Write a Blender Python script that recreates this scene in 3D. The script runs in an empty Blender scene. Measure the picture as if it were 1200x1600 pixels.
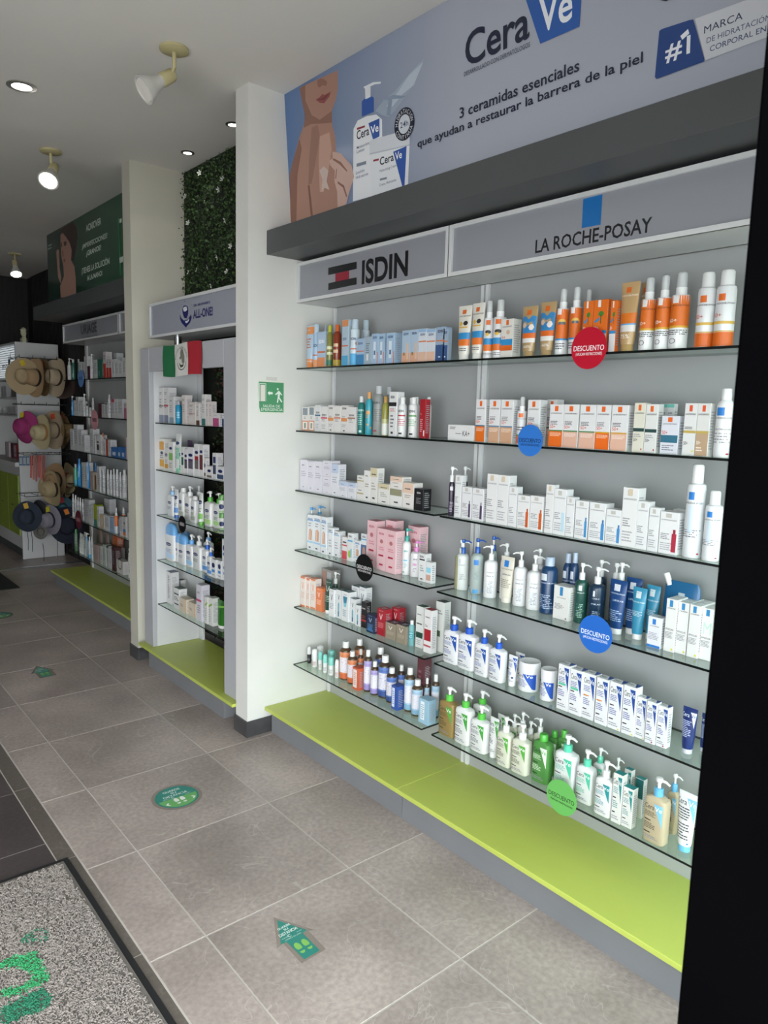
import bpy, bmesh, math, random
from mathutils import Vector, Matrix
PI = math.pi
random.seed(7)
scene = bpy.context.scene
COL = scene.collection

# ------------------------------------------------------------------ camera
cam_data = bpy.data.cameras.new('camera')
cam = bpy.data.objects.new('camera', cam_data)
COL.objects.link(cam)
scene.camera = cam
CAM_F = 1141.40
_r = Vector((0.76662, -0.641531, 0.027047)); _u = Vector((0.066091, 0.120737, 0.990482)); _f = Vector((0.63869, 0.757536, -0.134959))
cam.matrix_world = Matrix(((_r.x, _u.x, -_f.x, 0.0), (_r.y, _u.y, -_f.y, 0.0), (_r.z, _u.z, -_f.z, 1.7497), (0, 0, 0, 1)))
cam_data.sensor_fit = 'VERTICAL'
cam_data.sensor_height = 36.0
cam_data.lens = CAM_F / 1600.0 * 36.0
cam_data.clip_start = 0.02
cam_data.dof.use_dof = True
cam_data.dof.focus_distance = 3.0
cam_data.dof.aperture_fstop = 16.0

# ------------------------------------------------------------------ world, daylight, exposure
world = bpy.data.worlds.new('daylight')
scene.world = world
world.use_nodes = True
bg = world.node_tree.nodes['Background']
bg.inputs[0].default_value = (0.94, 0.97, 1.0, 1)
bg.inputs[1].default_value = 8.0

def area_light(name, loc, target, sx, sy, power, color):
    ld = bpy.data.lights.new(name, 'AREA')
    ld.shape = 'RECTANGLE'; ld.size = sx; ld.size_y = sy
    ld.energy = power; ld.color = color
    o = bpy.data.objects.new(name, ld)
    COL.objects.link(o)
    o.location = loc
    o.rotation_euler = (Vector(target) - Vector(loc)).to_track_quat('-Z', 'Y').to_euler()
    return o
# daylight coming in through the open shop front behind and beside the camera
area_light('daylight_front', (-0.7, -0.60, 1.35), (1.5, 2.6, -0.1), 4.6, 1.4, 55, (0.97, 0.98, 1.0))
area_light('daylight_side', (-2.6, 1.2, 1.1), (2.0, 1.8, 0.0), 2.6, 1.2, 30, (0.95, 0.98, 1.0))

sd = bpy.data.lights.new('sun', 'SUN'); sd.energy = 2.5; sd.angle = .02; sd.color = (1, .96, .9)
so = bpy.data.objects.new('sun', sd); COL.objects.link(so)        # sun added high behind the building; lit pavement bounces onto the ceiling
so.rotation_euler = (Vector((.1, -.42, -.9))).to_track_quat('-Z', 'Y').to_euler()

scene.view_settings.view_transform = 'Standard'
scene.view_settings.look = 'None'
scene.view_settings.exposure = 0.2
scene.view_settings.gamma = 1.0
scene.view_settings.use_curve_mapping = False
cy = scene.cycles
cy.use_denoising = True
cy.max_bounces = 8
cy.transparent_max_bounces = 24
cy.caustics_reflective = False
cy.caustics_refractive = False
cy.sample_clamp_indirect = 4.0

# ------------------------------------------------------------------ materials
def lin(hexs):
    c = [int(hexs[i:i+2], 16) / 255 for i in (0, 2, 4)]
    return tuple(x/12.92 if x <= .04045 else ((x+.055)/1.055)**2.4 for x in c) + (1,)
MATS = {}
def mat(hexs, rough=.42, metal=0.0, alpha=1.0, coat=0.0, name=None):
    key = (hexs, rough, metal, alpha, coat)
    if key in MATS: return MATS[key]
    m = bpy.data.materials.new(name or 'colour_' + hexs)
    m.use_nodes = True
    nt = m.node_tree
    b = nt.nodes['Principled BSDF']
    b.inputs['Base Color'].default_value = lin(hexs)
    b.inputs['Roughness'].default_value = rough
    b.inputs['Metallic'].default_value = metal
    if coat: b.inputs['Coat Weight'].default_value = coat
    if alpha < 1:
        t = nt.nodes.new('ShaderNodeBsdfTransparent'); t.inputs[0].default_value = tuple(.35+.65*x for x in lin(hexs)[:3]) + (1,)
        mx = nt.nodes.new('ShaderNodeMixShader'); mx.inputs[0].default_value = alpha
        nt.links.new(t.outputs[0], mx.inputs[1]); nt.links.new(b.outputs[0], mx.inputs[2])
        nt.links.new(mx.outputs[0], nt.nodes['Material Output'].inputs[0])
    MATS[key] = m
    return m

def noise_mat(name, c0, c1, scale, rough=.5, bump=0.0, detail=6, lo=.35, hi=.65, rvar=0.0, objvar=0.0, stretch=None, coat=0):
    m = bpy.data.materials.new(name); m.use_nodes = True
    nt = m.node_tree; N = nt.nodes; L = nt.links
    b = N['Principled BSDF']
    tc = N.new('ShaderNodeTexCoord'); mp = N.new('ShaderNodeMapping')
    L.new(tc.outputs['Object'], mp.inputs[0])
    if stretch: mp.inputs['Scale'].default_value = stretch
    n = N.new('ShaderNodeTexNoise'); n.inputs['Scale'].default_value = scale; n.inputs['Detail'].default_value = detail
    L.new(mp.outputs[0], n.inputs['Vector'])
    r = N.new('ShaderNodeValToRGB')
    r.color_ramp.elements[0].position = lo; r.color_ramp.elements[0].color = lin(c0)
    r.color_ramp.elements[1].position = hi; r.color_ramp.elements[1].color = lin(c1)
    L.new(n.outputs['Fac'], r.inputs[0])
    out = r.outputs[0]
    if objvar:
        oi = N.new('ShaderNodeObjectInfo'); hs = N.new('ShaderNodeHueSaturation')
        ma = N.new('ShaderNodeMapRange'); ma.inputs['To Min'].default_value = 1-objvar; ma.inputs['To Max'].default_value = 1+objvar
        L.new(oi.outputs['Random'], ma.inputs[0]); L.new(ma.outputs[0], hs.inputs['Value']); L.new(out, hs.inputs['Color'])
        out = hs.outputs[0]
        va = N.new('ShaderNodeVectorMath'); va.operation = 'ADD'
        cb = N.new('ShaderNodeCombineXYZ'); mu = N.new('ShaderNodeMath'); mu.operation = 'MULTIPLY'; mu.inputs[1].default_value = 40
        L.new(oi.outputs['Random'], mu.inputs[0]); L.new(mu.outputs[0], cb.inputs[0]); L.new(mu.outputs[0], cb.inputs[1])
        L.new(mp.outputs[0], va.inputs[0]); L.new(cb.outputs[0], va.inputs[1]); L.new(va.outputs[0], n.inputs['Vector'])
    L.new(out, b.inputs['Base Color'])
    b.inputs['Roughness'].default_value = rough
    if coat: b.inputs['Coat Weight'].default_value = coat
    if rvar:
        mr = N.new('ShaderNodeMapRange'); mr.inputs['To Min'].default_value = rough-rvar; mr.inputs['To Max'].default_value = rough+rvar
        L.new(n.outputs['Fac'], mr.inputs[0]); L.new(mr.outputs[0], b.inputs['Roughness'])
    if bump:
        bp = N.new('ShaderNodeBump'); bp.inputs['Strength'].default_value = bump; bp.inputs['Distance'].default_value = .002
        n2 = N.new('ShaderNodeTexNoise'); n2.inputs['Scale'].default_value = scale*6; n2.inputs['Detail'].default_value = 4
        L.new(mp.outputs[0], n2.inputs['Vector'])
        L.new(n2.outputs['Fac'], bp.inputs['Height']); L.new(bp.outputs[0], b.inputs['Normal'])
    return m, nt, b

M_ceil = noise_mat('ceiling_paint', 'dad8d3', 'dfddd8', 1.2, .8, .15)[0]
M_plaster = noise_mat('white_plaster', 'd2d2ce', 'dbdbd7', 2.0, .55, .2)[0]
M_cream = noise_mat('cream_plaster', 'b9b7a9', 'c2c0b3', 2.0, .6, .2)[0]
M_wallgrey = noise_mat('grey_plaster', 'a9a8a4', 'b0afab', 2.0, .7, .2)[0]
M_lam_white = noise_mat('white_laminate', 'c8cacb', 'cdcfd0', 3, .32)[0]
M_lam_grey = noise_mat('grey_gloss_laminate', '9a9c9d', '9fa1a2', 2, .15)[0]
M_frame_grey = noise_mat('pale_grey_lacquer', 'a9abb0', 'aeb0b5', 3, .4)[0]
M_soffit = noise_mat('charcoal_lacquer', '47494b', '4b4d4f', 2, .45, .05)[0]
M_kick = noise_mat('grey_kick_laminate', '74767a', '797b7f', 3, .45)[0]
M_green = noise_mat('lime_laminate', 'b0bc54', 'b6c25c', 2, .38, .03)[0]
M_skirt = noise_mat('dark_skirting_tile', '3a3a3c', '4a4a4c', 9, .35, .1)[0]
M_grout = mat('b4aea6', .8, name='grout')
M_darkgrout = mat('6d6763', .8, name='dark_grout')
M_wood = noise_mat('dark_wood_slats', '060504', '0f0b0a', 3, .6, .1, stretch=(1, 1, .1))[0]
M_black, _nt, _b = noise_mat('black_door_paint', '020203', '030304', 4, .7)
_b.inputs['Specular IOR Level'].default_value = .01
M_metal = mat('c4c6c8', .25, 1.0, name='brushed_metal')
M_beige = mat('b5ac83', .45, name='beige_enamel')

def tile_material(name, c0, c1, veins, rough):
    m, nt, b = noise_mat(name, c0, c1, 2.2, rough, .05, 9, .3, .72, rvar=.09, objvar=.05)
    N = nt.nodes; L = nt.links
    src = b.inputs['Base Color'].links[0].from_socket
    tc = [n for n in N if n.type == 'MAPPING'][0]
    # fine speckle
    n3 = N.new('ShaderNodeTexNoise'); n3.inputs['Scale'].default_value = 55; n3.inputs['Detail'].default_value = 5
    L.new(tc.outputs[0], n3.inputs['Vector'])
    r3 = N.new('ShaderNodeValToRGB'); r3.color_ramp.elements[0].position = .3; r3.color_ramp.elements[0].color = (.72, .72, .72, 1)
    r3.color_ramp.elements[1].position = .7; r3.color_ramp.elements[1].color = (1.12, 1.12, 1.12, 1)
    L.new(n3.outputs['Fac'], r3.inputs[0])
    mx = N.new('ShaderNodeMix'); mx.data_type = 'RGBA'; mx.blend_type = 'MULTIPLY'; mx.inputs[0].default_value = .75
    L.new(src, mx.inputs[6]); L.new(r3.outputs[0], mx.inputs[7])
    # thin pale veins
    wv = N.new('ShaderNodeTexNoise'); wv.inputs['Scale'].default_value = 3.1; wv.inputs['Detail'].default_value = 3; wv.inputs['Distortion'].default_value = 1.2
    va = [n for n in N if n.type == 'VECT_MATH'][0]
    L.new(va.outputs[0], wv.inputs['Vector'])
    sb = N.new('ShaderNodeMath'); sb.operation = 'SUBTRACT'; sb.inputs[1].default_value = .5
    ab = N.new('ShaderNodeMath'); ab.operation = 'ABSOLUTE'
    L.new(wv.outputs['Fac'], sb.inputs[0]); L.new(sb.outputs[0], ab.inputs[0])
    rv = N.new('ShaderNodeValToRGB'); rv.color_ramp.elements[0].position = 0; rv.color_ramp.elements[0].color = (.30, .30, .30, 1)
    rv.color_ramp.elements[1].position = .004; rv.color_ramp.elements[1].color = (0, 0, 0, 1)
    L.new(ab.outputs[0], rv.inputs[0])
    m2 = N.new('ShaderNodeMix'); m2.data_type = 'RGBA'; m2.inputs[7].default_value = lin(veins)
    L.new(rv.outputs[0], m2.inputs[0]); L.new(mx.outputs[2], m2.inputs[6])
    L.new(m2.outputs[2], b.inputs['Base Color'])
    return m
M_tile = tile_material('taupe_floor_tile', '8d827c', 'b6a9a2', 'd2cac4', .34)
M_tile_dark = tile_material('dark_floor_tile', '40393a', '524a4a', '77706e', .45)
M_tile_strip = tile_material('brown_strip_tile', '58514b', '6b645c', '8d867d', .4)

def glass_material(name, tint, ior_mix=.10):
    m = bpy.data.materials.new(name); m.use_nodes = True
    nt = m.node_tree; N = nt.nodes; L = nt.links
    N.remove(N['Principled BSDF'])
    t = N.new('ShaderNodeBsdfTransparent'); t.inputs[0].default_value = lin(tint)
    g = N.new('ShaderNodeBsdfGlossy'); g.inputs['Roughness'].default_value = .03; g.inputs[0].default_value = (.9, .95, .93, 1)
    lw = N.new('ShaderNodeLayerWeight'); lw.inputs[0].default_value = .5
    pw = N.new('ShaderNodeMath'); pw.operation = 'POWER'; pw.inputs[1].default_value = 4.0
    ad = N.new('ShaderNodeMath'); ad.operation = 'MULTIPLY_ADD'; ad.inputs[1].default_value = .8; ad.inputs[2].default_value = .05
    ge = N.new('ShaderNodeNewGeometry'); iv = N.new('ShaderNodeMath'); iv.operation = 'SUBTRACT'; iv.inputs[0].default_value = 1
    mu = N.new('ShaderNodeMath'); mu.operation = 'MULTIPLY'
    L.new(lw.outputs['Facing'], pw.inputs[0]); L.new(pw.outputs[0], ad.inputs[0]); L.new(ge.outputs['Backfacing'], iv.inputs[1])
    L.new(ad.outputs[0], mu.inputs[0]); L.new(iv.outputs[0], mu.inputs[1])
    mx = N.new('ShaderNodeMixShader')
    L.new(mu.outputs[0], mx.inputs[0]); L.new(t.outputs[0], mx.inputs[1]); L.new(g.outputs[0], mx.inputs[2])
    L.new(mx.outputs[0], N['Material Output'].inputs[0])
    return m
M_glass = glass_material('shelf_glass', 'edf5f0')
M_glass_edge = mat('0a1110', .15, name='dark_glass_edge')
M_window = glass_material('door_glass', 'dfe6e4')

def emit_mat(name, color, strength):
    m = bpy.data.materials.new(name); m.use_nodes = True
    b = m.node_tree.nodes['Principled BSDF']
    b.inputs['Base Color'].default_value = lin(color)
    b.inputs['Emission Color'].default_value = lin(color)
    b.inputs['Emission Strength'].default_value = strength
    return m
M_lamp_on = emit_mat('lit_lamp_lens', 'fffaf0', 14)
M_lamp_off = emit_mat('dim_lamp_lens', 'c8c6c0', .15)

# ------------------------------------------------------------------ object helpers
def link(o, parent=None):
    COL.objects.link(o)
    if parent: o.parent = parent
    return o
def tag(o, label=None, cat=None, group=None, kind=None):
    if label: o['label'] = label
    if cat: o['category'] = cat
    if group: o['group'] = group
    if kind: o['kind'] = kind
    return o
def empty(name, loc, label, cat, group=None, rz=0):
    o = bpy.data.objects.new(name, None); o.empty_display_size = .05
    o.location = loc; o.rotation_euler = (0, 0, rz)
    link(o); tag(o, label, cat, group)
    return o
class MB:
    """collects geometry for ONE mesh"""
    def __init__(s): s.v = []; s.f = []; s.m = []; s.mats = []
    def mi(s, m):
        if m not in s.mats: s.mats.append(m)
        return s.mats.index(m)
    def add(s, vs, fs, m):
        k = len(s.v); i = s.mi(m)
        s.v += [tuple(v) for v in vs]; s.f += [tuple(k+j for j in f) for f in fs]; s.m += [i]*len(fs)
    def box(s, x0, x1, y0, y1, z0, z1, m, faces=None):
        vs = [(x, y, z) for z in (z0, z1) for y in (y0, y1) for x in (x0, x1)]
        fs = [(0,2,3,1),(4,5,7,6),(0,1,5,4),(2,6,7,3),(0,4,6,2),(1,3,7,5)]
        s.add(vs, fs, m); return s
    def tube(s, pts, r, m, n=6, r2=None):
        pts = [Vector(p) for p in pts]; vs = []; fs = []
        for i, p in enumerate(pts):
            d = (pts[min(i+1, len(pts)-1)] - pts[max(i-1, 0)]).normalized()
            a = d.orthogonal().normalized() if i == 0 else (a - d*a.dot(d)).normalized()
            b = d.cross(a); rr = r if r2 is None else r + (r2-r)*i/(len(pts)-1)
            vs += [p + a*math.cos(2*PI*k/n)*rr + b*math.sin(2*PI*k/n)*rr for k in range(n)]
        for i in range(len(pts)-1):
            fs += [(i*n+k, i*n+(k+1) % n, (i+1)*n+(k+1) % n, (i+1)*n+k) for k in range(n)]
        fs += [tuple(range(n))[::-1], tuple(range((len(pts)-1)*n, len(pts)*n))]
        s.add(vs, fs, m); return s
    def loft(s, rings, m, n=20, mats=None):
        """rings: (z, rx, ry[, exponent, cx])"""
        vs = []; fs = []
        for R_ in rings:
            z, rx, ry = R_[:3]; e = R_[3] if len(R_) > 3 else 2; cx = R_[4] if len(R_) > 4 else 0
            for k in range(n):
                a = 2*PI*(k+.5)/n; c, t = math.cos(a), math.sin(a)
                vs.append((cx+rx*math.copysign(abs(c)**(2/e), c), ry*math.copysign(abs(t)**(2/e), t), z))
        k0 = len(s.v); base = s.mi(m)
        for i in range(len(rings)-1):
            for k in range(n):
                fs.append((i*n+k, i*n+(k+1) % n, (i+1)*n+(k+1) % n, (i+1)*n+k))
        s.add(vs, fs + [tuple(range(n))[::-1], tuple(range((len(rings)-1)*n, len(rings)*n))], m)
        if mats:
            for i in range(len(rings)-1):
                if i < len(mats) and mats[i] is not None:
                    q = s.mi(mats[i])
                    off = len(s.m) - (len(fs)+2) + i*n
                    for k in range(n): s.m[off+k] = q
        return s
    def mesh(s, name, smooth=0):
        me = bpy.data.meshes.new(name)
        me.from_pydata(s.v, [], s.f)
        for m in s.mats: me.materials.append(m)
        me.polygons.foreach_set('material_index', s.m)
        if smooth:
            me.polygons.foreach_set('use_smooth', [True]*len(s.f))
            try: me.set_sharp_from_angle(angle=math.radians(smooth))
            except Exception: pass
        me.update()
        return me
    def build(s, name, parent=None, smooth=0, loc=None):
        o = bpy.data.objects.new(name, s.mesh(name, smooth))
        if loc: o.location = loc
        return link(o, parent)
def bevel_box(name, x0, x1, y0, y1, z0, z1, m, parent=None, bev=.002):
    mb = MB(); mb.box(x0, x1, y0, y1, z0, z1, m); o = mb.build(name, parent)
    bm = bmesh.new(); bm.from_mesh(o.data)
    bmesh.ops.bevel(bm, geom=bm.edges[:], offset=bev, segments=1, affect='EDGES')
    bm.to_mesh(o.data); bm.free()
    return o
def struct(o): o['kind'] = 'structure'; return o

# ------------------------------------------------------------------ flat print and lettering
TEXTS = {}
def text_mesh(s, bold=True):
    """lettering outline filled as triangles, scaled so the cap height is 1 and left edge 0"""
    if s in ('MARCA', 'M'): bold = False
    key = (s, bold)
    if key in TEXTS: return TEXTS[key]
    cu = bpy.data.curves.new('lettering', 'FONT'); cu.body = s; cu.size = 1.0; cu.resolution_u = 4 if len(s) < 8 else (3 if len(s) < 14 else 2)
    if bold: cu.offset = .03 if s == 'ISDIN' or (bold == 2 and s != 'LA ROCHE-POSAY') else .016 if bold == 3 else (.004 if s in ('Cera', 'Ve') else (.016 if s == 'LA ROCHE-POSAY' else .005))
    o = bpy.data.objects.new('lettering', cu); COL.objects.link(o)
    me = bpy.data.meshes.new_from_object(o)
    vs = [(v.co.x, v.co.y) for v in me.vertices]; fs = [tuple(p.vertices) for p in me.polygons]
    bpy.data.objects.remove(o); bpy.data.meshes.remove(me); bpy.data.curves.remove(cu)
    x0 = min(v[0] for v in vs); x1 = max(v[0] for v in vs)
    vs = [((x-x0)/(x1-x0), y/.73) for x, y in vs]
    TEXTS[key] = (vs, fs, (x1-x0)/.73)
    return TEXTS[key]

class Printing:
    """flat print laid on a surface f(u, v, lift) -> point"""
    def __init__(s, f, cols=1, lift=.0004): s.mb = MB(); s.f = f; s.cols = cols; s.k = 0; s.lift = lift
    def up(s): s.k += 1; return s.lift + s.k*.00006
    def poly(s, pts, col):
        h = s.up(); m = mat(col) if isinstance(col, str) else col
        if s.cols <= 1:
            s.fill(pts, h, m); return
        us = [p[0] for p in pts]; a, b = min(us), max(us)
        n = max(1, int((b-a)*s.cols+.5)); vs = []; fs = []
        for i in range(n+1):
            u = a+(b-a)*i/n; u_ = min(max(u, a+1e-5), b-1e-5); hit = []
            for (p, q) in zip(pts, pts[1:]+pts[:1]):
                if (p[0]-u_)*(q[0]-u_) <= 0 and p[0] != q[0]:
                    hit.append(p[1]+(q[1]-p[1])*(u_-p[0])/(q[0]-p[0]))
            if not hit: hit = [pts[0][1]]
            vs += [s.f(u, min(hit), h), s.f(u, max(hit), h)]
        for i in range(n): fs.append((2*i, 2*i+2, 2*i+3, 2*i+1))
        s.mb.add(vs, fs, m)
    def fill(s, pts, h, m):
        from mathutils.geometry import tessellate_polygon
        fs = tessellate_polygon([[Vector((p[0], p[1], 0)) for p in pts]])
        s.mb.add([s.f(p[0], p[1], h) for p in pts], [tuple(t) for t in fs], m)
    def rect(s, u0, v0, u1, v1, col): s.poly([(u0, v0), (u1, v0), (u1, v1), (u0, v1)], col)
    def ellipse(s, cu, cv, ru, rv, col, n=16):
        s.poly([(cu+ru*math.cos(2*PI*k/n), cv+rv*math.sin(2*PI*k/n)) for k in range(n)], col)
    def ring(s, cu, cv, ru, rv, th, col, n=20, a0=0, a1=2*PI):
        h = s.up(); vs = []; fs = []
        for k in range(n+1):
            a = a0+(a1-a0)*k/n
            for q in (1, 1-th): vs.append(s.f(cu+ru*q*math.cos(a), cv+rv*q*math.sin(a), h))
        for k in range(n): fs.append((2*k, 2*k+2, 2*k+3, 2*k+1))
        s.mb.add(vs, fs, mat(col) if isinstance(col, str) else col)
    def text(s, t, u0, v0, u1, v1, col, bold=True):
        vs, fs, _ = text_mesh(t, bold); h = s.up()
        s.mb.add([s.f(u0+(u1-u0)*x, v0+(v1-v0)*y, h) for x, y in vs], fs, mat(col) if isinstance(col, str) else col)
    def lines(s, u0, v0, u1, v1, n, col):
        rnd = random.Random(n*31+int(u0*100)+int(v0*1000)); h = s.up(); m = mat(col)
        for i in range(n):
            v = v1-(v1-v0)*(i+.5)/n; t = (v1-v0)/n*.22
            u = u0
            while u < u0+(u1-u0)*(.55+.45*rnd.random()):
                w = (u1-u0)*(.08+.2*rnd.random()); e = min(u+w, u1)
                s.mb.add([s.f(u, v-t, h), s.f(e, v-t, h), s.f(e, v+t, h), s.f(u, v+t, h)], [(0, 1, 2, 3)], m)
                u = e+(u1-u0)*.03
    def build(s, name, parent): return s.mb.build(name, parent) if s.mb.v else None

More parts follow.
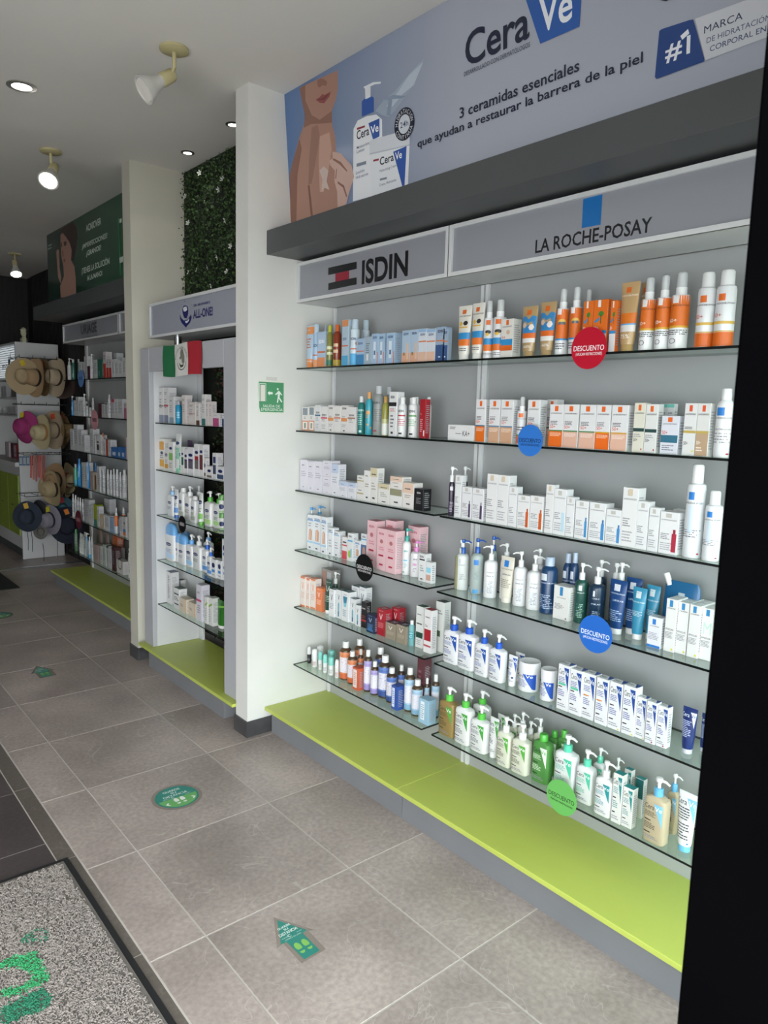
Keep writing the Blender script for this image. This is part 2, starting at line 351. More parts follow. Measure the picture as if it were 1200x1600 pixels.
PR = {
 'near_banner': [('P','9aa8ba',[(2.6024,3.0286),(2.544,3.0541),(2.4744,3.067),(2.4066,3.0951),(2.291,3.137),(2.33,3.0876),(2.3829,3.0406),(2.4779,2.9948),(2.5129,2.9812),(2.561,3.0007)]),('P','b7c2d0',[(2.5315,3.0259),(2.4615,3.0552),(2.3803,3.1029),(2.2976,3.1238),(2.3566,3.0566),(2.422,3.0439),(2.4906,3.0146)]),('P','8494aa',[(2.5579,3.058),(2.4884,3.0588),(2.4093,3.0323),(2.3637,3.039),(2.4227,3.0281),(2.4892,3.0428),(2.506,2.9818),(2.5305,2.9925),(2.5138,3.0456)]),('P','a88070',[(3.1625,3.2824),(3.099,3.2795),(2.9941,3.2739),(2.8551,3.2644),(2.861,3.1873),(2.8804,3.1486),(2.913,3.1129),(2.9143,3.0546),(2.8954,2.9999),(2.8978,2.6912),(2.9923,2.6893),(3.1089,2.6905),(3.3042,2.6929),(3.29,2.9194),(3.2503,2.9802),(3.1837,3.0716),(3.1423,3.1136),(3.1293,3.1528),(3.1498,3.2243)]),('P','8a6355',[(3.1625,3.2824),(3.1133,3.281),(3.1196,3.2158),(3.0729,3.1377),(3.0093,3.1004),(2.913,3.1129),(2.9153,3.0639),(3.0107,3.0842),(3.0835,3.1012),(3.1437,3.0997),(3.1293,3.1528),(3.1498,3.2243)]),('P','875f50',[(3.3042,2.6929),(3.29,2.9194),(3.2503,2.9802),(3.1846,3.0622),(3.171,3.0106),(3.2196,2.9044),(3.2508,2.6941)]),('P','7d564a',[(3.1357,2.8378),(3.1192,2.8364),(3.1033,2.6915),(3.1218,2.6908)]),('P','967062',[(3.078,3.0829),(3.0282,3.0841),(3.0155,3.0298),(3.06,2.9275),(3.1005,2.8403),(3.1301,2.8386),(3.1114,2.9582)]),('P','c09a8a',[(3.0155,3.0298),(2.9383,3.0288),(2.9259,2.9525),(2.9601,2.8676),(3.0054,2.7827),(3.0367,2.7889),(3.0339,2.9216)]),('P','c8b6ae',[(3.0319,2.8833),(2.9959,2.8942),(2.9601,2.8676),(2.9775,2.8244),(2.9585,2.7828),(2.9969,2.8),(3.0228,2.7861),(3.011,2.8408)]),('P','8c4a4a',[(3.0342,3.1936),(3.0009,3.1961),(2.9797,3.2028),(2.9634,3.1945),(2.9131,3.1935),(2.9244,3.1771),(2.9697,3.1601),(3.003,3.1721)]),('P','6d3436',[(3.0342,3.1936),(2.9813,3.1842),(2.9131,3.1935),(2.9684,3.1751)]),('P','8f6658',[(3.0151,3.2702),(2.9858,3.2705),(2.9579,3.2585),(2.9359,3.2403),(2.9471,3.2267),(2.9766,3.2389),(2.9975,3.2351),(3.0138,3.2453)]),('P','e6e9ee',[(2.7828,2.6976),(2.7574,2.9964),(2.7247,3.0228),(2.6613,3.0232),(2.5961,3.0126),(2.5591,2.9835),(2.5677,2.6917)]),('P','2f57a5',[(2.6915,3.0896),(2.6716,3.0967),(2.6205,3.0907),(2.608,3.0805),(2.6126,3.0271),(2.6953,3.0306)]),('P','dfe3e8',[(2.6661,3.1375),(2.6279,3.1364),(2.6307,3.0911),(2.666,3.0918)]),('P','dfe3e8',[(2.6761,3.1438),(2.6102,3.1428),(2.5596,3.1302),(2.56,3.123),(2.6022,3.1313),(2.6663,3.1333)]),('P','2f57a5',[(2.6513,2.9924),(2.5757,2.992),(2.5796,2.9214),(2.6233,2.9194)]),('T','1a2236','Cera',2.7359,2.9462,2.6483,2.9833),('T','ffffff','Ve',2.6364,2.9448,2.5841,2.9767),('P','8e2833',[(2.7313,2.9941),(2.6753,2.9901),(2.6758,2.9824),(2.7318,2.9855)]),('T','2a3a6a','Moisturizing',2.7384,2.9079,2.6418,2.92),('T','2a3a6a','Lotion',2.7396,2.8909,2.6847,2.903),('T','5a6680','Loción',2.7516,2.8053,2.69,2.8194),('T','5a6680','Hidratante',2.7528,2.7862,2.6641,2.7986),('P','7d8796',[(2.7441,2.8492),(2.6754,2.8452),(2.6762,2.8322),(2.7449,2.836)]),('P','d4d9e0',[(2.6485,2.917),(2.6305,2.9212),(2.415,2.9033),(2.3865,2.8912),(2.3886,2.8415),(2.6485,2.8677)]),('P','e3e7ec',[(2.6485,2.8677),(2.3886,2.8415),(2.4058,2.6823),(2.6443,2.6891)]),('P','b9c0ca',[(2.6483,2.8703),(2.3885,2.8439),(2.3887,2.8391),(2.6487,2.8643)]),('P','2f57a5',[(2.4923,2.8398),(2.407,2.8418),(2.4271,2.6866),(2.438,2.6846)]),('T','1a2236','Cera',2.5817,2.8058,2.4898,2.838),('T','ffffff','Ve',2.4803,2.8045,2.438,2.8343),('T','2a3a6a','Moisturizing Cream',2.5846,2.7781,2.4747,2.7892),('T','2a3a6a','Crema Hidratante',2.5906,2.7223,2.4773,2.7334),('P','8e2833',[(2.6251,2.8381),(2.5873,2.8355),(2.5877,2.8279),(2.6255,2.8304)]),('P','7d8796',[(2.5846,2.7532),(2.5388,2.7504),(2.5393,2.7419),(2.5851,2.7446)]),('P','c9a99e',[(2.9202,2.9402),(2.8795,2.9279),(2.8526,2.9152),(2.7801,2.8509),(2.7647,2.7982),(2.8036,2.7427),(2.8315,2.6929),(2.8978,2.6912),(2.8958,2.761),(2.9137,2.8111),(2.9068,2.856),(2.9414,2.8868),(2.9466,2.9066),(2.9191,2.9123)]),('P','8a6355',[(2.9141,2.9112),(2.8583,2.882),(2.8131,2.8356),(2.8166,2.831),(2.8672,2.8731),(2.9197,2.9051)]),('P','8a6355',[(2.8965,2.8584),(2.8896,2.8615),(2.8997,2.8175),(2.9062,2.8207)]),('P','8a6355',[(2.8889,2.806),(2.8416,2.7778),(2.8208,2.7278),(2.8292,2.7248),(2.8503,2.7704),(2.8896,2.7969)]),('T','1a2138','Cera',2.0686,3.0337,1.7675,3.1491),('P','2b5ba6',[(1.7831,3.1535),(1.7681,3.1751),(1.5532,3.1452),(1.5648,2.9957),(1.7211,2.9969)]),('T','e8ecf2','Ve',1.7267,3.0297,1.5925,3.1377),('T','222b45','DESARROLLADO CON DERMATÓLOGOS',2.0759,3.0028,1.7647,3.0191),('T','1d2438','3 ceramidas esenciales',2.1019,2.8654,1.5623,2.9032),('T','1d2438','que ayudan a restaurar la barrera de la piel',2.3411,2.8194,1.3344,2.8504),('P','20427f',[(1.2831,2.8866),(1.275,2.8889),(1.1903,2.883),(1.1788,2.8806),(1.1415,2.7678),(1.1411,2.7611),(1.143,2.76),(1.2864,2.7581),(1.2928,2.7653)]),('P','c9ccd2',[(1.1731,2.8802),(0.9589,2.8729),(0.9521,2.7646),(0.9882,2.7643),(1.1374,2.7616)]),('T','e8ecf2','#1',1.2612,2.7968,1.1845,2.8454),('P','e8ecf2',[(1.2158,2.8502),(1.1931,2.8608),(1.1887,2.8477),(1.2094,2.8381)]),('T','1d2a4d','MARCA',1.1447,2.832,1.0375,2.8519),('T','35466e','DE HIDRATACIÓN',1.136,2.8044,0.9625,2.8193),('T','35466e','CORPORAL EN',1.1254,2.7799,0.9727,2.7948),('P','1d2438',[(1.2822,2.9676),(1.2637,2.9574),(1.244,2.9602),(1.2364,2.9657),(1.2889,2.9852)])],
 'badge': (2.4166,2.9272),
 'badge_r': 0.0622,
 'sign_isdin': [('P','15161a',[(3.0338,2.4449),(2.8068,2.4441),(2.8056,2.411),(3.0328,2.4101)]),('P','15161a',[(3.0317,2.3716),(2.8043,2.373),(2.8031,2.3404),(3.0307,2.338)]),('P','8f1f33',[(2.9745,2.41),(2.8644,2.4102),(2.8631,2.3725),(2.9733,2.372)]),('T','15161a','ISDIN',2.7658,2.3399,2.444,2.4455)],
 'sign_lrp': [('P','1566a8',[(1.5619,2.4806),(1.4874,2.4812),(1.4872,2.3852),(1.5612,2.3863)]),('T','15161a','LA ROCHE-POSAY',1.7556,2.3327,1.2998,2.3797)],
 'sign_far': [('T','15161a','URIAGE',6.7441,2.3555,6.341,2.4383),('T','15161a','EAU THERMALE',6.7252,2.3097,6.3286,2.3297)],
 'sign_rec': [('T','1c2260',"DR. BRONNER'S",4.032,2.3232,3.8282,2.3374),('T','1c2260','ALL-ONE!',4.0414,2.2579,3.7964,2.3052),('P','1c2260',[(4.1639,2.3416),(4.1333,2.3404),(4.1093,2.3289),(4.1037,2.3079),(4.1102,2.2826),(4.1288,2.266),(4.1593,2.271),(4.1773,2.2933),(4.1829,2.3199)]),('P','c8ccd4',[(4.1579,2.3333),(4.1274,2.3331),(4.1156,2.314),(4.1401,2.3058),(4.1646,2.3079),(4.1741,2.3243)]),('P','1c2260',[(4.2146,2.2964),(4.2027,2.2744),(4.1658,2.2559),(4.1108,2.2568),(4.0682,2.2843),(4.0603,2.2632),(4.081,2.2391),(4.1176,2.2237),(4.1361,2.213),(4.1579,2.2239),(4.1971,2.2451),(4.2178,2.2703)]),('P','c8ccd4',[(4.1475,2.2503),(4.1109,2.2527),(4.089,2.2629),(4.0989,2.2482),(4.1233,2.2371),(4.1416,2.241)]),('P','1c2260',[(4.1596,2.3671),(4.1449,2.3657),(4.15,2.3595)]),('P','1c2260',[(4.1945,2.3522),(4.1859,2.3514),(4.1897,2.3476)]),('P','1c2260',[(4.111,2.36),(4.1038,2.3593),(4.1075,2.3555)]),('P','1c2260',[(4.0636,2.3376),(4.0565,2.337),(4.0601,2.3337)]),('P','1c2260',[(4.235,2.3391),(4.2274,2.3384),(4.2313,2.3346)]),('P','1c2260',[(4.0807,2.3136),(4.0736,2.313),(4.0772,2.3097)])],
 'far_banner': [('P','3a2a26',[(7.0351,3.2775),(6.9374,3.2792),(6.8183,3.2813),(6.6755,3.27),(6.6104,3.2159),(6.5975,3.1448),(6.6555,3.0321),(6.7041,2.9687),(6.8405,3.0587),(6.9437,3.2175),(7.0258,3.2488)]),('P','b08878',[(7.0398,3.2329),(6.9722,3.2356),(6.8728,3.1794),(6.7902,3.1223),(6.7467,3.0628),(6.7666,2.9772),(6.6808,2.9128),(6.6609,2.8222),(6.6591,2.6894),(6.9378,2.686),(7.0909,2.6965),(7.0955,2.7995),(6.9798,2.8692),(6.9865,2.9522),(7.0376,3.0504),(7.0475,3.1614)]),('P','b08878',[(7.1791,3.1073),(7.1391,3.1246),(7.0936,3.1088),(7.0933,2.966),(7.0569,2.8692),(7.0781,2.8161),(7.15,2.8802),(7.1662,3.0219)]),('P','3a2420',[(7.0414,3.1604),(7.0101,3.1648),(7.0018,3.1272),(7.0335,3.1183)]),('P','3a2420',[(6.9559,3.1583),(6.8756,3.1513),(6.8878,3.1192),(6.9477,3.121)]),('P','8c4440',[(6.9709,3.0139),(6.9197,3.0114),(6.9378,2.9822),(6.9732,2.9915)]),('P','7d594c',[(7.0035,3.0821),(6.9806,3.0969),(6.9686,3.0363),(6.999,3.0378)]),('T','cfd8d0','ACNIOVER',6.3649,3.1469,6.0098,3.2005),('T','cfd8d0','¿IMPERFECCIONES?',6.4765,3.0257,5.8817,3.0636),('T','cfd8d0','¿GRANOS?',6.3756,2.9566,6.0235,2.9967),('T','cfd8d0','¡TIENES LA SOLUCIÓN',6.4993,2.8283,5.8487,2.8752),('T','cfd8d0','A LA MANO!',6.3656,2.7605,6.0135,2.8009),('P','e0e6e0',[(5.6214,3.1158),(5.5787,3.1151),(5.5802,3.0882),(5.6231,3.088)]),('P','2f7a4a',[(5.6576,3.1259),(5.6295,3.124),(5.6063,2.7126),(5.639,2.7088)]),('P','cdd6d0',[(5.6421,2.8404),(5.5665,2.8452),(5.5689,2.8037),(5.6335,2.8023)]),('P','9fb5a6',[(7.4079,3.1971),(7.3086,3.1935),(7.3097,3.1843),(7.4092,3.186)]),('P','9fb5a6',[(7.4278,3.1716),(7.3018,3.1672),(7.3029,3.1579),(7.4294,3.1575)])],
 'mat_light': [(0.4467,2.3361),(0.4856,2.3389),(0.5193,2.317),(0.5215,2.3256),(0.5534,2.311),(0.548,2.2757),(0.5466,2.2269),(0.5503,2.1757),(0.5438,2.1606),(0.5189,2.1668),(0.496,2.1651),(0.472,2.158),(0.4121,2.1796)],
 'mat_hole': [(0.4387,2.3001),(0.4798,2.2819),(0.5051,2.2454),(0.5107,2.2163),(0.4986,2.1987),(0.4664,2.1949),(0.4201,2.2155)],
 'mat_dark': [(0.4033,2.1396),(0.4994,2.1494),(0.5224,2.1378),(0.5335,2.0969),(0.5249,2.066),(0.4692,2.0611),(0.3884,2.0721)],
 'mat_ring': (0.5654,2.3872),
 'arrow_outer': [(1.2344,1.9998),(1.3023,1.8689),(1.2905,1.8745),(1.2789,1.7649),(1.1998,1.7615),(1.2014,1.8738),(1.1703,1.8664)],
 'arrow_green': [(1.2338,1.9797),(1.2913,1.8774),(1.2705,1.8747),(1.2698,1.773),(1.209,1.7703),(1.2061,1.8715),(1.1845,1.8733)],
 'arrow_c': [(1.2014,1.9092),(1.2692,1.9106),(1.2084,1.8741),(1.2643,1.876),(1.2235,1.8317),(1.2514,1.8337),(1.2258,1.7964),(1.2479,1.7975)],
 'circ_pts': [(1.2155,3.0119),(1.4017,2.8932),(1.36,3.0503),(1.2575,2.8537),(1.305,2.9472),(1.2415,2.9795),(1.3692,2.9698)],
 'hat_pts': {'h1': (2.065,2.023),'h2': (2.165,2.014),'h2b': (2.267,2.02),'h3': (2.364,2.025),'h4': (2.495,1.997),'p1': (2.077,1.494),'p2': (2.196,1.441),'p3': (2.359,1.462),'p4': (2.499,1.463),'q1': (2.26,0.865),'q2': (2.361,0.917),'q3': (2.495,0.912),'b1': (2.061,0.54),'b2': (2.184,0.532),'b3': (2.204,0.36),'b4': (2.327,0.493),'b5': (2.516,0.443),'bar1': (2.255,2.22),'bar2': (2.368,1.731),'bar3': (2.417,1.204),'bar4': (2.204,0.755),'chip': (2.096,1.147),'red': (2.203,1.097)},
}

def place_print(key, f, name, parent, lift=.0006):
    """print whose coordinates are already metres on its own plane"""
    p = Printing(f, lift=lift)
    for e in PR[key]:
        if e[0] == 'P': p.poly(list(e[2]), e[1])
        else: p.text(e[2], e[3], e[4], e[5], e[6], e[1], bold=(2 if key.startswith('sign') else 3 if len(e[2]) < 5 or e[2][1:3] in ('ue', ' c') or key == 'far_banner' else len(e[2]) < 14))
    return p

# ------------------------------------------------------------------ room shell
H_CEIL = 3.293
XB = 2.385           # face of the back panels
# floor: grout bed with every tile a piece of its own
mb = MB(); mb.box(-3.6, 2.75, -2.99, 10.4, -.12, -.0012, M_grout)
floor = struct(mb.build('floor'))
def tiles(x0, x1, y0, y1, mesh_cache={}, m=M_tile, gap=.0026, z=0.0, th=.009):
    w, l = round(x1-x0-2*gap, 4), round(y1-y0-2*gap, 4)
    key = (w, l, m.name)
    if key not in mesh_cache:
        b = MB(); b.box(-w/2, w/2, -l/2, l/2, -th, 0, m); me = b.mesh('tile')
        bm = bmesh.new(); bm.from_mesh(me)
        bmesh.ops.bevel(bm, geom=[e for e in bm.edges if all(v.co.z > -.001 for v in e.verts)], offset=.0012, segments=1, affect='EDGES')
        bm.to_mesh(me); bm.free(); mesh_cache[key] = me
    o = bpy.data.objects.new('tile', mesh_cache[key]); o.location = ((x0+x1)/2, (y0+y1)/2, z)
    link(o, floor)
TX, TY = 1.0095, 1.4599
ROW = [TY+.6*k for k in range(-6, 12)]
cols = [(.815, TX), (TX, TX+.6), (TX+.6, TX+1.2), (TX+1.2, 2.70)]
for y in ROW:
    y1 = y+.6
    if y1 > 8.28: y1 = 8.28
    if y >= 8.2: break
    for a, b in cols: tiles(a, b, y, y1)
for k in range(4):
    y = 8.345+.6*k
    for a in (.2, .8, 1.4, 2.0): tiles(a, min(a+.6, 2.7), y, min(y+.6, 10.35))
k = 0
while True:                                  # narrow bevel strip beside the entrance
    y = .13+.661*k; k += 1
    if y > 8: break
    tiles(.745, .8128, y, y+.661, m=M_tile_strip, gap=.0012)
for i in range(-2, 17):
    for j in range(7):
        x1 = .743-.5*j; tiles(x1-.5, x1, -.5+.49*i+.0, -.5+.49*i+.49, m=M_tile_dark, gap=.0014)
mb = MB(); mb.box(-9, 9, -12, -3.0, -.14, -.02, mat('a5a19a', .8)); struct(mb.build('ground_outside'))
mb = MB(); mb.box(.8, 2.62, 8.285, 8.335, -.004, .006, M_metal); st = struct(mb.build('trim_1'))
mb = MB(); mb.box(-3.6, 2.75, -.3, 10.4, H_CEIL, H_CEIL+.12, M_ceil); struct(mb.build('ceiling'))
mb = MB(); mb.box(2.41, 2.60, -.3, 7.44, 0, H_CEIL, M_wallgrey); wr = struct(mb.build('wall_right'))
mb = MB(); mb.box(2.62, 2.75, 7.44, 10.2, 0, H_CEIL, M_wood); wd = struct(mb.build('wall_right_rear'))
mb = MB(); mb.box(-3.6, 2.75, 10.2, 10.35, 0, H_CEIL, M_wood); wbk = struct(mb.build('wall_back'))
slat_me = MB().box(-.018, .018, -.012, 0, 0, H_CEIL-.001, M_wood).mesh('slat')
for i in range(64):
    o = bpy.data.objects.new('slat', slat_me); o.location = (2.58-.055*i, 10.2, 0); link(o, wbk)
for i in range(46):
    o = bpy.data.objects.new('slat', slat_me); o.location = (2.62, 7.5+.055*i, 0); o.rotation_euler = (0, 0, -PI/2); link(o, wd)
mb = MB(); mb.box(-3.6, -3.5, -.3, 10.2, 0, H_CEIL, M_wallgrey); struct(mb.build('wall_left'))

mb = MB(); mb.box(-3.5, 2.409, .10, .24, 2.255, H_CEIL, M_wallgrey); struct(mb.build('wall_shading_header'))  # unseen header, underside lowered to keep sky light off the upper walls

def partition(y0, y1, m_side, n):
    mb = MB(); mb.box(1.865, 2.41, y0, y1, .085, H_CEIL, m_side)
    w = struct(mb.build('wall_partition_%s' % n))
    b = MB(); g = .0015
    b.box(1.857, 1.865, y0-.009, y1+.009, 0, .088, M_skirt)
    o = b.build('baseboard_%s_front' % n); struct(o)
    b = MB(); b.box(1.866, 2.04, y0-.009, y0-.001, 0, .088, M_skirt); b.box(1.866, 2.41, y0, y1, 0, .084, M_grout); struct(b.build('baseboard_%s_side' % n))
    return w
partition(3.301, 3.425, M_plaster, 'near')
partition(4.810, 4.940, M_cream, 'middle')

# dark storefront: post, rails and fixed pane beside the entrance
dp = struct(bpy.data.objects.new('door_1', None)); link(dp)
bevel_box('door_post', .5595, .72, .12, .2597, 0, 2.2545, M_black, dp, .003)
bevel_box('bottom_rail', .72, 2.40, .16, .22, 0, .12, M_black, dp, .003)
bevel_box('top_rail', .72, 2.40, .16, .22, 2.15, 2.2545, M_black, dp, .003)
mb = MB(); mb.box(.72, 2.40, .187, .193, .12, 2.15, M_window); mb.build('glass_pane', dp)

# ------------------------------------------------------------------ bulkheads above the bays, header banners
def bulkhead(y0, y1, n, lab):
    o = bevel_box('trim_%d' % n, 1.967, XB+.02, y0, y1, 2.515, 2.631, M_soffit, None, .002)
    struct(o)
bulkhead(.6, 3.2985, 2, '')
bulkhead(4.943, 7.485, 3, '')

def gradient(name, c_lo, c_hi, y_lo, y_hi, rough, coat=0):
    m = bpy.data.materials.new(name); m.use_nodes = True
    nt = m.node_tree; N = nt.nodes; L = nt.links; b = N['Principled BSDF']
    tc = N.new('ShaderNodeTexCoord'); sp = N.new('ShaderNodeSeparateXYZ'); mr = N.new('ShaderNodeMapRange'); r = N.new('ShaderNodeValToRGB')
    L.new(tc.outputs['Object'], sp.inputs[0]); L.new(sp.outputs['Y'], mr.inputs[0])
    mr.inputs['From Min'].default_value = y_lo; mr.inputs['From Max'].default_value = y_hi
    r.color_ramp.elements[0].color = lin(c_lo); r.color_ramp.elements[1].color = lin(c_hi)
    L.new(mr.outputs[0], r.inputs[0]); L.new(r.outputs[0], b.inputs['Base Color'])
    b.inputs['Roughness'].default_value = rough
    return m
M_banner = gradient('printed_vinyl_blue', 'a6abb8', '5272a0', 2.1, 3.3, .16)
bn = empty('header_banner', (2.1, 2.0, 2.63), 'glossy pale blue skincare banner above the middle and near bays', 'banner')
def on_near_banner(y, z, h): return (2.112-.08*(z-2.69)-h-2.1, y-2.0, z-2.63)
f = on_near_banner; mb = MB()
vs = [f(3.299, 2.632, 0), f(.6, 2.632, 0), f(.6, 3.292, 0), f(3.299, 3.292, 0)]
back = [(v[0]+.012, v[1], v[2]) for v in vs]
mb.add(vs+back, [(0, 1, 2, 3), (7, 6, 5, 4), (0, 4, 5, 1), (1, 5, 6, 2), (2, 6, 7, 3), (3, 7, 4, 0)], M_banner)
o = mb.build('banner_sheet', bn)
# the sheet's own object space is shifted by its parent; the gradient uses local y
M_banner.node_tree.nodes['Map Range'].inputs['From Min'].default_value = .1
M_banner.node_tree.nodes['Map Range'].inputs['From Max'].default_value = 1.3
p = place_print('near_banner', on_near_banner, 'label_print', bn)
cyb, czb = PR['badge']; rb = PR['badge_r']
p.ellipse(cyb, czb, rb, rb, '161c30', 28); p.ellipse(cyb, czb, rb*.58, rb*.58, 'ccd3dc', 24)
p.text('24h', cyb+rb*.40, czb-rb*.17, cyb-rb*.40, czb+rb*.20, '26335c')
def arc_text(p, s, cu, cv, r, h, a_mid, sweep, col, inward=False):
    n = len(s)
    for i, ch in enumerate(s):
        if ch == ' ': continue
        a = a_mid-sweep*((i+.5)/n-.5) if not inward else a_mid+sweep*((i+.5)/n-.5)
        vs, fs, asp = text_mesh(ch); hh = p.up()
        w = min(h*asp, sweep/n*r*.8)
        out = []
        for x, y in vs:
            lx, ly = (x-.5)*w, (y-.5)*h
            if inward: lx, ly = lx, -ly
            t = a; rr = r+ly
            # tangent direction
            px = math.cos(t)*rr + math.sin(t)*lx*(1 if not inward else -1)
            py = math.sin(t)*rr - math.cos(t)*lx*(1 if not inward else -1)
            out.append(p.f(cu-px, cv+py, hh))
        p.mb.add(out, fs, mat(col))
arc_text(p, 'HIDRATACION', cyb, czb, rb*.79, rb*.26, PI/2, PI*1.0, 'd5dae2')
arc_text(p, 'CONTINUA', cyb, czb, rb*.79, rb*.26, -PI/2, PI*.8, 'd5dae2', True)
p.build('label_print', bn)

M_banner2 = gradient('printed_vinyl_green', '2b5a41', '16332a', 0, 2.5, .14)
bf = empty('header_banner', (2.1, 4.945, 2.63), 'dark green blemish banner with a woman peering, above the far bay', 'banner')
def on_far_banner(y, z, h): return (-h, y-4.945, z-2.63)
mb = MB(); mb.box(0, .012, 0, 2.51, .002, .662, M_banner2); mb.build('banner_sheet', bf)
place_print('far_banner', on_far_banner, 'label_print', bf).build('label_print', bf)

# ------------------------------------------------------------------ sign boxes
def sign_box(x, y0, y1, z0, z1, label, key, depth=.22, face='8d8f96', fr=.016):
    e = empty('sign_box', (x, y0, z0), label, 'sign', 'framed sign boxes over the shelving bays')
    w, h = y1-y0, z1-z0
    mb = MB()
    mb.box(0, depth, 0, w, 0, .012, M_lam_white); mb.box(0, depth, 0, w, h-.012, h, M_lam_white)
    mb.box(0, depth, 0, .012, .012, h-.012, M_lam_white); mb.box(0, depth, w-.012, w, .012, h-.012, M_lam_white)
    mb.box(-.002, .008, 0, w, .0, fr, M_lam_white); mb.box(-.002, .008, 0, w, h-fr, h, M_lam_white)
    mb.box(-.002, .008, 0, fr, fr, h-fr, M_lam_white); mb.box(-.002, .008, w-fr, w, fr, h-fr, M_lam_white)
    mb.build('frame', e)
    mb = MB(); mb.box(.0085, .0125, .0125, w-.0125, .0125, h-.0125, noise_face(face)); mb.build('sign_face', e)
    if key:
        p = place_print(key, lambda y, z, hh: (.0085-hh, y-y0, z-z0), 'lettering', e)
        p.build('lettering', e)
    return e
FACE = {}
def noise_face(c):
    if c not in FACE: FACE[c] = noise_mat('sign_acrylic_'+c, c, c, 1, .25)[0]
    return FACE[c]
sign_box(2.150, 2.193, 3.298, 2.300, 2.500, 'grey sign with black and red logo beside the white partition', 'sign_isdin')
sign_box(2.150, .70, 2.188, 2.300, 2.500, 'long grey sign with blue rectangle logo over the near bay', 'sign_lrp')
sign_box(2.150, 5.83, 7.235, 2.300, 2.468, 'grey sign with thin black letters over the far bay', 'sign_far')
sign_box(2.150, 4.945, 5.82, 2.300, 2.468, 'blank end of grey sign half hidden behind the middle partition', None)
sign_box(1.917, 3.44, 4.66, 2.180, 2.393, 'grey sign with navy globe emblem above the small flag', 'sign_rec', depth=.26, face='989ba6')

# ------------------------------------------------------------------ shelving units
def shelving(name, y0, y1, joints, label, zt):
    e = empty(name, (XB, y0, 0), label, 'shelving')
    ys = [y0]+joints+[y1]
    for a, b in zip(ys, ys[1:]):
        mb = MB(); mb.box(0, .018, a-y0+.006, b-y0-.006, .12, zt, M_lam_grey); mb.build('back_panel', e)
    for yj in ys:
        for s in (-1, 1):
            c = yj-y0+s*.013
            if yj == y1 and s == 1: continue
            if yj == y1: c -= .008
            mb = MB(); mb.box(-.012, .0, c-.0085, c+.0085, .148, min(zt, 2.298), M_lam_white); mb.build('upright', e)
    return e
shelving('wall_shelving', .62, 3.295, [2.19], 'glossy grey wall shelving of the middle and near bays', 2.30)
shelving('wall_shelving', 4.945, 7.30, [6.02], 'dim grey wall shelving of the far bay beside the hats', 2.30)

def plinth(y0, y1, x_front, kx, z, label, depth_to=XB, th=.020, ky0=None, ky1=None):
    e = empty('display_plinth', (x_front, y0, 0), label, 'plinth', 'lime topped plinths under the shelves')
    bevel_box('top_board', 0, depth_to-x_front, 0, y1-y0, z-th, z, M_green, e, .0015)
    a = 0 if ky0 is None else ky0-y0; b = (y1-y0) if ky1 is None else ky1-y0
    mb = MB(); mb.box(kx-x_front, depth_to-x_front, a, b, 0, z-th-.0005, M_kick); mb.build('kick_board', e)
    return e
plinth(2.203, 3.2985, 1.970, 2.004, .147, 'lime green plinth beside the white partition, under the middle bay', ky1=3.28)
plinth(.62, 2.2005, 1.970, 2.004, .147, 'long lime green plinth under the near bay by the dark door', ky1=2.199)
plinth(4.945, 7.40, 2.015, 2.055, .147, 'dim lime green plinth under the far bay')
plinth(3.429, 4.755, 1.845, 1.878, .147, 'short lime green plinth under the framed cabinet', depth_to=2.25, ky0=3.59, ky1=4.66)

ORDW = ['top', 'second', 'third', 'fourth', 'fifth', 'lowest']
def glass_shelf(x0, x1, y0, y1, z, label, t=.008):
    mb = MB(); mb.box(x0, x1, y0, y1, z-t, z, M_glass)
    mb.mi(M_glass_edge)
    for k in (2, 3, 4, 5): mb.m[k] = 1
    o = mb.build('glass_shelf'); tag(o, label, 'shelf', 'glass shelves of the wall bays')
SZ = (1.969, 1.643, 1.325, .998, .679, .352)
for i, z in enumerate(SZ):
    glass_shelf(2.153, XB-.0125, [2.194, 2.198, 2.222, 2.25, 2.25, 2.253][i], 3.2995, z, '%s glass shelf of the middle bay beside the white partition' % ORDW[i])
    glass_shelf(2.153, XB-.0125, .64, 2.188, z, '%s glass shelf of the near bay by the dark door frame' % ORDW[i])
    glass_shelf(2.153, XB-.0125, 6.032, 7.26, z, '%s glass shelf of the far bay beside the hats' % ORDW[i])
    glass_shelf(2.153, XB-.0125, 4.945, 6.028, z, '%s glass shelf of the far bay, end behind the cream partition' % ORDW[i])
for i, z in enumerate((1.645, 1.342, 1.044, .743, .444)):
    glass_shelf(1.921, 2.215, 3.602, 4.597, z, '%s glass shelf inside the pale framed cabinet' % ['top', 'second', 'third', 'fourth', 'lowest'][i], .007)

# ------------------------------------------------------------------ framed cabinet in the recess
fc = empty('framed_cabinet', (1.885, 3.44, .1475), 'pale grey open cabinet with a wide face frame and green hedge behind', 'cabinet')
def fbox(name, x0, x1, y0, y1, z0, z1, m, bev=.002): return bevel_box(name, x0-1.885, x1-1.885, y0-3.44, y1-3.44, z0-.1475, z1-.1475, m, fc, bev)
fbox('stile', 1.885, 1.915, 4.60, 4.735, .148, 2.115, M_frame_grey)
fbox('stile', 1.885, 1.915, 3.4405, 3.598, .148, 2.115, M_frame_grey)
fbox('header_rail', 1.8855, 1.915, 3.5985, 4.5995, 1.968, 2.115, M_frame_grey)
fbox('side_panel', 1.9155, 2.215, 4.5985, 4.616, .148, 2.10, M_lam_white)
fbox('side_panel', 1.9155, 2.215, 3.582, 3.600, .148, 2.10, M_lam_white)
fbox('back_stile', 2.2155, 2.235, 4.545, 4.616, .148, 2.10, M_lam_white)
fbox('back_stile', 2.2155, 2.235, 3.582, 3.62, .148, 2.10, M_lam_white)
fbox('top_panel', 1.9155, 2.235, 3.6, 4.598, 2.085, 2.10, M_lam_white)
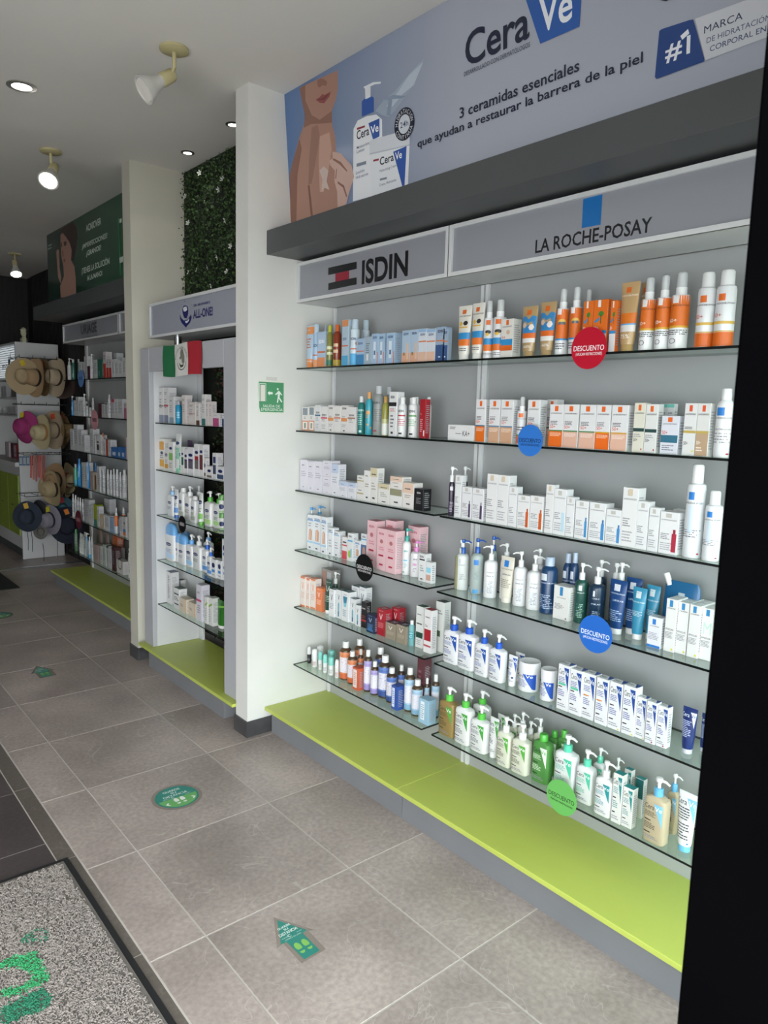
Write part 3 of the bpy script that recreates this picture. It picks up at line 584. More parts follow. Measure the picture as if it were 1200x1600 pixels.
# chrome post that carries the sign above it
mb = MB(); mb.loft([(0, .022, .022), (.0778, .022, .022)], M_metal, 20); o = mb.build('chrome_post', None, 40, (1.975, 4.36, 2.1006)); tag(o, 'short chrome post between cabinet top and the globe sign', 'post')

# ------------------------------------------------------------------ artificial hedge
def leaves_mb(n, y0, y1, z0, z1, x, mats, seed, size=.017):
    r = random.Random(seed); mb = MB(); ms = [mb.mi(m) for m in mats]
    for _ in range(n):
        c = Vector((x-min(.05, abs(r.gauss(0, .018))), r.uniform(y0, y1), r.uniform(z0, z1)))
        d = Vector((r.gauss(-.5, .6), r.gauss(0, 1), r.gauss(.2, 1))).normalized(); s = size*r.uniform(.6, 1.25)
        a = d.orthogonal().normalized(); a.rotate(Matrix.Rotation(r.uniform(0, 6.28), 3, d)); b = d.cross(a)
        w = s*.42
        pts = [c, c+b*w+d*s*.45+a*w*.3, c+d*s, c-b*w+d*s*.45+a*w*.3]
        k = len(mb.v); mb.v += [tuple(p) for p in pts]; mb.f += [(k, k+1, k+2), (k, k+2, k+3)]; mb.m += [r.choice(ms)]*2
    return mb
LG = [mat('1f3318', .6), mat('2c4520', .6), mat('39552a', .55), mat('16240f', .7), mat('4c6a35', .5)]
LR = LG[:2] + [mat('4a1d18', .6)]
hd = empty('hedge_panel', (2.30, 4.1, 2.2), 'artificial hedge panel with small white flowers above the globe sign', 'hedge')
h2 = empty('hedge_panel', (2.33, 4.1, .15), 'dark artificial hedge panel with reddish leaves seen through the framed cabinet', 'hedge')
def at_parent(o, p): o.location = -p.location; return o
mb = MB(); mb.box(2.232, 2.409, 3.4265, 4.8095, 2.2, 3.2915, mat('10180c', .9)); at_parent(mb.build('backing', hd), hd)
mb = MB(); mb.box(2.32, 2.409, 3.4265, 4.8095, .15, 2.199, mat('10180c', .9)); at_parent(mb.build('backing', h2), h2)
o = at_parent(leaves_mb(12000, 3.45, 4.768, 2.2, 3.27, 2.23, LG, 1).build('foliage', hd), hd); o['kind'] = 'stuff'
o = at_parent(leaves_mb(9000, 3.65, 4.5, .17, 2.07, 2.315, LR, 2, .019).build('foliage', h2), h2); o['kind'] = 'stuff'
r = random.Random(5); M_petal = mat('cfd2cc', .5)
fl_me = MB()
for k in range(5):
    a = 2*PI*k/5; c, s_ = math.cos(a), math.sin(a)
    fl_me.add([(0, 0, 0), (-.003, .011*math.cos(a-.4), .011*math.sin(a-.4)), (-.005, .015*c, .015*s_), (-.003, .011*math.cos(a+.4), .011*math.sin(a+.4))], [(0, 1, 2), (0, 2, 3)], M_petal)
fl_mesh = fl_me.mesh('flower')
for (fy, fz) in [(4.66,3.1),(4.62,2.93),(4.45,3.2),(4.38,3.02),(4.2,3.05),(4.12,2.86),(4.15,3.1),(4.5,2.62),(4.35,2.62),(4.22,2.66),(4.62,2.62),(4.05,2.7),(4.1,2.56),(3.95,2.6),(4.3,2.5),(4.25,2.46),(3.9,3.0),(3.85,2.8),(3.7,3.1),(3.75,2.6),(4.72,2.78)]:
    o = bpy.data.objects.new('flower', fl_mesh); o.location = (2.172-2.30, fy-4.1, fz-2.2); o.scale = (1.35, 1.35, 1.35); o.rotation_euler = (r.uniform(0, 6), r.uniform(-.4, .4), r.uniform(-.4, .4)); link(o, hd)

# ------------------------------------------------------------------ ceiling lamps
def spot(x, y, head, aim, lit, label, power=5):
    e = empty('ceiling_spotlight', (x, y, H_CEIL), label, 'lamp', 'swivel spotlights on the ceiling')
    mb = MB(); mb.loft([(-.001, .062, .062), (-.012, .062, .062), (-.018, .050, .050)], M_beige, 28); mb.build('ceiling_plate', e, 40)
    hv = Vector(head)-Vector((x, y, H_CEIL)); d = (Vector(aim)).normalized()
    mb = MB(); j = hv-d*.045
    mb.tube([(0, 0, -.016), (0, 0, j.z*.8+.0), tuple(Vector((0, 0, j.z*.8)).lerp(j, .5)), tuple(j)], .009, M_beige, 10); mb.build('arm', e, 40)
    q = d.to_track_quat('Z', 'Y')
    mb = MB(); mb.loft([(-.06, .022, .022), (-.052, .027, .027), (.005, .030, .030), (.010, .028, .028)], M_beige, 24); o = mb.build('socket', e, 40); o.location = hv; o.rotation_euler = q.to_euler()
    mb = MB(); mb.loft([(.008, .026, .026), (.03, .028, .028), (.07, .046, .046), (.098, .060, .060), (.108, .061, .061), (.108, .052, .052), (.1, .048, .048)], mat('c9c8c4', .35), 28); o = mb.build('bulb', e, 50); o.location = hv; o.rotation_euler = q.to_euler()
    mb = MB(); mb.loft([(.1005, .0475, .0475), (.104, .0475, .0475), (.107, .02, .02)], M_lamp_on if lit else M_lamp_off, 24); o = mb.build('lens', e, 40); o.location = hv; o.rotation_euler = q.to_euler()
    if lit:
        ld = bpy.data.lights.new('lamp_glow', 'SPOT'); ld.energy = power; ld.spot_size = 1.2; ld.color = (1, .95, .88); ld.shadow_soft_size = .04
        lo = bpy.data.objects.new('lamp_glow', ld); link(lo, e); lo.location = hv+d*.115; lo.rotation_euler = d.to_track_quat('-Z', 'Y').to_euler()
spot(1.461, 3.232, (1.43, 3.28, 3.17), (-.8, .08, -.6), False, 'unlit swivel spotlight with beige plate near the white partition')
spot(1.446, 4.995, (1.45, 4.98, 3.17), (-.42, -.55, -.75), True, 'lit swivel spotlight hanging before the cream partition')
spot(2.10, 8.60, (2.10, 8.60, 3.17), (-.05, -.45, -.85), True, 'lit swivel spotlight far back above the hats', 1.2)
def downlight(x, y, rr, label):
    e = empty('recessed_downlight', (x, y, H_CEIL), label, 'lamp', 'recessed ceiling downlights')
    mb = MB(); n = 32; vs = []
    for q_, z in ((1.12, -.001), (1.12, -.005), (.74, -.007), (.72, -.001)):
        vs += [(rr*q_*math.cos(2*PI*k/n), rr*q_*math.sin(2*PI*k/n), z) for k in range(n)]
    fs = [(i*n+k, i*n+(k+1) % n, (i+1)*n+(k+1) % n, (i+1)*n+k) for i in range(3) for k in range(n)]
    mb.add(vs, fs, mat('4a4a48' if rr < .05 else 'a8a8a4', .3, .6)); mb.build('trim_ring', e, 40)
    mb = MB(); mb.loft([(-.001, rr*.72, rr*.72), (-.003, rr*.72, rr*.72)], M_lamp_on, n); mb.build('diffuser', e)
    ld = bpy.data.lights.new('lamp_glow', 'SPOT'); ld.energy = 1.5; ld.spot_size = 1.9; ld.color = (1, .97, .92); ld.shadow_soft_size = .05
    lo = bpy.data.objects.new('lamp_glow', ld); link(lo, e); lo.location = (0, 0, -.012)
downlight(1.067, 4.118, .062, 'large lit downlight in the open ceiling away from the partitions')
downlight(2.078, 4.421, .036, 'small lit downlight right before the hedge')
downlight(2.064, 3.822, .036, 'small lit downlight half hidden by the white partition')

# ------------------------------------------------------------------ exit sign on the partition, small flag
ex = empty('exit_sign', (2.0, 3.3005, 1.81), 'green emergency exit sign with running figure on the white partition', 'sign')
def on_exit(u, v, h): return (u*.158-.079, -.0018-h, v*.166-.083)
mb = MB(); vs = [(-.079, -.0005, .083), (-.074, -.0005, .086), (.074, -.0005, .086), (.079, -.0005, .082), (.079, -.0005, -.078), (.074, -.0005, -.083), (-.068, -.0005, -.083), (-.077, -.0005, -.07)]
mb.add(vs+[(a, b-.0012, c) for a, b, c in vs], [tuple(range(8, 16))]+[(i, (i+1) % 8, (i+1) % 8+8, i+8) for i in range(8)], mat('d7dccf', .4)); mb.build('sign_plate', ex)
p = Printing(on_exit); W_ = 'e4ece2'; G_ = '4d9268'
p.poly([(.03, .97), (.97, .97), (.97, .05), (.09, .05), (.05, .2)], G_)
p.rect(.05, .38, .30, .92, W_); p.rect(.065, .38, .285, .905, G_); p.rect(.09, .38, .265, .88, 'ddd8cf')
p.poly([(.36, .64), (.43, .70), (.43, .67), (.55, .67), (.55, .60), (.43, .60), (.43, .56)], W_)
p.ellipse(.74, .77, .033, .033, W_)
p.poly([(.77, .72), (.83, .69), (.91, .60), (.89, .58), (.83, .62), (.81, .52), (.92, .38), (.88, .36), (.78, .48), (.755, .35), (.71, .35), (.74, .52), (.74, .62), (.66, .58), (.64, .61), (.71, .66)], W_)
p.text('SALIDA DE', .19, .20, .83, .285, W_, False); p.text('EMERGENCIA', .12, .09, .93, .18, W_, False)
p.build('label_print', ex)
mb = MB(); mb.box(-.03, .035, -.0006, -.0001, .087, .105, mat('cfcfc8', .2)); mb.build('adhesive_tape', ex)

fg = empty('small_flag', (1.884, 4.10, 2.1165), 'small green white and red flag draped over the cabinet frame', 'flag')
def flag_pt(u, v, h):     # u 0..1 from far to near, v 0 top .. 1 bottom
    y = .255-.51*u+.006*math.sin(v*5+u*3)-(.022*v*(u-.5)); x = -.004-.004*math.sin(u*19)*v-.002*abs(math.sin(v*3))-h
    return (x-.002, y, .0-.185*v-.006*math.sin(u*6))
mb = MB(); cg = [mat('1f6a42', .7), mat('ccccc8', .7), mat('a3202f', .7)]
nu, nv = 18, 8
vs = [flag_pt(i/nu, j/nv, 0) for j in range(nv+1) for i in range(nu+1)]; k = len(vs)
vs += [(a+.0012, b, c) for a, b, c in vs]
for c in range(3):
    fs = []
    for j in range(nv):
        for i in range(c*6, c*6+6):
            a = j*(nu+1)+i; fs += [(a, a+nu+1, a+nu+2, a+1), (k+a, k+a+1, k+a+nu+2, k+a+nu+1)]
    mb.mi(cg[c])
    for f_ in fs: mb.f.append(f_); mb.m.append(c)
mb.v = vs; mb.build('cloth', fg, 60)
p = Printing(lambda u, v, h: flag_pt(.5+(u-.5)*.3, .5-(v-.5)*.8, h), lift=.0005)
K = '3a3a36'
p.ring(.5, .45, .34, .36, .10, K, 18, PI*1.05, PI*1.95)
p.poly([(.48, .88), (.56, .92), (.66, .86), (.74, .62), (.72, .40), (.60, .30), (.52, .40), (.50, .55), (.40, .50), (.34, .58), (.44, .66), (.42, .76)], '77776c')
p.poly([(.30, .40), (.45, .30), (.62, .30), (.70, .36), (.60, .22), (.42, .20)], K)
arc_text(p, 'ESTADOS UNIDOS MEXICANOS', .5, .5, .47, .10, PI/2, PI*.95, K)
p.build('label_print', fg)

# ------------------------------------------------------------------ floor stickers
def floor_f(u, v, h): return (u, v, h)
def sticker(name, label, cx, cyy, s, arrow):
    e = empty(name, (cx, cyy, 0), label, 'floor sticker')
    F = lambda u, v, h: (u*s, v*s, h)
    mb = MB(); clear = mat('857a70', .22)
    if arrow: out = [(0, .132), (.075, -.003), (.058, .003), (.055, -.103), (-.042, -.106), (-.041, .006), (-.068, -.002)]; inn = [(.002, .112), (.056, .008), (.036, .006), (.036, -.096), (-.026, -.098), (-.029, .003), (-.05, .004)]
    else:
        out = [(.111*math.cos(2*PI*k/40), .111*math.sin(2*PI*k/40)) for k in range(40)]; inn = [(x*.87, y*.87) for x, y in out]
    p = Printing(F, lift=.0002); p.poly(out, clear); b = p.build('clear_border', e)
    p = Printing(F, lift=.0006); T_ = '2f8676'; p.poly(inn, '2b7f73')
    def feet(cx_, cy_, k, col):
        for sx in (-1, 1):
            p.poly([(cx_+sx*k*.55+k*.42*math.cos(a), cy_+k*.55+k*.75*math.sin(a)) for a in [PI*2*i/16 for i in range(16)] if math.sin(a) > -.75], col)
            p.poly([(cx_+sx*k*.55+k*.36*math.cos(a), cy_-k*.35+k*.45*math.sin(a)) for a in [PI+PI*i/8 for i in range(9)]], col)
    if arrow:
        p.text('GUARDE', -.022, .066, .026, .076, 'e8f0ea'); p.text('SU', -.006, .052, .010, .062, 'e8f0ea'); p.text('DISTANCIA', -.034, .034, .036, .048, 'e8f0ea')
        p.text('www.          .com', -.036, .020, .042, .026, 'c8dcd4', False); p.text('C', -.012, .017, .000, .029, 'e8f0ea'); p.text('COMPRA EN LINEA', -.030, .008, .034, .014, 'c8dcd4', False)
        feet(.004, -.052, .026, '7fb55a')
    else:
        seg = [(.088*math.cos(a), .088*math.sin(a)) for a in [PI*1.02+PI*.96*k/20 for k in range(21)]]
        p.poly(seg, '67a862')
        p.text('GUARDE', -.040, .055, .040, .072, 'e8f0ea'); p.text('SU', -.012, .034, .014, .049, 'e8f0ea'); p.text('DISTANCIA', -.055, .011, .058, .028, 'e8f0ea')
        p.text('www.              .com', -.066, -.001, .066, .007, 'c8dcd4', False); p.ring(-.018, .003, .007, .007, .3, 'e8f0ea', 10, PI*.3, PI*1.8)
        feet(0, -.042, .026, 'dfe3dd')
        for sx in (-1, 1): p.poly([(sx*.060, -.033), (sx*.070, -.044), (sx*.058, -.056), (sx*.050, -.056), (sx*.060, -.044), (sx*.051, -.033)], 'dfe3dd')
    p.build('label_print', e)
sticker('arrow_sticker', 'green distance arrow sticker with footprints nearest the lime plinth', 1.235, 1.868, 1.0, True)
sticker('arrow_sticker', 'green distance arrow sticker far down the aisle past the round sticker', 1.275, 4.95, 1.05, True)
sticker('round_sticker', 'round green keep your distance sticker with white footprints', 1.309, 2.953, 1.0, False)
sticker('round_sticker', 'distant round green sticker down the dim aisle, mostly out of frame', 1.355, 6.52, 1.0, False)

# dark inset mat far away
mb = MB(); mb.box(.9, 1.735, 7.40, 8.2, .0002, .008, mat('1c211c', .8)); o = mb.build('entrance_mat'); tag(o, 'thin black mat lying far down the aisle', 'mat')

# ------------------------------------------------------------------ coil doormat
dm = empty('doormat', (0, 0, 0), 'grey coil doormat with green lettering and black rubber border', 'mat')
MX0, MX1, MY0, MY1 = -.25, .782, .62, 2.778
bevel_box('rubber_base', MX0, MX1, MY0, MY1, .0004, .006, mat('17181a', .6), dm, .002)
def inside(pt, poly):
    x, y = pt; c = False; j = len(poly)-1
    for i in range(len(poly)):
        xi, yi = poly[i]; xj, yj = poly[j]
        if (yi > y) != (yj > y) and x < (xj-xi)*(y-yi)/(yj-yi)+xi: c = not c
        j = i
    return c
m_g = [mat('8b847e', .8), mat('989089', .8), mat('7e7771', .8)]
m_l = [mat('2f8f58', .8), mat('3ba068', .8)]; m_d = [mat('1f6b50', .7), mat('267a5a', .7)]
r = random.Random(3)
strands = {'pile': MB(), 'lettering': MB()}
rgx, rgy = PR['mat_ring']
def strand(cx, cyy, mm, key):
    mb = strands[key]; mi = mb.mi(mm)
    a = r.uniform(0, 2*PI); R_ = r.uniform(.0045, .008); sw = r.uniform(1.6, 3.2); n = 3; t = .0015
    z0 = .006; hh = r.uniform(.005, .009); k = len(mb.v)
    for i in range(n+1):
        q = a+sw*i/n; px = cx+R_*math.cos(q); py = cyy+R_*math.sin(q); pz = z0+hh*(.35+.65*math.sin(PI*i/n))
        ux, uy = math.cos(q), math.sin(q)
        mb.v += [(px+ux*t, py+uy*t, pz), (px-ux*t*.5, py-uy*t*.5, pz+t), (px-ux*t, py-uy*t, pz-t)]
    for i in range(n):
        for s_ in range(3):
            b_ = k+3*i; mb.f.append((b_+s_, b_+(s_+1) % 3, b_+3+(s_+1) % 3, b_+3+s_)); mb.m.append(mi)
for _ in range(60000):
    x = r.uniform(MX0+.036, MX1-.036); y = r.uniform(MY0+.036, MY1-.036)
    if (x < .1 or y < 1.35) and r.random() < .45: continue       # thinner where it lies out of the frame
    w = (x+r.gauss(0, .001), y+r.gauss(0, .001))
    d = math.hypot((w[0]-rgx)/1.0, (w[1]-rgy)/1.0)
    if inside(w, PR['mat_light']) and not inside(w, PR['mat_hole']): strand(x, y, r.choice(m_l), 'lettering')
    elif inside(w, PR['mat_dark']): strand(x, y, r.choice(m_d), 'lettering')
    elif .027 < d < .037 or (abs(w[0]-rgx+.008) < .004 and abs(w[1]-rgy) < .018) or (.006 < math.hypot(w[0]-rgx-.001, w[1]-rgy-.008) < .012) or (abs((w[0]-rgx)+(w[1]-rgy)*.8-.002) < .004 and -.02 < w[1]-rgy < 0): strand(x, y, r.choice(m_d), 'lettering')
    else: strand(x, y, r.choice(m_g), 'pile')
mb = MB(); mb.box(MX0+.022, MX1-.022, MY0+.022, MY1-.022, .006, .0085, mat('6c6661', .9)); mb.build('backing', dm)
for kx_, b_ in strands.items():
    o = b_.build('coil_'+kx_, dm); o['kind'] = 'stuff'

# ------------------------------------------------------------------ products
WH = 'dfe0e1'
def LRP(flag='d9601a', name='3c3c40', extra=(), top=.97, dark='55555a'):
    return [('r', .36, top-.12, .62, top, flag), ('T', 'LA ROCHE-POSAY', .08, top-.19, .92, top-.155, name)] + list(extra)
def SUN(low, band, foot, flag='d9601a'):
    return LRP(flag, extra=[('L', .08, .52, .60, .62, 3, '3a3a3e'), ('T', '50+', .06, .44, .46, .52, 'c8452a'), ('b', .37, .40, band), ('b', .0, .37, foot), ('L', .10, .25, .9, .34, 3, low)])
def LW(extra=()):
    return [('r', .30, .87, .62, .97, 'b9b7b0'), ('T', 'LA ROCHE-POSAY', .06, .80, .94, .83, '6a6a6e'), ('L', .08, .34, .60, .50, 4, '77777c'), ('L', .08, .08, .75, .28, 4, 'a0a0a5')] + list(extra)
def CV(c, txt='2c3358', ve='f4f6f8', extra=()):
    return [('p', ((.50, .95), (.93, .95), (.93, .42)), c), ('T', 'Cera', .06, .79, .53, .91, '23252c'), ('T', 'Ve', .57, .79, .90, .90, ve),
            ('L', .07, .60, .62, .74, 4, txt), ('r', .07, .50, .40, .525, '1c1d22'), ('L', .07, .30, .62, .46, 4, txt), ('r', .07, .20, .40, .225, '1c1d22'), ('L', .07, .06, .8, .15, 2, '8a8c95')] + list(extra)
def IS(extra=(), txt='2a2a2e', y=.86):
    return [('T', 'ISDIN', .18, y, .82, y+.07, txt), ('L', .15, .40, .8, .62, 4, '8a8a90')] + list(extra)
def VI(c, l='6a6a70', extra=(), top=.95):
    return [('T', 'VICHY', .2, top-.03, .8, top, c), ('p', ((.28, .82), (.36, .82), (.5, .64), (.48, .58)), c), ('p', ((.72, .82), (.64, .82), (.5, .64), (.52, .58)), c), ('L', .15, .28, .85, .50, 4, l)] + list(extra)
def CE(c, band=None, extra=()):
    L_ = [('e', .5, .70, .34, .075, '1d2c60'), ('T', 'Cetaphil', .22, .675, .78, .72, 'dfe5f0'), ('L', .15, .34, .85, .5, 3, c)]
    if band: L_.append(('b', .10, .30, band))
    return L_ + list(extra)
def SOAP(c, d):
    return [('b', .05, .985, c), ('b', .05, .22, d), ('T', 'DR. BRONNER\'S', .08, .85, .92, .90, d), ('r', .12, .27, .88, .80, 'dcdae4'), ('L', .15, .29, .85, .78, 14, c)]
def ORD(foot=None, extra=()):
    L_ = [('L', .15, .80, .75, .88, 2, '44444a'), ('L', .15, .40, .7, .70, 4, '8a8a90')]
    if foot: L_.append(('b', .0, .22, foot))
    return L_+list(extra)
def FW(*e): return [('L', .15, .25, .85, .85, 8, '7d7f84')] + list(e)
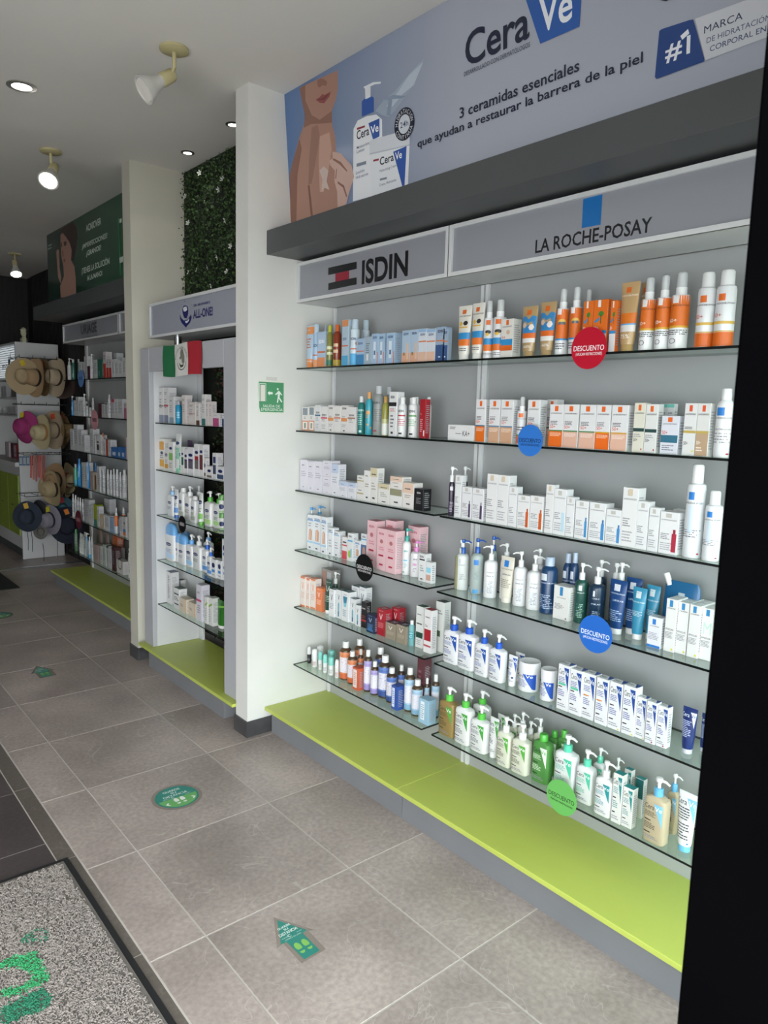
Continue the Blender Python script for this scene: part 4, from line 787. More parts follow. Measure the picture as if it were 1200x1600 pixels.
# style: (look, body, cap, top face or None, print)
ST = {
'blue_or': ('pale blue tube with orange crimp and foot', 'a9bfd0', 'd98a4e', None, [('b', .80, 1, 'd98a4e'), ('L', .15, .4, .85, .7, 4, 'c5683e'), ('b', 0, .12, 'd98a4e')]),
'blue_can': ('pale blue spray can with orange foot', '9db9d3', 'b6c9d8', None, [('T', 'ISDIN', .2, .62, .8, .70, '2a4a78'), ('b', .34, .38, 'c9683a'), ('b', 0, .22, 'd08a58')]),
'blue_low_or': ('pale blue sunscreen carton with orange foot', 'a5bcd3', '', None, [('T', 'ISDIN', .15, .68, .85, .78, 'e8eef4'), ('b', .40, .45, 'c9683a'), ('b', 0, .27, 'cf8350')]),
'yel_oil': ('olive oil bottle with yellow cap', '7f7f3a', 'b3b83c', None, [('r', .1, .55, .9, .65, 'd5d8b0'), ('r', .1, .38, .9, .46, 'd5d8b0'), ('b', .04, .2, '2a6a50')]),
'red_oil': ('brown red oil bottle with orange cap', '7e2f14', 'c8622a', None, [('r', .1, .62, .6, .72, 'd8b89a'), ('r', .1, .42, .6, .52, 'd8b89a'), ('b', 0, .2, 'a58a2a')]),
'blue_or_top': ('pale blue carton with wide orange top', 'aabfcd', '', 'd08a58', [('b', .86, 1, 'd08a58'), ('T', 'ISDIN', .15, .56, .7, .62, '4a6a88'), ('b', .42, .45, 'c9683a'), ('b', 0, .22, '4f9fc8')]),
'white_blue_can': ('white spray can fading to bright blue', 'c6d4dd', 'b9cbd8', None, [('T', 'ISDIN', .15, .72, .6, .79, '2a4a78'), ('e', .72, .62, .18, .06, 'b08868'), ('b', .45, .48, 'c9683a'), ('b', 0, .33, '56acdc')]),
'blue_two': ('two tone blue sunscreen carton', 'a0b8cf', '', None, [('T', 'ISDIN', .2, .78, .8, .86, '2a4a78'), ('b', .50, .54, 'c9683a'), ('b', 0, .40, '3f83b4')]),
'grey_plain': ('plain blue grey carton', '9fb0be', '', None, [('L', .2, .4, .8, .8, 5, '5d7080'), ('r', .3, .15, .6, .38, 'd8dde0')]),
'blue_pic': ('pale blue carton showing a white bottle', '9fb9d2', '', None, [('T', 'ISDIN', .2, .84, .8, .92, '2a4a78'), ('r', .32, .18, .68, .74, 'd5dfe8'), ('r', .38, .30, .62, .45, '4a6a8a'), ('r', .9, 0, 1, .4, 'cf6a32')]),
'peach_low': ('pale blue carton with peach foot and bottle picture', 'a5bace', '', None, [('T', 'ISDIN', .2, .86, .8, .93, '2a4a78'), ('b', 0, .30, 'cfa085'), ('r', .62, .1, .85, .6, 'd9b79c'), ('r', .2, .22, .4, .32, '8a7040')]),
'white_peach': ('greyish carton fading to peach', 'c9d0d8', '', '8fb0cf', [('b', .90, 1, '8fb0cf'), ('T', 'ISDIN', .2, .80, .8, .87, '2a4a78'), ('b', .60, .64, 'cf7a4a'), ('b', 0, .30, 'd5b09a')]),
'navy_low': ('silver carton fading to navy blue', '93a6bc', '', None, [('T', 'ISDIN', .2, .84, .8, .92, '2a3a58'), ('b', .58, .62, 'cf7a4a'), ('b', 0, .48, '35507e'), ('r', .35, .1, .6, .14, 'd5dde8')]),
'window_or': ('white carton with orange border and dark window', 'd5d3d0', '', None, [('p', ((.12, .66), (.88, .66), (.88, .96), (.12, .96)), '7f8a94'), ('L', .3, .50, .7, .6, 2, '3a3a40'), ('b', 0, .42, 'd07a50'), ('r', .12, .04, .88, .38, 'dcdad6'), ('r', .35, .10, .65, .32, '7f9080')]),
'band_blue': ('white carton with navy band', 'd2d3d4', '', None, IS([('b', .58, .64, '3f6a86'), ('L', .15, .1, .8, .3, 3, '9a9aa0')], y=.68)),
'band_pink': ('white carton with coral band', 'd6d4d3', '', None, IS([('b', .52, .58, 'd2566a'), ('L', .15, .1, .8, .3, 3, '9a9aa0')], y=.64)),
'band_orange': ('white carton with orange band', 'd6d4d2', '', None, IS([('b', .42, .54, 'd4894a'), ('L', .15, .2, .8, .32, 2, '9a9aa0'), ('r', .35, .06, .65, .1, '2a2a2e')])),
'band_salmon': ('white carton with salmon band', 'd6d4d2', '', None, IS([('b', .52, .59, 'c98a72')], y=.64)),
'band_brown': ('white carton with thin brown band', 'd6d5d4', '', None, IS([('b', .56, .61, '9a6a52')], y=.66)),
'teal': ('dark teal bottle with white cap', '1f6f6c', 'd5d8d8', None, [('T', 'ISDIN', .12, .80, .75, .87, 'b8dcd8'), ('L', .15, .3, .6, .7, 6, '8cc8c0'), ('r', .3, .04, .55, .12, 'b8dcd8')]),
'turq_or': ('turquoise bottle with orange star cap', '3a9bac', 'd09a62', None, [('r', .2, .62, .6, .74, 'd09a62'), ('L', .2, .5, .6, .6, 2, 'd09a62'), ('e', .4, .3, .12, .04, 'd09a62'), ('e', .7, .2, .1, .04, 'd09a62')]),
'clear_silver': ('clear grey micellar bottle with silver cap', 'a5aaa8', 'b9bcc0', None, [('T', 'ISDIN', .12, .84, .6, .90, '3a3e42'), ('L', .12, .35, .75, .7, 7, '6a6e70'), ('r', .12, .08, .45, .12, '9a3040')]),
'gold_cap': ('olive bottle fading white with gold cap', '8c8a3c', 'b08a4a', None, [('b', 0, .40, 'cfd2cc'), ('b', .40, .55, 'b0b080')]),
'white_black': ('tall white carton with black band', 'dadbdb', '', None, [('T', 'ISDIN', .2, .86, .7, .92, '2a2a2e'), ('b', .68, .77, '1c1c20'), ('L', .15, .55, .8, .64, 2, 'b04a58'), ('L', .2, .18, .7, .5, 4, '5a5a60'), ('r', .3, .05, .6, .1, '2a2a2e')]),
'white_redtext': ('white shampoo bottle with red text', 'dcdddd', 'e0e1e1', None, [('T', 'ISDIN', .12, .82, .6, .90, '2a2a2e'), ('r', .1, .68, .75, .73, 'b02a40'), ('L', .12, .35, .8, .6, 4, 'c05060'), ('r', .2, .06, .5, .12, '2a2a2e')]),
'white_grntext': ('white shampoo bottle with green text', 'dcdddd', 'e0e1e1', None, [('T', 'ISDIN', .12, .82, .6, .90, '2a2a2e'), ('r', .1, .68, .75, .73, '5a9a5a'), ('L', .12, .35, .8, .6, 4, '6aa070'), ('r', .2, .06, .5, .12, '2a2a2e')]),
'white_plain': ('plain white bottle', 'd9dada', 'dfe0e0', None, [('L', .2, .4, .8, .6, 3, '9a9aa0')]),
'red_white': ('deep red carton with white comb drawing', '9c1c28', '', None, [('T', 'LAMBDAPIL', .12, .6, .3, .65, 'e0c0c4'), ('L', .12, .15, .6, .5, 7, 'd8a8ac'), ('r', .72, .05, .9, .2, 'dcdcdc')]),
'lilac': ('white carton with lilac gradient', 'd3d1da', '', None, [('L', .25, .80, .75, .86, 1, '4a4a58'), ('L', .15, .45, .85, .65, 3, 'a5a3b0'), ('r', .4, .1, .6, .12, '3a3a44')]),
'lilac_blue': ('white carton with soft blue top', 'd5d6dc', '', None, [('b', .72, 1, 'b5c2d8'), ('L', .25, .80, .75, .86, 1, '3a4a68'), ('L', .15, .4, .85, .62, 3, '9aa3b0'), ('r', .4, .08, .6, .11, '3a3a44')]),
'gold_line': ('small white carton with gold line', 'd6d5d2', '', None, [('b', .48, .58, 'a89a6a'), ('L', .2, .7, .7, .84, 1, '3a3a40')]),
'white_lines': ('narrow white carton with grey text', 'd8d8d6', '', None, [('L', .2, .80, .8, .86, 1, '3a3a40'), ('L', .2, .45, .8, .6, 2, '8a7a60'), ('r', .35, .1, .7, .15, '2a2a2e')]),
'cream_top': ('white carton with beige top', 'd8d7d3', '', None, [('b', .75, 1, 'c9bf9e'), ('L', .2, .78, .8, .86, 1, '3a3a38'), ('L', .2, .35, .8, .6, 3, '9a968a'), ('r', .35, .1, .7, .15, '2a2a2e')]),
'olive_band': ('white carton with olive grey top band', 'd8d7d5', '', None, [('b', .62, 1, '8d8c72'), ('r', .35, .2, .7, .28, '2a2a2e')]),
'peach_box': ('white carton with peach front', 'd9d5d1', '', None, [('b', .6, 1, 'd8bda8'), ('L', .2, .72, .8, .82, 1, '3a3a38'), ('L', .2, .4, .8, .55, 2, '9a8a7a'), ('r', .35, .15, .7, .2, '2a2a2e')]),
'black_box': ('black cube carton in shiny wrap', '1b1b1e', '', None, [('T', 'ISDIN', .3, .78, .7, .86, 'c8c8cc'), ('L', .25, .3, .75, .6, 4, '8a8a90')]),
'white_bluepump': ('white lotion bottle with blue pump', 'd6dde2', '4f97cc', None, [('T', 'ISDIN', .1, .75, .9, .85, '3a5a7a'), ('b', .48, .54, '5aa3d2'), ('L', .15, .2, .85, .4, 3, '7a98b0')]),
'pic_hand': ('white blue carton picturing hands', 'd8dbde', '', None, [('T', 'ISDIN', .12, .86, .88, .92, '3a6a9a'), ('b', .84, .86, '5aa3d2'), ('L', .2, .66, .8, .8, 2, '8a9098'), ('p', ((.25, .28), (.75, .28), (.82, .55), (.55, .62), (.30, .58)), 'c59a80'), ('p', ((.40, .30), (.48, .30), (.52, .58), (.45, .58)), 'e0c4b2'), ('b', .20, .25, '9cc3dc'), ('r', .3, .05, .6, .09, '2a2a2e')]),
'white_bluestripe': ('white carton with thin blue stripe', 'dadcde', '', None, [('T', 'ISDIN', .12, .88, .7, .94, '3a3a40'), ('b', .83, .86, '5aa3d2'), ('L', .2, .3, .8, .6, 3, '9a9aa0'), ('r', .3, .05, .6, .1, '2a2a2e')]),
'pic_red': ('small white carton with red lower half', 'd9d6d5', '', None, [('r', .15, .74, .85, .8, '2a2a2e'), ('r', .0, .60, 1, .66, 'c03a3a'), ('b', 0, .38, 'c2454a')]),
'pic_green': ('white carton with green fruit picture', 'd9dbda', '', None, [('T', 'ISDIN', .2, .86, .8, .93, '3a3a40'), ('b', .70, .76, '5aa3d2'), ('e', .45, .25, .35, .14, '9ab84a'), ('r', .6, .15, .85, .45, '7ab0c8')]),
'pic_face': ('white blue carton with a face picture', 'd6dade', '', None, [('T', 'ISDIN', .2, .88, .8, .94, '3a3a40'), ('b', .80, .84, '5aa3d2'), ('b', .08, .64, '4a6a92'), ('e', .55, .38, .28, .2, 'b98a70')]),
'pink_box': ('tall pale pink carton with red text', 'dcb6bb', '', 'd88a98', [('T', 'ISDIN', .2, .86, .75, .91, 'b04a60'), ('e', .5, .70, .18, .05, 'b06a70'), ('L', .2, .48, .8, .58, 2, 'c87a88'), ('r', .2, .34, .75, .38, 'a8203a'), ('r', .3, .12, .7, .16, 'b02a44')]),
'white_tealpump': ('white round bottle with teal pump', 'dcdede', '2f9a92', None, [('T', 'ISDIN', .05, .76, .6, .83, '2a9a98'), ('r', .05, .45, .6, .5, '6ab8d0'), ('L', .08, .2, .6, .4, 4, '8aa'+'ab0'), ('r', .08, .05, .4, .09, '2f9a92')]),
'white_pinkpump': ('white bottle with pink pump', 'dcdcde', 'cf84bc', None, [('T', 'ISDIN', .05, .76, .6, .83, '6a6a80'), ('e', .4, .55, .2, .06, 'd8a0c8'), ('L', .1, .2, .6, .4, 3, 'a090a8')]),
'white_blk_text': ('white carton with black slanted stripe', 'd9dada', '', None, [('T', 'ISDIN', .12, .86, .7, .93, '2a2a2e'), ('r', .1, .76, .9, .81, '2a2a2e'), ('L', .2, .35, .8, .6, 3, '8a8a90'), ('r', .3, .06, .65, .11, '2a2a2e')]),
'pic_blue': ('small white carton with pale blue patch', 'd9dbdc', '', None, [('r', .1, .5, .9, .75, '8cc8dc'), ('r', .1, .12, .9, .4, 'c29a88')]),
'v_orange': ('white carton with orange top and V emblem', 'd9cfc8', '', 'd4713c', VI('d27a4a', 'c8a090', [('b', .0, .05, 'd4713c'), ('b', .95, 1, 'd4713c')])),
'v_orange_solid': ('solid orange carton with white V', 'd8794a', '', 'd4713c', VI('ecd8cc', 'efc8b0')),
'mirror_box': ('large flat mirrored gift box', '8a8682', '', None, [('r', .55, .05, .95, .95, '9fa5a8'), ('r', .05, .05, .5, .95, '9a7a70')]),
'v_greenpump': ('dark green pump bottle', '1e4034', 'd5d9d6', None, [('L', .2, .3, .8, .7, 4, '9ac0a8')]),
'v_dkgreen': ('dark green tube with white cap', '24463a', 'd9dcda', None, VI('c8d8d0', 'a8c8b4')),
'v_white': ('white carton with dark V emblem', 'd8dadb', '', '2f5a5a', VI('2f3a50', '8a9098')),
'v_teal': ('white carton with teal bottle drawing', 'd8dadb', '', '2f5a5a', [('p', ((.3, .84), (.38, .84), (.5, .70), (.48, .64)), '2f5a6a'), ('p', ((.7, .84), (.62, .84), (.5, .70), (.52, .64)), '2f5a6a'), ('p', ((.38, .06), (.62, .06), (.66, .50), (.5, .60), (.34, .50)), '6fa8b8'), ('p', ((.40, .06), (.60, .06), (.62, .24), (.38, .24)), '1f6a80')]),
'v_tealpic': ('white carton with blue tube drawing', 'd8dadb', '', '2f5a5a', [('T', 'VICHY', .25, .88, .75, .92, '2f3a50'), ('p', ((.35, .48), (.65, .48), (.80, .84), (.20, .84)), '2f7a94'), ('p', ((.35, .48), (.65, .48), (.72, .62), (.28, .62)), '7fc0d0'), ('L', .2, .15, .8, .4, 4, '7a9aa8')]),
'black_red': ('black carton with red stripe', '1f1a1c', '', None, [('L', .15, .7, .8, .8, 1, 'b8b4b4'), ('b', .24, .32, 'a02a30'), ('L', .15, .35, .8, .5, 2, '8a3a3a')]),
'v_navy': ('navy blue carton with pale V', '1f2c48', '', None, VI('a8b8d0', '5f8ab0', [('p', ((.1, .2), (.5, .38), (.9, .2), (.9, .1), (.1, .1)), '3a6a9a')])),
'v_red': ('red carton with white V emblem', 'a02430', '', '9c1c28', VI('e8d4d4', 'd08a8c')),
'v_taupe': ('taupe carton with navy top', '8d8272', '', '23283c', VI('dcd4c8', 'b0a594')),
'aqua_clear': ('clear aqua bottle with white cap', '7fb9bd', 'dcdfdf', None, [('r', .1, .35, .7, .75, '3a8f98'), ('T', 'VICHY', .15, .62, .65, .7, 'd8ecec'), ('L', .15, .4, .65, .56, 3, 'c0e0e0')]),
'derm_green': ('tall white carton with dark green block', 'd6d8d5', '', '24443a', [('L', .15, .78, .8, .84, 1, '6a6a70'), ('L', .1, .55, .9, .62, 1, '2a2a2e'), ('r', .05, .24, .95, .38, '23483a'), ('L', .15, .06, .8, .2, 3, '9a9aa0')]),
'derm_red': ('tall white carton with deep red block', 'd8d6d6', '', 'a02430', [('L', .15, .80, .8, .86, 1, '6a6a70'), ('T', '2x', .1, .60, .5, .66, '2a2a2e'), ('r', .05, .28, .95, .55, '9c1f2c'), ('b', .14, .18, 'b05058')]),
'derm_back': ('white carton with green leaf corner', 'cfd2ce', '', '24443a', [('L', .1, .75, .8, .85, 2, '7a7a80'), ('r', .05, .3, .6, .42, '3c5a34')]),
'roll_black': ('roll-on deodorant with dark base and white cap', '2e2e32', 'd2d4d4', None, [('L', .2, .3, .8, .6, 3, '9a9aa0')]),
'roll_white': ('all white roll-on deodorant', 'd9dbdb', 'dee0e0', None, [('L', .2, .15, .8, .6, 4, 'a8505c')]),
'roll_aqua': ('white roll-on deodorant with aqua cap', 'd9dbdb', '7fcabf', None, [('L', .2, .15, .8, .6, 4, '8a8a90')]),
'soap_orange': ('brown soap bottle with orange label', '4e3a26', 'dcdddc', None, SOAP('d2875e', 'c8663c')),
'soap_lav': ('brown soap bottle with lavender label', '463828', 'dcdddc', None, SOAP('a89ccb', '8f84bd')),
'soap_blue': ('brown soap bottle with deep blue label', '3c2f24', 'dcdddc', None, SOAP('5b78b8', '34508f')),
'soap_sky': ('brown soap bottle with sky blue label', '463828', 'dcdddc', None, SOAP('a3c0d6', '7fa8c4')),
'bar_orange': ('orange red soap bar carton', 'c65a3c', '', None, [('r', .1, .1, .75, .92, 'ddd8d4'), ('L', .2, .2, .65, .8, 7, 'c07050')]),
'bar_blue': ('royal blue soap bar carton', '2f4f9c', '', None, [('r', .1, .1, .55, .92, 'd0d8e8'), ('L', .15, .2, .5, .8, 7, '6080b8')]),
'bar_sky': ('pale blue soap bar carton', '93b6cc', '', None, [('r', .2, .15, .6, .9, 'dde4ea'), ('L', .25, .2, .55, .8, 7, '7a9ab0')]),
'maroon': ('dull maroon carton', '5a3038', '', None, [('L', .2, .4, .8, .8, 4, '8a6068')]),
'cream_kid': ('cream tube with blue and orange bands', 'd5d2c9', 'd9d8d2', None, [('r', .38, .86, .58, .95, 'd2641e'), ('T', 'LA ROCHE-POSAY', .1, .80, .9, .83, '3a3a3e'), ('e', .35, .65, .12, .05, 'd8b040'), ('e', .62, .66, .14, .05, '2a2624'), ('r', .2, .56, .75, .585, 'd8a83a'), ('b', .32, .46, '2f86bd'), ('b', .18, .32, 'd87024'), ('L', .1, .06, .8, .14, 2, '5a5a60')]),
'white_kid': ('white spray with blue and orange bands', 'd6d7d8', 'd9dadb', None, [('r', .3, .84, .6, .96, 'd2641e'), ('e', .45, .66, .22, .05, '2a2624'), ('e', .4, .6, .15, .04, 'd8b040'), ('b', .34, .50, '2f86bd'), ('b', .18, .34, 'd87024'), ('L', .1, .06, .8, .14, 2, '5a5a60')]),
'kid_box': ('cream sunscreen carton with blue orange bands', 'd3d1cb', '', None, [('r', .4, .85, .62, .98, 'd2641e'), ('T', 'LA ROCHE-POSAY', .08, .79, .9, .83, '3a3a3e'), ('T', '50', .05, .5, .35, .56, 'c8452a'), ('e', .6, .66, .16, .06, 'c8a890'), ('b', .32, .48, '2f86bd'), ('b', .18, .32, 'd0621e')]),
'beige_kid': ('tan tube with blue splash and orange band', 'a98f66', 'a58c64', None, [('r', .38, .84, .58, .95, 'd2641e'), ('p', ((.05, .78), (.35, .82), (.5, .72), (.65, .82), (.97, .78), (.97, .42), (.05, .42)), '2f7fb8'), ('e', .3, .60, .14, .06, 'd6b8a0'), ('e', .68, .55, .15, .07, 'e4d8d0'), ('b', .30, .42, 'd2641e'), ('b', .20, .30, 'd8d6d2'), ('T', '-60%', .3, .08, .75, .14, 'e8e4dc')]),
'orange_kid': ('orange and white spray with surfing kid picture', 'd8dadb', 'd9dadb', None, [('b', .34, 1, 'd5681c'), ('r', .2, .88, .45, 1, 'dcdcdc'), ('e', .5, .72, .25, .06, 'd8b050'), ('r', .3, .66, .7, .72, '2a4a6a'), ('b', .31, .35, '2f86bd'), ('L', .1, .1, .8, .26, 3, '5a5a60')]),
'orange_kid_box': ('bright orange sunscreen carton with palm picture', 'd5681c', '', 'c85c14', [('r', .3, .87, .5, 1, 'dcdcdc'), ('e', .55, .74, .2, .05, '3f7a30'), ('r', .52, .55, .58, .72, '2f5a24'), ('p', ((.08, .60), (.45, .68), (.45, .62), (.2, .57)), '2f7fb8'), ('T', '50+', .06, .44, .4, .51, 'ece6e0'), ('b', .36, .42, '2f86bd'), ('b', 0, .36, 'd5d6d8')]),
'gold_tube': ('gold tube with orange band', 'b39468', 'b0925f', None, [('r', .36, .86, .55, .95, 'd2641e'), ('T', 'LA ROCHE-POSAY', .1, .80, .9, .83, 'e8dccc'), ('b', .34, .52, 'd2701e'), ('b', .32, .345, '5a9ccc'), ('b', .21, .32, 'd8d6d2'), ('T', '-75%', .15, .10, .7, .17, 'ece8e0')]),
'orange_spray': ('orange and white spray with clear cap', 'dadbdc', 'dcdddd', None, [('b', .42, 1, 'd2691c'), ('r', .22, .86, .45, 1, 'dcdcdc'), ('T', 'LA ROCHE-POSAY', .1, .80, .9, .83, '5a2a10'), ('T', '50+', .05, .50, .45, .57, 'ece6e0'), ('b', .39, .43, 'cfa02c'), ('L', .1, .25, .9, .36, 3, '2a2a30'), ('ring', .3, .14, .14, .05, '3a3a40')]),
'white_or_can': ('white sunscreen spray can with orange base', 'd6d7d9', 'dcdddd', None, [('r', .25, .78, .5, .90, 'd2641e'), ('T', 'LA ROCHE-POSAY', .05, .72, .9, .75, '3a3a3e'), ('T', '50+', .05, .50, .4, .57, 'c8452a'), ('b', .38, .43, 'cfa84a'), ('b', .245, .265, 'cfa84a'), ('b', 0, .24, 'd2641e')]),
'flat_white': ('flat white carton lying on its side', 'd6d6d6', '', None, [('T', 'KA+', .58, .30, .86, .66, '2a2a2e'), ('L', .06, .7, .3, .9, 2, '5a5a60'), ('L', .3, .4, .58, .5, 1, '5a5a60')]),
'sun_orange': ('white sunscreen carton with orange foot', 'd6d6d7', '', None, SUN('ecd0b8', '3a6a8a', 'd2661c')),
'sun_peach': ('white sunscreen carton with blue line, tan foot', 'd6d6d7', '', None, SUN('ecd8c8', '4a7a9a', 'c39a7c')),
'silver_can': ('white airless bottle with clear cap', 'd3d4d6', 'dcdddd', None, [('r', .28, .82, .62, .95, 'd2641e'), ('T', 'LA ROCHE-POSAY', .05, .76, .95, .79, '3a3a3e'), ('L', .1, .4, .8, .55, 2, '2a2a30'), ('b', .25, .29, '4a8a50'), ('b', 0, .25, 'd2661c')]),
'sun_green_or': ('white carton with green line and orange foot', 'd6d6d7', '', None, SUN('ecd0b8', '3f7a48', 'd8661c')),
'sun_green': ('white carton with green line and peach foot', 'd6d6d7', '', None, SUN('ecdcd4', '4a7f50', 'd3a894')),
'sun_yel_or': ('white carton with yellow line and orange foot', 'd6d6d7', '', None, SUN('ecd0b8', 'c9972a', 'dc6416')),
'sun_yel_peach': ('white carton with yellow line and peach foot', 'd6d6d7', '', None, SUN('ecdcd4', 'c9972a', 'd6ab95')),
'cream_dark': ('cream carton with dark green band', 'd3d0c2', '', None, LRP(extra=[('b', .42, .49, '23403f'), ('T', '50+', .08, .22, .45, .29, '23232a'), ('L', .08, .3, .8, .38, 2, '8a8a90'), ('e', .85, .06, .06, .02, '9c1c28')])),
'white_dark': ('pale carton with dark green band', 'd4d4d2', '', None, LRP(extra=[('b', .42, .49, '23403f'), ('T', '50+', .08, .22, .45, .29, '23232a'), ('L', .08, .3, .8, .38, 2, '8a8a90'), ('e', .85, .06, .06, .02, '9c1c28')])),
'aqua_edge': ('white carton with aqua top edge', 'd6d9d9', '', None, [('b', .93, 1, '6fc0b4'), ('L', .15, .3, .85, .85, 8, '8a9098')]),
'sun_teal': ('small pale carton with teal band', 'd2d3dc', '', None, LRP(extra=[('T', '50+', .05, .52, .38, .62, 'c8452a'), ('b', .30, .50, '2f6880'), ('L', .1, .08, .8, .25, 3, '7a7a88')])),
'gold_band': ('white carton with gold line', 'd6d6d5', '', None, LRP('d2502a', extra=[('b', .43, .48, 'b9a052'), ('L', .08, .50, .7, .56, 2, '3a3a3e'), ('T', '50+', .08, .20, .42, .27, '23232a'), ('e', .85, .08, .08, .02, 'd8cc40')])),
'gold_low': ('white carton with gold line, tan lower half', 'd3d2d0', '', None, LRP('d2502a', extra=[('b', .43, .48, 'b9a052'), ('b', 0, .43, 'b2967a'), ('T', '50+', .08, .22, .42, .29, 'ece4da'), ('L', .08, .08, .8, .18, 2, 'ece0d4')])),
'lrp_bottle': ('white bottle with blue rectangle and white cap', 'dadbdc', 'dfe0e0', None, [('r', .15, .80, .5, .96, '2a78c4'), ('T', 'LA ROCHE-POSAY', .05, .74, .95, .77, '4a4a50'), ('T', 'NUTRIANE', .1, .52, .8, .55, '3a3a40'), ('L', .08, .25, .9, .48, 4, '8a8a90'), ('e', .75, .05, .1, .02, '9c1c38')]),
'plum_pump': ('slim dark plum bottle with white pump', '2c2136', 'd9dadb', None, [('r', .3, .82, .7, .95, 'c8c4cc'), ('L', .15, .1, .85, .45, 7, 'a89cb0')]),
'lrp_white': ('narrow white serum carton', 'd9dadb', '', None, LW()),
'lrp_tall': ('tall white serum carton with beige flag', 'd9d9d9', '', None, LW([('r', .36, .88, .64, .985, 'c9b9a0')])),
'lrp_plum': ('white carton with plum bottle drawing', 'd8d8da', '', None, LW([('r', .72, .06, .92, .48, '4a3a5a'), ('r', .78, .48, .86, .58, '2c2136')])),
'lrp_orange': ('white carton with orange bottle drawing', 'd9d9d9', '', None, LW([('r', .72, .06, .94, .52, 'c0561e'), ('r', .79, .52, .90, .62, 'a84a1a')])),
'lrp_blue': ('white carton with blue bottle drawing', 'd9dadb', '', None, LW([('r', .78, .06, .97, .48, '3f86bd'), ('r', .83, .48, .94, .58, '2f6fa8')])),
'lrp_bluebar': ('white carton with pale aqua dropper drawing', 'd9dadb', '', None, LW([('r', .68, .08, .94, .5, 'b3cfdc')])),
'lrp_red': ('wide white carton with red bottle drawing', 'd9d9da', '', None, LW([('r', .70, .06, .96, .50, 'a5283e'), ('r', .76, .50, .90, .60, '8c2034')])),
'lrp_mist': ('white thermal water mist can with blue rectangle', 'd9dcdf', 'dfe0e1', None, [('r', .25, .82, .48, .93, '2a78c4'), ('T', 'LA ROCHE-POSAY', .08, .76, .85, .79, '4a4a50'), ('r', .3, .35, .5, .74, 'c3d2e2'), ('L', .05, .28, .85, .4, 4, '5a5a68'), ('e', .75, .05, .07, .015, '9c1c38')]),
'clear_oil': ('clear pale yellow cleansing oil pump bottle', 'b9b98e', 'c9cbbd', None, [('r', .1, .80, .4, .96, '2a78c4'), ('T', 'LA ROCHE-POSAY', .05, .74, .95, .77, '5a5a50'), ('L', .1, .4, .5, .62, 5, '6a6a58')]),
'milky_blue': ('milky bottle with blue and white pump', 'cfd4d2', '2456a4', None, [('r', .12, .82, .4, .96, '2a78c4'), ('T', 'LA ROCHE-POSAY', .05, .76, .9, .79, '5a5a60'), ('L', .1, .3, .7, .5, 6, '8a8e94')]),
'clear_blue': ('clear bottle with blue base and blue pump', 'b4c0bd', '2456a4', None, [('r', .35, .80, .62, .94, '2a78c4'), ('L', .1, .35, .85, .60, 6, '7a8e98'), ('b', 0, .11, '4a94c8')]),
'lrp_lotion': ('white lotion bottle with white pump', 'dadbdc', 'e0e1e1', None, [('r', .1, .80, .36, .95, '2a78c4'), ('T', 'LA ROCHE-POSAY', .05, .74, .95, .77, '5a5a60'), ('T', 'LIPIKAR', .2, .62, .8, .66, '3a4a68'), ('L', .08, .12, .8, .5, 9, '8a90a0')]),
'cream_lrp': ('cream tube with blue rectangle', 'd5d0c2', 'd9d5c8', None, [('r', .36, .78, .60, .94, '2a78c4'), ('T', 'LA ROCHE-POSAY', .08, .71, .92, .74, '5a5a58'), ('T', 'LIPIKAR', .3, .57, .8, .61, '3a4a68'), ('L', .08, .25, .85, .48, 5, '8a8878')]),
'blue_micellar': ('dark blue micellar bottle with clear cap', '1d3f68', 'a9b8cc', None, [('r', .12, .78, .42, .94, 'cdd5e0'), ('T', 'LA ROCHE-POSAY', .06, .71, .95, .74, 'c8d4e4'), ('L', .1, .1, .8, .45, 8, 'a8bcd4')]),
'lrp_ribbon': ('white carton with blue ribbon corner', 'd8d8d5', '', None, [('r', .38, .72, .58, .98, '2f7fb4'), ('T', 'LA ROCHE-POSAY', .2, .64, .8, .67, '5a5a60'), ('L', .08, .3, .7, .48, 5, '7a7a80'), ('e', .85, .06, .05, .02, '3a3a3a')]),
'green_gel': ('dark green cleansing gel bottle with white pump', '1e4a42', 'dadcdc', None, [('r', .25, .84, .55, .98, 'ccd6d2'), ('T', 'LA ROCHE-POSAY', .1, .77, .9, .80, 'c0d4cc'), ('L', .08, .12, .8, .5, 9, '9ac0b0')]),
'navy_gel': ('dark navy cleansing gel bottle with white pump', '182f46', 'dadcdc', None, [('r', .15, .80, .45, .95, 'ccd2d8'), ('T', 'LA ROCHE-POSAY', .08, .73, .9, .76, 'c0ccd8'), ('T', 'LIPIKAR', .2, .58, .75, .62, 'c0ccd8'), ('L', .08, .1, .8, .42, 7, '9ab0c4')]),
'navy_tube': ('deep blue tube with white cap', '1b4276', 'd9dbdc', None, [('r', .35, .80, .60, .94, 'ccd2d8'), ('T', 'LA ROCHE-POSAY', .1, .73, .9, .76, 'c4d2e4'), ('T', 'LIPIKAR', .35, .58, .85, .62, 'c4d2e4'), ('L', .1, .15, .9, .40, 6, 'a0b8d4')]),
'aqua_tube': ('turquoise tube with white cap', '3a8bab', 'dadcdc', None, [('r', .35, .80, .60, .95, 'ccd6da'), ('T', 'LA ROCHE-POSAY', .08, .70, .92, .73, 'd4e6ec'), ('L', .1, .4, .8, .52, 4, 'bcd8e2')]),
'blue_pouch': ('large blue refill pouch with white spout', '1c5a86', 'd9dbdc', None, [('r', .42, .66, .62, .9, 'aab8be'), ('L', .3, .45, .75, .62, 3, '8ab4cc')]),
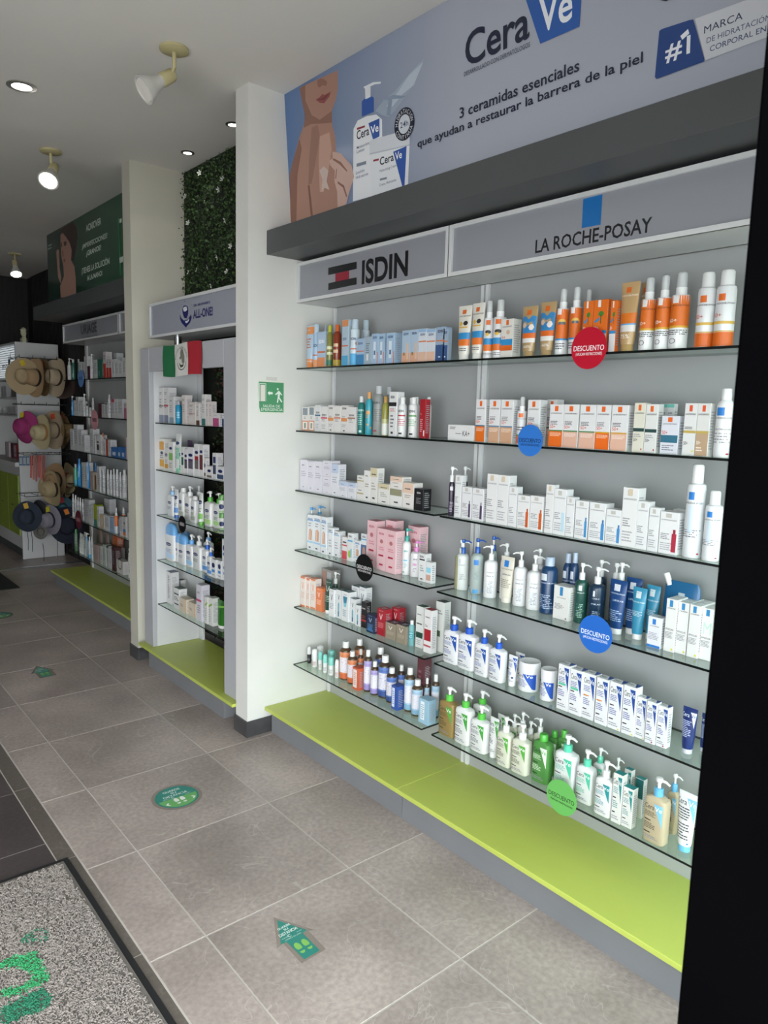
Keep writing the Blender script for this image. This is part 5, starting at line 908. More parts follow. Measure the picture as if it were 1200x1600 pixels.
'lrp_small_blue': ('small white carton with blue base stripe', 'd8d9de', '', None, [('r', .32, .76, .58, .94, '2a78c4'), ('T', 'LA ROCHE-POSAY', .15, .69, .85, .73, '5a5a60'), ('L', .08, .25, .85, .5, 5, '8a8a9a'), ('b', 0, .08, '2a78c4')]),
'lrp_efc': ('white cream carton with blue flag', 'd9d9d8', '', None, [('r', .30, .86, .62, .985, '2f7fb4'), ('T', 'LA ROCHE-POSAY', .1, .82, .9, .845, '4a4a50'), ('T', 'EFFACLAR', .06, .41, .85, .445, '2a2a30'), ('L', .06, .25, .8, .38, 5, '7a7a80'), ('e', .82, .05, .09, .022, 'cfc83c')]),
'lrp_efc_green': ('white cream carton with blue flag, pale green letter', 'd9d9d8', '', None, [('r', .30, .86, .62, .985, '2f7fb4'), ('T', 'M', .15, .50, .85, .75, 'b4d0c4'), ('T', 'EFFACLAR', .06, .41, .85, .445, '2a2a30'), ('L', .06, .25, .8, .38, 5, '7a7a80')]),
'cv_blue': ('white lotion pump bottle with blue triangle', 'dbdde0', '1f52b4', None, CV('1d4c9c', '5a6ea8')),
'cv_tube_blue': ('small white tube with blue triangle', 'd9dbde', 'dcdee0', None, CV('1d4c9c', '5a6ea8', extra=[('e', .7, .22, .12, .04, '23356a')])),
'cv_jar': ('wide white cream jar with blue triangle', 'dadcdf', 'dddee0', None, [('p', ((.30, .90), (.78, .90), (.78, .10), (.66, .10)), '1d4eac'), ('T', 'Cera', .04, .70, .34, .88, '23252c'), ('T', 'Ve', .42, .72, .66, .88, 'f4f6f8'), ('L', .06, .2, .5, .62, 6, '5a6ea8')]),
'cv_box_mint': ('white carton with blue triangle and mint pill', 'dadbdd', '', None, CV('1d4690', '4a5a98', extra=[('r', .08, .55, .72, .60, '58b896')])),
'cv_box_or': ('white carton with blue triangle and orange line', 'dadbdd', '', None, CV('1d4690', '4a5a98', extra=[('r', .08, .505, .55, .53, 'd8863a')])),
'cv_box': ('white carton with blue triangle and yellow dot', 'dadbdd', '', None, CV('1d4690', '4a5a98', extra=[('e', .85, .03, .07, .016, 'd8cc40')])),
'cv_box_red': ('white carton with blue triangle and red dot', 'dadbdd', '', None, CV('1d4690', '4a5a98', extra=[('e', .72, .04, .08, .018, 'a01c38')])),
'cv_navy': ('navy tube with white triangle, silver cap', '1a2d66', 'b8bcc4', None, [('p', ((.55, .93), (.9, .93), (.88, .48)), 'cfd5e2'), ('T', 'Cera', .1, .80, .52, .90, 'd4dae8'), ('T', 'Ve', .58, .80, .84, .90, '1a2d66'), ('L', .1, .3, .75, .72, 10, 'b0bcd8')]),
'cv_oil': ('clear amber cleanser bottle with green collar', 'a58c58', '58b848', None, CV('4f9a40', '4a4028')),
'cv_green': ('white cleanser bottle with green collar', 'd9dbda', '54b244', None, CV('3f9a3c', '5a6a70')),
'cv_tube_green': ('small white tube with green triangle', 'd9dbda', 'dcdedd', None, CV('3f9a3c', '5a6a70')),
'cv_clearwhite': ('milky cleanser bottle with white pump', 'cdcfbe', 'dcdedd', None, CV('4fa03c', '6a6a58')),
'cv_micellar': ('clear green micellar bottle with green cap', '5a9a50', '4ba83c', None, CV('d5e0d2', 'c8dcc4', '4f9a40')),
'cv_mint': ('white cleanser bottle with mint collar', 'd9dbdb', '58c0a0', None, CV('4cba98', '58b098')),
'cv_teal': ('white cleanser bottle with teal triangle', 'd9dbdb', 'dcdedd', None, CV('1d8a90', '4a90a0')),
'cv_box_teal': ('white carton with teal triangle', 'd6d6d2', '', '1d8080', CV('1d8080', '4a8890')),
'cv_box_teal_red': ('teal carton with red round flag', 'd0d2d0', '', '1d8080', [('b', .5, 1, '1d6060')]),
'cv_tan': ('tan cleanser bottle with sky blue collar', 'b5a78c', '62aad2', None, CV('7ab8d8', '4a463c')),
'cv_tube_sky': ('white tube with sky blue triangle and cap', 'dadcdd', '6cb4d8', None, [('p', ((.48, .93), (.93, .93), (.93, .45)), '7ab8dc'), ('T', 'Cera', .05, .79, .50, .90, '23252c'), ('T', 'Ve', .56, .79, .88, .90, 'f0f4f6'), ('L', .06, .5, .75, .75, 5, '2a2a30'), ('L', .06, .12, .75, .45, 6, '3a3a40'), ('e', .75, .06, .07, .02, '3a70b0')]),
'ord_greyfoot': ('white serum carton with grey blue foot', 'cfcfcf', '', None, ORD('747d94', [('b', .46, .50, '6a6058')])),
'ord_redfoot': ('white serum carton with pinkish red band', 'cfcfcf', '', None, ORD('747d94', [('b', .46, .52, 'b05058')])),
'ord_plain': ('plain pale serum carton', 'c6c7c6', '', None, ORD('7f98a8')),
'blue_drop': ('vivid blue bottle with clear cap', '1f87b0', 'a8a8b0', None, [('L', .3, .3, .7, .7, 4, '8ac8dc')]),
'ord_pink': ('pale pinkish carton with red top', 'cdc6c4', '', 'a84038', ORD()),
'ord_red': ('pale carton with orange red top edge', 'cbc5c2', '', 'b8452c', ORD(None, [('b', .47, .49, 'a02a2a')])),
'ord_brown': ('narrow pale carton with brown foot', 'cdcac6', '', None, ORD('5a3a30')),
'ord_tealfoot': ('tall pale carton with teal foot', 'cfcfcd', '', None, ORD('2f6a64')),
'ord_pinkfoot': ('small pale carton with magenta foot', 'cfcccd', '', None, [('L', .15, .80, .7, .88, 1, '44444a'), ('b', 0, .62, 'a84a78')]),
'ord_navy': ('small pale carton with navy foot', 'c9cccf', '', None, [('L', .15, .80, .7, .88, 1, '44444a'), ('b', 0, .6, '2a4468')]),
'cet_yellow': ('white and yellow carton with navy oval', 'd6d5cf', '', None, [('b', .65, .92, 'd0962c'), ('e', .5, .55, .32, .05, '1d2c60'), ('b', .1, .33, 'cf9a20'), ('L', .1, .36, .9, .5, 2, '8a8a90')]),
'cet_yellow2': ('narrow white carton with yellow block', 'd6d6d2', '', None, CE('8a8a90', 'c9962c')),
'cet_green': ('white carton with light green block', 'd6d7d4', '', None, [('e', .5, .78, .30, .05, '1d2c60'), ('r', .15, .38, .85, .62, '7ab05a'), ('L', .15, .1, .8, .3, 3, '8a8a90')]),
'cet_mint': ('tall white tube with mint lower half', 'd6dad8', '7cc4a4', None, [('e', .4, .76, .32, .05, '1d3c70'), ('b', .28, .62, '8cc8b0'), ('L', .15, .36, .7, .56, 4, 'd8e8e0')]),
'cet_mintbox': ('narrow mint white carton', 'cfd6d2', '', None, CE('8ab8a4', '7cc4a4')),
'cet_dkgreen': ('white carton with dark green block', 'd4d6d4', '', None, [('e', .5, .74, .32, .05, '1d2c60'), ('r', .15, .32, .85, .62, '1f6a4a')]),
'cet_purple': ('white carton with grey purple block', 'd4d4d6', '', None, [('e', .5, .72, .38, .06, '1d2c60'), ('r', .1, .22, .9, .58, '5f5a68'), ('r', .1, .52, .9, .58, '4a2a68')]),
'cet_purple_clear': ('clear bottle with purple cap parts', '8a6a9a', '5a3080', None, [('L', .2, .4, .8, .6, 2, 'b0a0c0')]),
'cet_red': ('white carton with red and grey block', 'd4d4d4', '', None, [('e', .5, .74, .38, .05, '1d2c60'), ('r', .1, .50, .9, .62, '9c2a30'), ('r', .1, .22, .9, .50, '6a6466')]),
'cet_brown': ('white carton with brown red block', 'd4d4d4', '', None, [('e', .5, .78, .36, .05, '1d2c60'), ('r', .1, .22, .9, .68, '6a3a3c')]),
'cet_small': ('small white carton with navy oval', 'd2d2d0', '', None, [('e', .5, .62, .3, .12, '1d2c60'), ('r', .1, .08, .9, .25, '6a5a54')]),
'cet_navy': ('white carton with tall navy block', 'd2d3d4', '', None, [('r', .15, .62, .75, .86, '2a3a68'), ('r', .1, .2, .8, .55, '3f4a60')]),
'cet_navy_small': ('small white carton with navy foot', 'd2d3d4', '', None, [('e', .5, .66, .34, .12, '1d2c60'), ('b', .1, .42, '3c506c')]),
'cet_bl': ('grey white bottle with dark blue cap', 'c4c8cc', '2a4f94', None, [('L', .2, .3, .8, .6, 3, '6a7080')]),
'cet_bluecap': ('white bottle with pale blue collar', 'd6d9da', '8fb8dc', None, CE('4a6a9a')),
'cet_tubeblue': ('white tube with blue cap', 'd6d9da', '2a5ca8', None, CE('4a6a9a', '5a8ac8')),
'cet_white': ('white bottle without pump', 'd8dad9', 'dcdedd', None, CE('5a6a50', 'a8b0a0')),
'cet_pump': ('white bottle with white pump', 'd8dad9', 'dcdedd', None, CE('5a6a50')),
'cet_tubegreen': ('white tube with green cap', 'd6d9d7', '5fae3c', None, CE('4a6a4a', '7ab85a')),
'cet_greenpump': ('white bottle with green collar', 'd8dad8', '4fa83a', None, CE('3a6a4a', 'a8d088')),
'cet_jar': ('white jar with green lid', 'd8dad8', '5c9a4a', None, [('e', .42, .5, .3, .22, '1d2c60'), ('b', .0, .12, '9ac888')]),
'cet_skycap': ('tall white bottle with big sky blue cap', 'dadcdd', '6ba6dc', None, CE('5a9ad0', 'b8d4ec')),
'cet_skycap_s': ('small white bottle with sky blue cap', 'dadcdd', '6ba6dc', None, CE('8a8a90')),
'cet_skypump': ('white bottle with sky blue collar', 'dadcdd', '6ba6dc', None, CE('4a80b8', '9cc8e8')),
'cet_blpump': ('white bottle with royal blue collar', 'dadcdd', '2462c0', None, CE('4a80b8', '5a90d0')),
'cet_soap': ('small white soap carton with blue patch', 'd8dada', '', None, [('e', .5, .68, .36, .14, '1d2c60'), ('r', .15, .30, .85, .45, '4a84c4'), ('L', .2, .1, .8, .22, 1, '9a9aa0')]),
'cet_soapbig': ('large white soap carton on top of others', 'd8dada', '', None, [('e', .4, .62, .3, .13, '1d2c60'), ('r', .1, .28, .6, .40, '5a7ab0')]),
'vert_grey': ('tall pale carton with vertical lettering', 'cfcfcf', '', '5a6a86', [('L', .3, .15, .7, .9, 14, '3a3a40')]),
'maroon_top': ('white carton with maroon top', 'cfcfcf', '', '4a2020', [('L', .2, .3, .8, .8, 6, '8a8a90')]),
'green_top': ('wide white carton with green top', 'd4d6d5', '', '2f4f44', [('r', .1, .70, .9, .76, '2a3a38'), ('L', .1, .4, .9, .6, 3, '4a5a58'), ('r', .1, .2, .9, .26, '2a3a38')]),
'orange_side': ('low beige carton with yellow side', 'cfc4b2', '', None, [('L', .15, .4, .6, .6, 2, '8a5a4a'), ('r', .93, 0, 1, 1, 'dc9a2a')]),
'acm_box': ('tall lilac carton with magenta band', 'cfcdd6', '', None, [('T', 'ACM', .15, .76, .6, .82, '2a2a34'), ('b', .54, .60, 'b0365c'), ('L', .2, .2, .8, .45, 4, '7a7a88')]),
'green_slash': ('white carton with lime slash', 'd4d6d2', '', None, [('p', ((.15, .72), (.9, .84), (.9, .76), (.15, .64)), '86ac3c'), ('L', .15, .1, .6, .6, 6, '9a9aa0')]),
'green_tube': ('glossy green tube with white cap', '2b6a22', 'dcdedc', None, [('p', ((.15, .76), (.85, .86), (.85, .78), (.15, .68)), '7ab850')]),
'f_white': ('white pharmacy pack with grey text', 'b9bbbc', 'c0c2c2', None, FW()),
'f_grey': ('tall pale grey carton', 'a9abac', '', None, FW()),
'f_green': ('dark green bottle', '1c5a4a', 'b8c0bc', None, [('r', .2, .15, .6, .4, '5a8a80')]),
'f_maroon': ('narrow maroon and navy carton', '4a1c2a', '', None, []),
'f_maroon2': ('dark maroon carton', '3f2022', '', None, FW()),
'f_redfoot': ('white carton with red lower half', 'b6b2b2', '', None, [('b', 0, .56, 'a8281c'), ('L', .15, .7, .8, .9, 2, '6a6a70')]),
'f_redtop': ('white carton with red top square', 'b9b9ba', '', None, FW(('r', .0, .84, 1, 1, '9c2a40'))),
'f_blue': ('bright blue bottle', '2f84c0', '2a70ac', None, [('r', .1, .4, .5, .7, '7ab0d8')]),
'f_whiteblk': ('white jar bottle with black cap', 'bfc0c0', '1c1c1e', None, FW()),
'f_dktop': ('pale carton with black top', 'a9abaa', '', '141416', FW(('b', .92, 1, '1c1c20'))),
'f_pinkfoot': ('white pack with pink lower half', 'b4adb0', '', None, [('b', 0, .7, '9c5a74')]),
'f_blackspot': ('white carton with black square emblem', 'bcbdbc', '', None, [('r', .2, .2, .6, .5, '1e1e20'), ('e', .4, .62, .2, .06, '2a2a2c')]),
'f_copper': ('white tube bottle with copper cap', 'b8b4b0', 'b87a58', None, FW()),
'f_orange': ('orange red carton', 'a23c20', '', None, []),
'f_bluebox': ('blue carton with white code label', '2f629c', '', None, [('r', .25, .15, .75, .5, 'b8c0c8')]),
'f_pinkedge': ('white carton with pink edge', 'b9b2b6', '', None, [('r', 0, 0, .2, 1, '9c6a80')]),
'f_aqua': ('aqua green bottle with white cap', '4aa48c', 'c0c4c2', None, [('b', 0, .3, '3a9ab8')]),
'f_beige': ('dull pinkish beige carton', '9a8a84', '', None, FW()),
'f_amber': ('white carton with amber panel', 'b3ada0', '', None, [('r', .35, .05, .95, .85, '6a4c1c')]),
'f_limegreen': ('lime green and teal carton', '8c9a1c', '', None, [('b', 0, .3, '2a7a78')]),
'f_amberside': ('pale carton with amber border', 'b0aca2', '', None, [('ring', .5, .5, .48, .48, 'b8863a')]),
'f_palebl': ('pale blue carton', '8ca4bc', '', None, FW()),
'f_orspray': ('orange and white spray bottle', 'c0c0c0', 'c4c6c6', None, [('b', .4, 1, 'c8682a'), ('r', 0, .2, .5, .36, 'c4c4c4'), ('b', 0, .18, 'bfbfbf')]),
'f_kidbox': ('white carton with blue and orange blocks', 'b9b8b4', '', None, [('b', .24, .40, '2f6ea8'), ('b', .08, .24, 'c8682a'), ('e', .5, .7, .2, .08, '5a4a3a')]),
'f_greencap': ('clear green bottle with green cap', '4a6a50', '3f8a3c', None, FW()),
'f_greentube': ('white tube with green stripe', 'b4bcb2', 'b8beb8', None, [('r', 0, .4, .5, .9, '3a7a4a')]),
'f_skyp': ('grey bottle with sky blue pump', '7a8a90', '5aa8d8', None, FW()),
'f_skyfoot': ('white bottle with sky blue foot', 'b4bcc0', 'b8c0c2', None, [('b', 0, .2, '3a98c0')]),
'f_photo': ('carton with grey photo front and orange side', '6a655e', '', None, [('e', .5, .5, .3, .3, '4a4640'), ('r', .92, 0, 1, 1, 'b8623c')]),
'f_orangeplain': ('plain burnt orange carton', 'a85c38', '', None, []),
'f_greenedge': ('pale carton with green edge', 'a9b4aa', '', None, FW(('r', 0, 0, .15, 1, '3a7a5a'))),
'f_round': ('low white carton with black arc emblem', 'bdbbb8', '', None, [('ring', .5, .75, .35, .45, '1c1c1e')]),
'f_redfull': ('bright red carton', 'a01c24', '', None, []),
}
TRANSLUCENT = {'clear_oil': .62, 'clear_blue': .75, 'cv_oil': .7, 'cv_micellar': .7, 'aqua_clear': .7, 'clear_silver': .7, 'cet_purple_clear': .5, 'blue_micellar': .9}
KINDNAME = {'C': ('carton', 'carton'), 'P': ('pump_bottle', 'bottle'), 'V': ('pump_bottle', 'bottle'), 'T': ('cream_tube', 'tube'), 'S': ('bottle', 'bottle'),
            'A': ('spray_can', 'spray can'), 'Y': ('spray_bottle', 'spray bottle'), 'J': ('cream_jar', 'jar'), 'R': ('roll_on_bottle', 'deodorant'), 'K': ('refill_pouch', 'pouch')}
NOPUMP = {'cet_skycap': 1, 'cet_skycap_s': 1, 'cet_white': 1, 'cv_micellar': 1}
ORDS = ['first', 'second', 'third', 'fourth', 'fifth', 'sixth', 'seventh', 'eighth', 'ninth', 'tenth', 'eleventh', 'twelfth', 'thirteenth', 'fourteenth', 'fifteenth',
        'sixteenth', 'seventeenth', 'eighteenth', 'nineteenth', 'twentieth', 'twenty-first', 'twenty-second', 'twenty-third', 'twenty-fourth', 'twenty-fifth']

def draw(p, els):
    for e in els:
        t = e[0]
        if t == 'b': p.rect(.0, e[1], 1.0, e[2], e[3])
        elif t == 'r': p.rect(*e[1:])
        elif t == 'p': p.poly(list(e[1]), e[2])
        elif t == 'T': p.text(*e[1:])
        elif t == 'L': p.lines(*e[1:])
        elif t == 'e': p.ellipse(*e[1:])
        elif t == 'ring': p.ring(e[1], e[2], e[3], e[4], .2, e[5])
PARTS = {}
def q(v, s): return max(s, round(v/s)*s)
def interp(rings, z):
    for a, b in zip(rings, rings[1:]):
        if a[0] <= z <= b[0] and b[0] > a[0]:
            t = (z-a[0])/(b[0]-a[0]); return [a[k]+(b[k]-a[k])*t for k in (1, 2)] + [a[3] if len(a) > 3 else 2]
    a = rings[-1]; return [a[1], a[2], a[3] if len(a) > 3 else 2]
def parts_for(K, st, w, h, d):
    """list of (part name, mesh) for one kind of pack; meshes shared by alike packs"""
    w, h, d = q(w, .002), q(h, .004), q(d, .002)
    key = (K, st, w, h, d)
    if key in PARTS: return PARTS[key]
    look, body, cap, top, els = ST[st]
    al = TRANSLUCENT.get(st, 1.0)
    mb_ = mat(body, .28 if K in 'PVSAYTK' else .42, 0, al)
    mc = mat(cap or 'd9dada', .3)
    white = mat('dfe0e0', .3)
    out = []
    r = w/2
    def P_(name, m, smooth=40): out.append((name, m.mesh(name, smooth)))
    if K == 'C':
        b = MB(); b.box(0, d, -r, r, 0, h, mb_)
        me = b.mesh('carton_body'); bm = bmesh.new(); bm.from_mesh(me)
        bmesh.ops.bevel(bm, geom=bm.edges[:], offset=.0007, segments=1, affect='EDGES'); 
        if top:
            me.materials.append(mat(top, .42))
            bm.faces.ensure_lookup_table()
            for f_ in bm.faces:
                if f_.normal.z > .9: f_.material_index = 1
        bm.to_mesh(me); bm.free(); out.append(('carton_body', me))
        p = Printing(lambda u, v, hh: (-hh, r*.97-u*w*.97, v*h*.985+h*.007), lift=.0003); draw(p, els)
        # small print on the side that faces the entrance
        p.f = lambda u, v, hh: (d*.08+u*d*.84, -r-hh, v*h)
        p.lines(.08, .12, .9, .86, max(3, int(h/.011)), '9a9b9f')
        if top and st.startswith('v_'): p.f = lambda u, v, hh: (d*u, r-w*v, h+hh); p.lines(.2, .3, .8, .7, 2, 'c8ccd0')
        if st.startswith('cv_box') and not top:
            p.f = lambda u, v, hh: (d*(1-v), r-w*u, h+hh); p.poly([(.55, .05), (.98, .05), (.98, .6), (.85, .95)], '1d4690'); p.text('CeraVe', .06, .35, .52, .75, '33363e')
        out.append(('label_print', p.mb.mesh('label_print')))
        PARTS[key] = out; return out
    n = 24
    if K in 'PV':
        cap_h = min(h*.30, .062 if h > .14 else h*.34); bh = h-cap_h
        if st in NOPUMP: cap_h = h*(.30 if 'sky' in st else .13); bh = h-cap_h
        rx = r if K == 'P' else d/2; e = 2.2 if K == 'P' else 4.5
        cr = min(max(.0105, w*.20), .017, rx*.8)
        rings = [(0, rx*.93, r*.93, e), (.003, rx, r, e), (bh*.88, rx, r, e), (bh*.94, rx*.96, r*.93, e), (bh*.985, rx*.72, r*.62, 3), (bh, cr*.9, cr*.9, 2)]
        if st in ('cet_skycap', 'cet_skycap_s'):
            rings = [(0, rx*.93, r*.93, 3), (.003, rx, r, 3), (bh, rx*.98, r*.98, 3)]
            b = MB(); b.loft(rings, mb_, n); P_('bottle_body', b)
            b = MB(); b.loft([(bh, rx, r, 3), (bh+cap_h*.55, rx*.97, r*.97, 3), (bh+cap_h*.85, rx*.75, r*.75, 2.5), (h, rx*.4, r*.4, 2)], mc, n); P_('cap', b)
        else:
            b = MB(); b.loft(rings, mb_, n); P_('bottle_body', b)
            if st == 'cv_micellar':
                b = MB(); b.loft([(bh-.002, cr*1.1, cr*1.1), (h-.002, cr*1.05, cr*1.05), (h, cr*.95, cr*.95)], mc, n); P_('cap', b)
            elif st == 'cet_white':
                b = MB(); b.loft([(bh-.001, rx*.7, r*.6, 2.5), (h-.002, rx*.6, r*.5, 2.5), (h, rx*.5, r*.42)], white, n); P_('cap', b)
            else:
                ch = cap_h*.42
                b = MB(); b.loft([(bh-.002, cr, cr), (bh+ch*.9, cr*.98, cr*.98), (bh+ch, cr*.8, cr*.8)], mc, n); P_('collar', b)
                hm = mc if cap in ('4f97cc', '2f9a92', 'cf84bc', '2456a4') else white
                b = MB(); b.loft([(bh+ch-.001, cr*.38, cr*.38), (h-cap_h*.26, cr*.36, cr*.36)], white, 12)
                hz = h-cap_h*.26
                wide = K == 'V'
                b.loft([(hz, cr*.55, cr*.6), (hz+cap_h*.1, cr*.75, cr*.8), (h-.001, cr*.6, cr*.7), (h, cr*.4, cr*.5)], hm, 14)
                s_ = -1
                if st in ('lrp_lotion', 'cv_clearwhite', 'cet_pump', 'cet_greenpump', 'clear_oil'): s_ = 1 if (int(h*1000) % 3) else -1
                ny = cr*.5; L_ = min(.030, w*.42+.006)
                b.tube([(0, s_*ny*.2, h-cap_h*.14), (0, s_*(ny+L_*.55), h-cap_h*.13), (0, s_*(ny+L_), h-cap_h*.24)], cr*.36, hm, 8, cr*.22)
                P_('pump_head', b)
        v0, v1 = .004, bh*.90
        surf = rings
    elif K == 'T':
        ch = h*.105
        b = MB(); b.loft([(0, .016*min(1, d/.036), r*.60), (ch-.002, .0165, r*.62), (ch, .015, r*.58)], mc, n); P_('cap', b)
        rings = [(ch, .017, r*.66), (ch+h*.05, .018, r*.72), (h*.35, .0165, r*.80), (h*.65, .011, r*.91), (h*.9, .004, r*.985), (h*.955, .0012, r), (h, .0012, r)]
        b = MB(); b.loft(rings, mb_, n); P_('tube_body', b)
        v0, v1 = ch, h*.97; surf = rings
    elif K == 'S':
        soap = st.startswith('soap')
        bh = h*.78
        cr = r*(.54 if soap else .58); nk = h*.85
        if st in ('lrp_bottle',): cr = r*.62
        rings = [(0, r*.92, r*.92), (.003, r, r), (bh*.97, r, r), (bh*1.03, r*.86, r*.86), (nk*.985, cr*1.02, cr*1.02), (nk, cr*.9, cr*.9)]
        b = MB(); b.loft(rings, mb_, n); P_('bottle_body', b)
        b = MB(); b.loft([(nk-.002, cr, cr), (h-.003, cr*.97, cr*.97), (h, cr*.85, cr*.85)], mc if cap else white, n); P_('cap', b)
        v0, v1 = .003, bh*.97; surf = rings
    elif K == 'A':
        bh = h*.80; cr = r*.74 if 'mist' not in st else r*.64
        rings = [(0, r*.95, r*.95), (.003, r, r), (bh*.93, r, r), (bh*.98, r*.93, r*.93), (bh, cr, cr)]
        b = MB(); b.loft(rings, mb_, n); P_('can_body', b)
        b = MB(); b.loft([(bh-.001, cr*.97, cr*.97), (h-.006, cr*.95, cr*.95), (h-.001, cr*.8, cr*.8), (h, cr*.6, cr*.6)], mat(cap, .25), n); P_('cap', b)
        v0, v1 = .003, bh*.95; surf = rings
    elif K == 'Y':
        bh = h*.70; cr = r*.60
        rings = [(0, r*.95, r*.95), (.003, r, r), (bh-.004, r, r), (bh, r*.9, r*.9)]
        b = MB(); b.loft(rings, mb_, n); P_('bottle_body', b)
        b = MB(); b.loft([(bh-.001, cr, cr), (bh+h*.10, cr*.98, cr*.98), (bh+h*.105, cr*.7, cr*.7), (h-.006, cr*.55, cr*.55), (h-.004, cr*.4, cr*.4)], white, n); P_('spray_head', b)
        b = MB(); b.loft([(bh+h*.10, cr*.96, cr*.96), (h-.006, cr*.92, cr*.92), (h-.0015, cr*.75, cr*.75), (h, cr*.5, cr*.5)], mat('e3e6e7', .1, 0, .5), n); P_('clear_cap', b)
        v0, v1 = .003, bh*.98; surf = rings
    elif K == 'J':
        bh = h*.70
        rings = [(0, r*.93, r*.93), (.003, r*.98, r*.98), (bh, r*.98, r*.98)]
        b = MB(); b.loft(rings, mb_, 32); P_('jar_body', b)
        b = MB(); b.loft([(bh, r, r), (h-.003, r, r), (h, r*.95, r*.95), (h-.001, r*.9, r*.9), (h-.002, r*.2, r*.2)], mc, 32); P_('lid', b)
        v0, v1 = .003, bh*.97; surf = rings
    elif K == 'R':
        bh = h*.55
        rings = [(0, r*.85, r*.85), (.002, r*.9, r*.9), (bh, r, r)]
        b = MB(); b.loft(rings, mb_, n); P_('bottle_body', b)
        b = MB(); b.loft([(bh, r, r), (h*.85, r*.98, r*.98), (h*.95, r*.82, r*.82), (h, r*.4, r*.4)], mc, n); P_('cap', b)
        v0, v1 = .003, bh*.97; surf = rings
    elif K == 'K':
        rings = [(0, d*.45, r*.92, 3), (h*.1, d*.5, r*.96, 3), (h*.5, d*.35, r, 3), (h*.85, d*.12, r*.98, 3), (h*.92, .002, r*.82, 3)]
        b = MB(); b.loft(rings, mb_, n); P_('pouch_body', b)
        b = MB(); b.tube([(0, r*.72, h*.84), (0, r*.98, h*1.0)], .010, white, 12); P_('spout', b)
        v0, v1 = h*.05, h*.85; surf = rings
    def f(u, v, hh):
        z = v0+v*(v1-v0); rx, ry, e = interp(surf, z)
        if K in 'VK':
            y = ry*.93*(1-2*u); t = 1-min(.999, abs(y/ry))**e; x = -rx*t**(1/e)
            return (x-hh, y, z)
        a = (u-.5)*PI*.92
        return (-(rx+hh)*math.cos(a), -(ry+hh)*math.sin(a), z)
    p = Printing(f, cols=14, lift=.0004); draw(p, els)
    if p.mb.v: out.append(('label_print', p.mb.mesh('label_print')))
    PARTS[key] = out
    return out

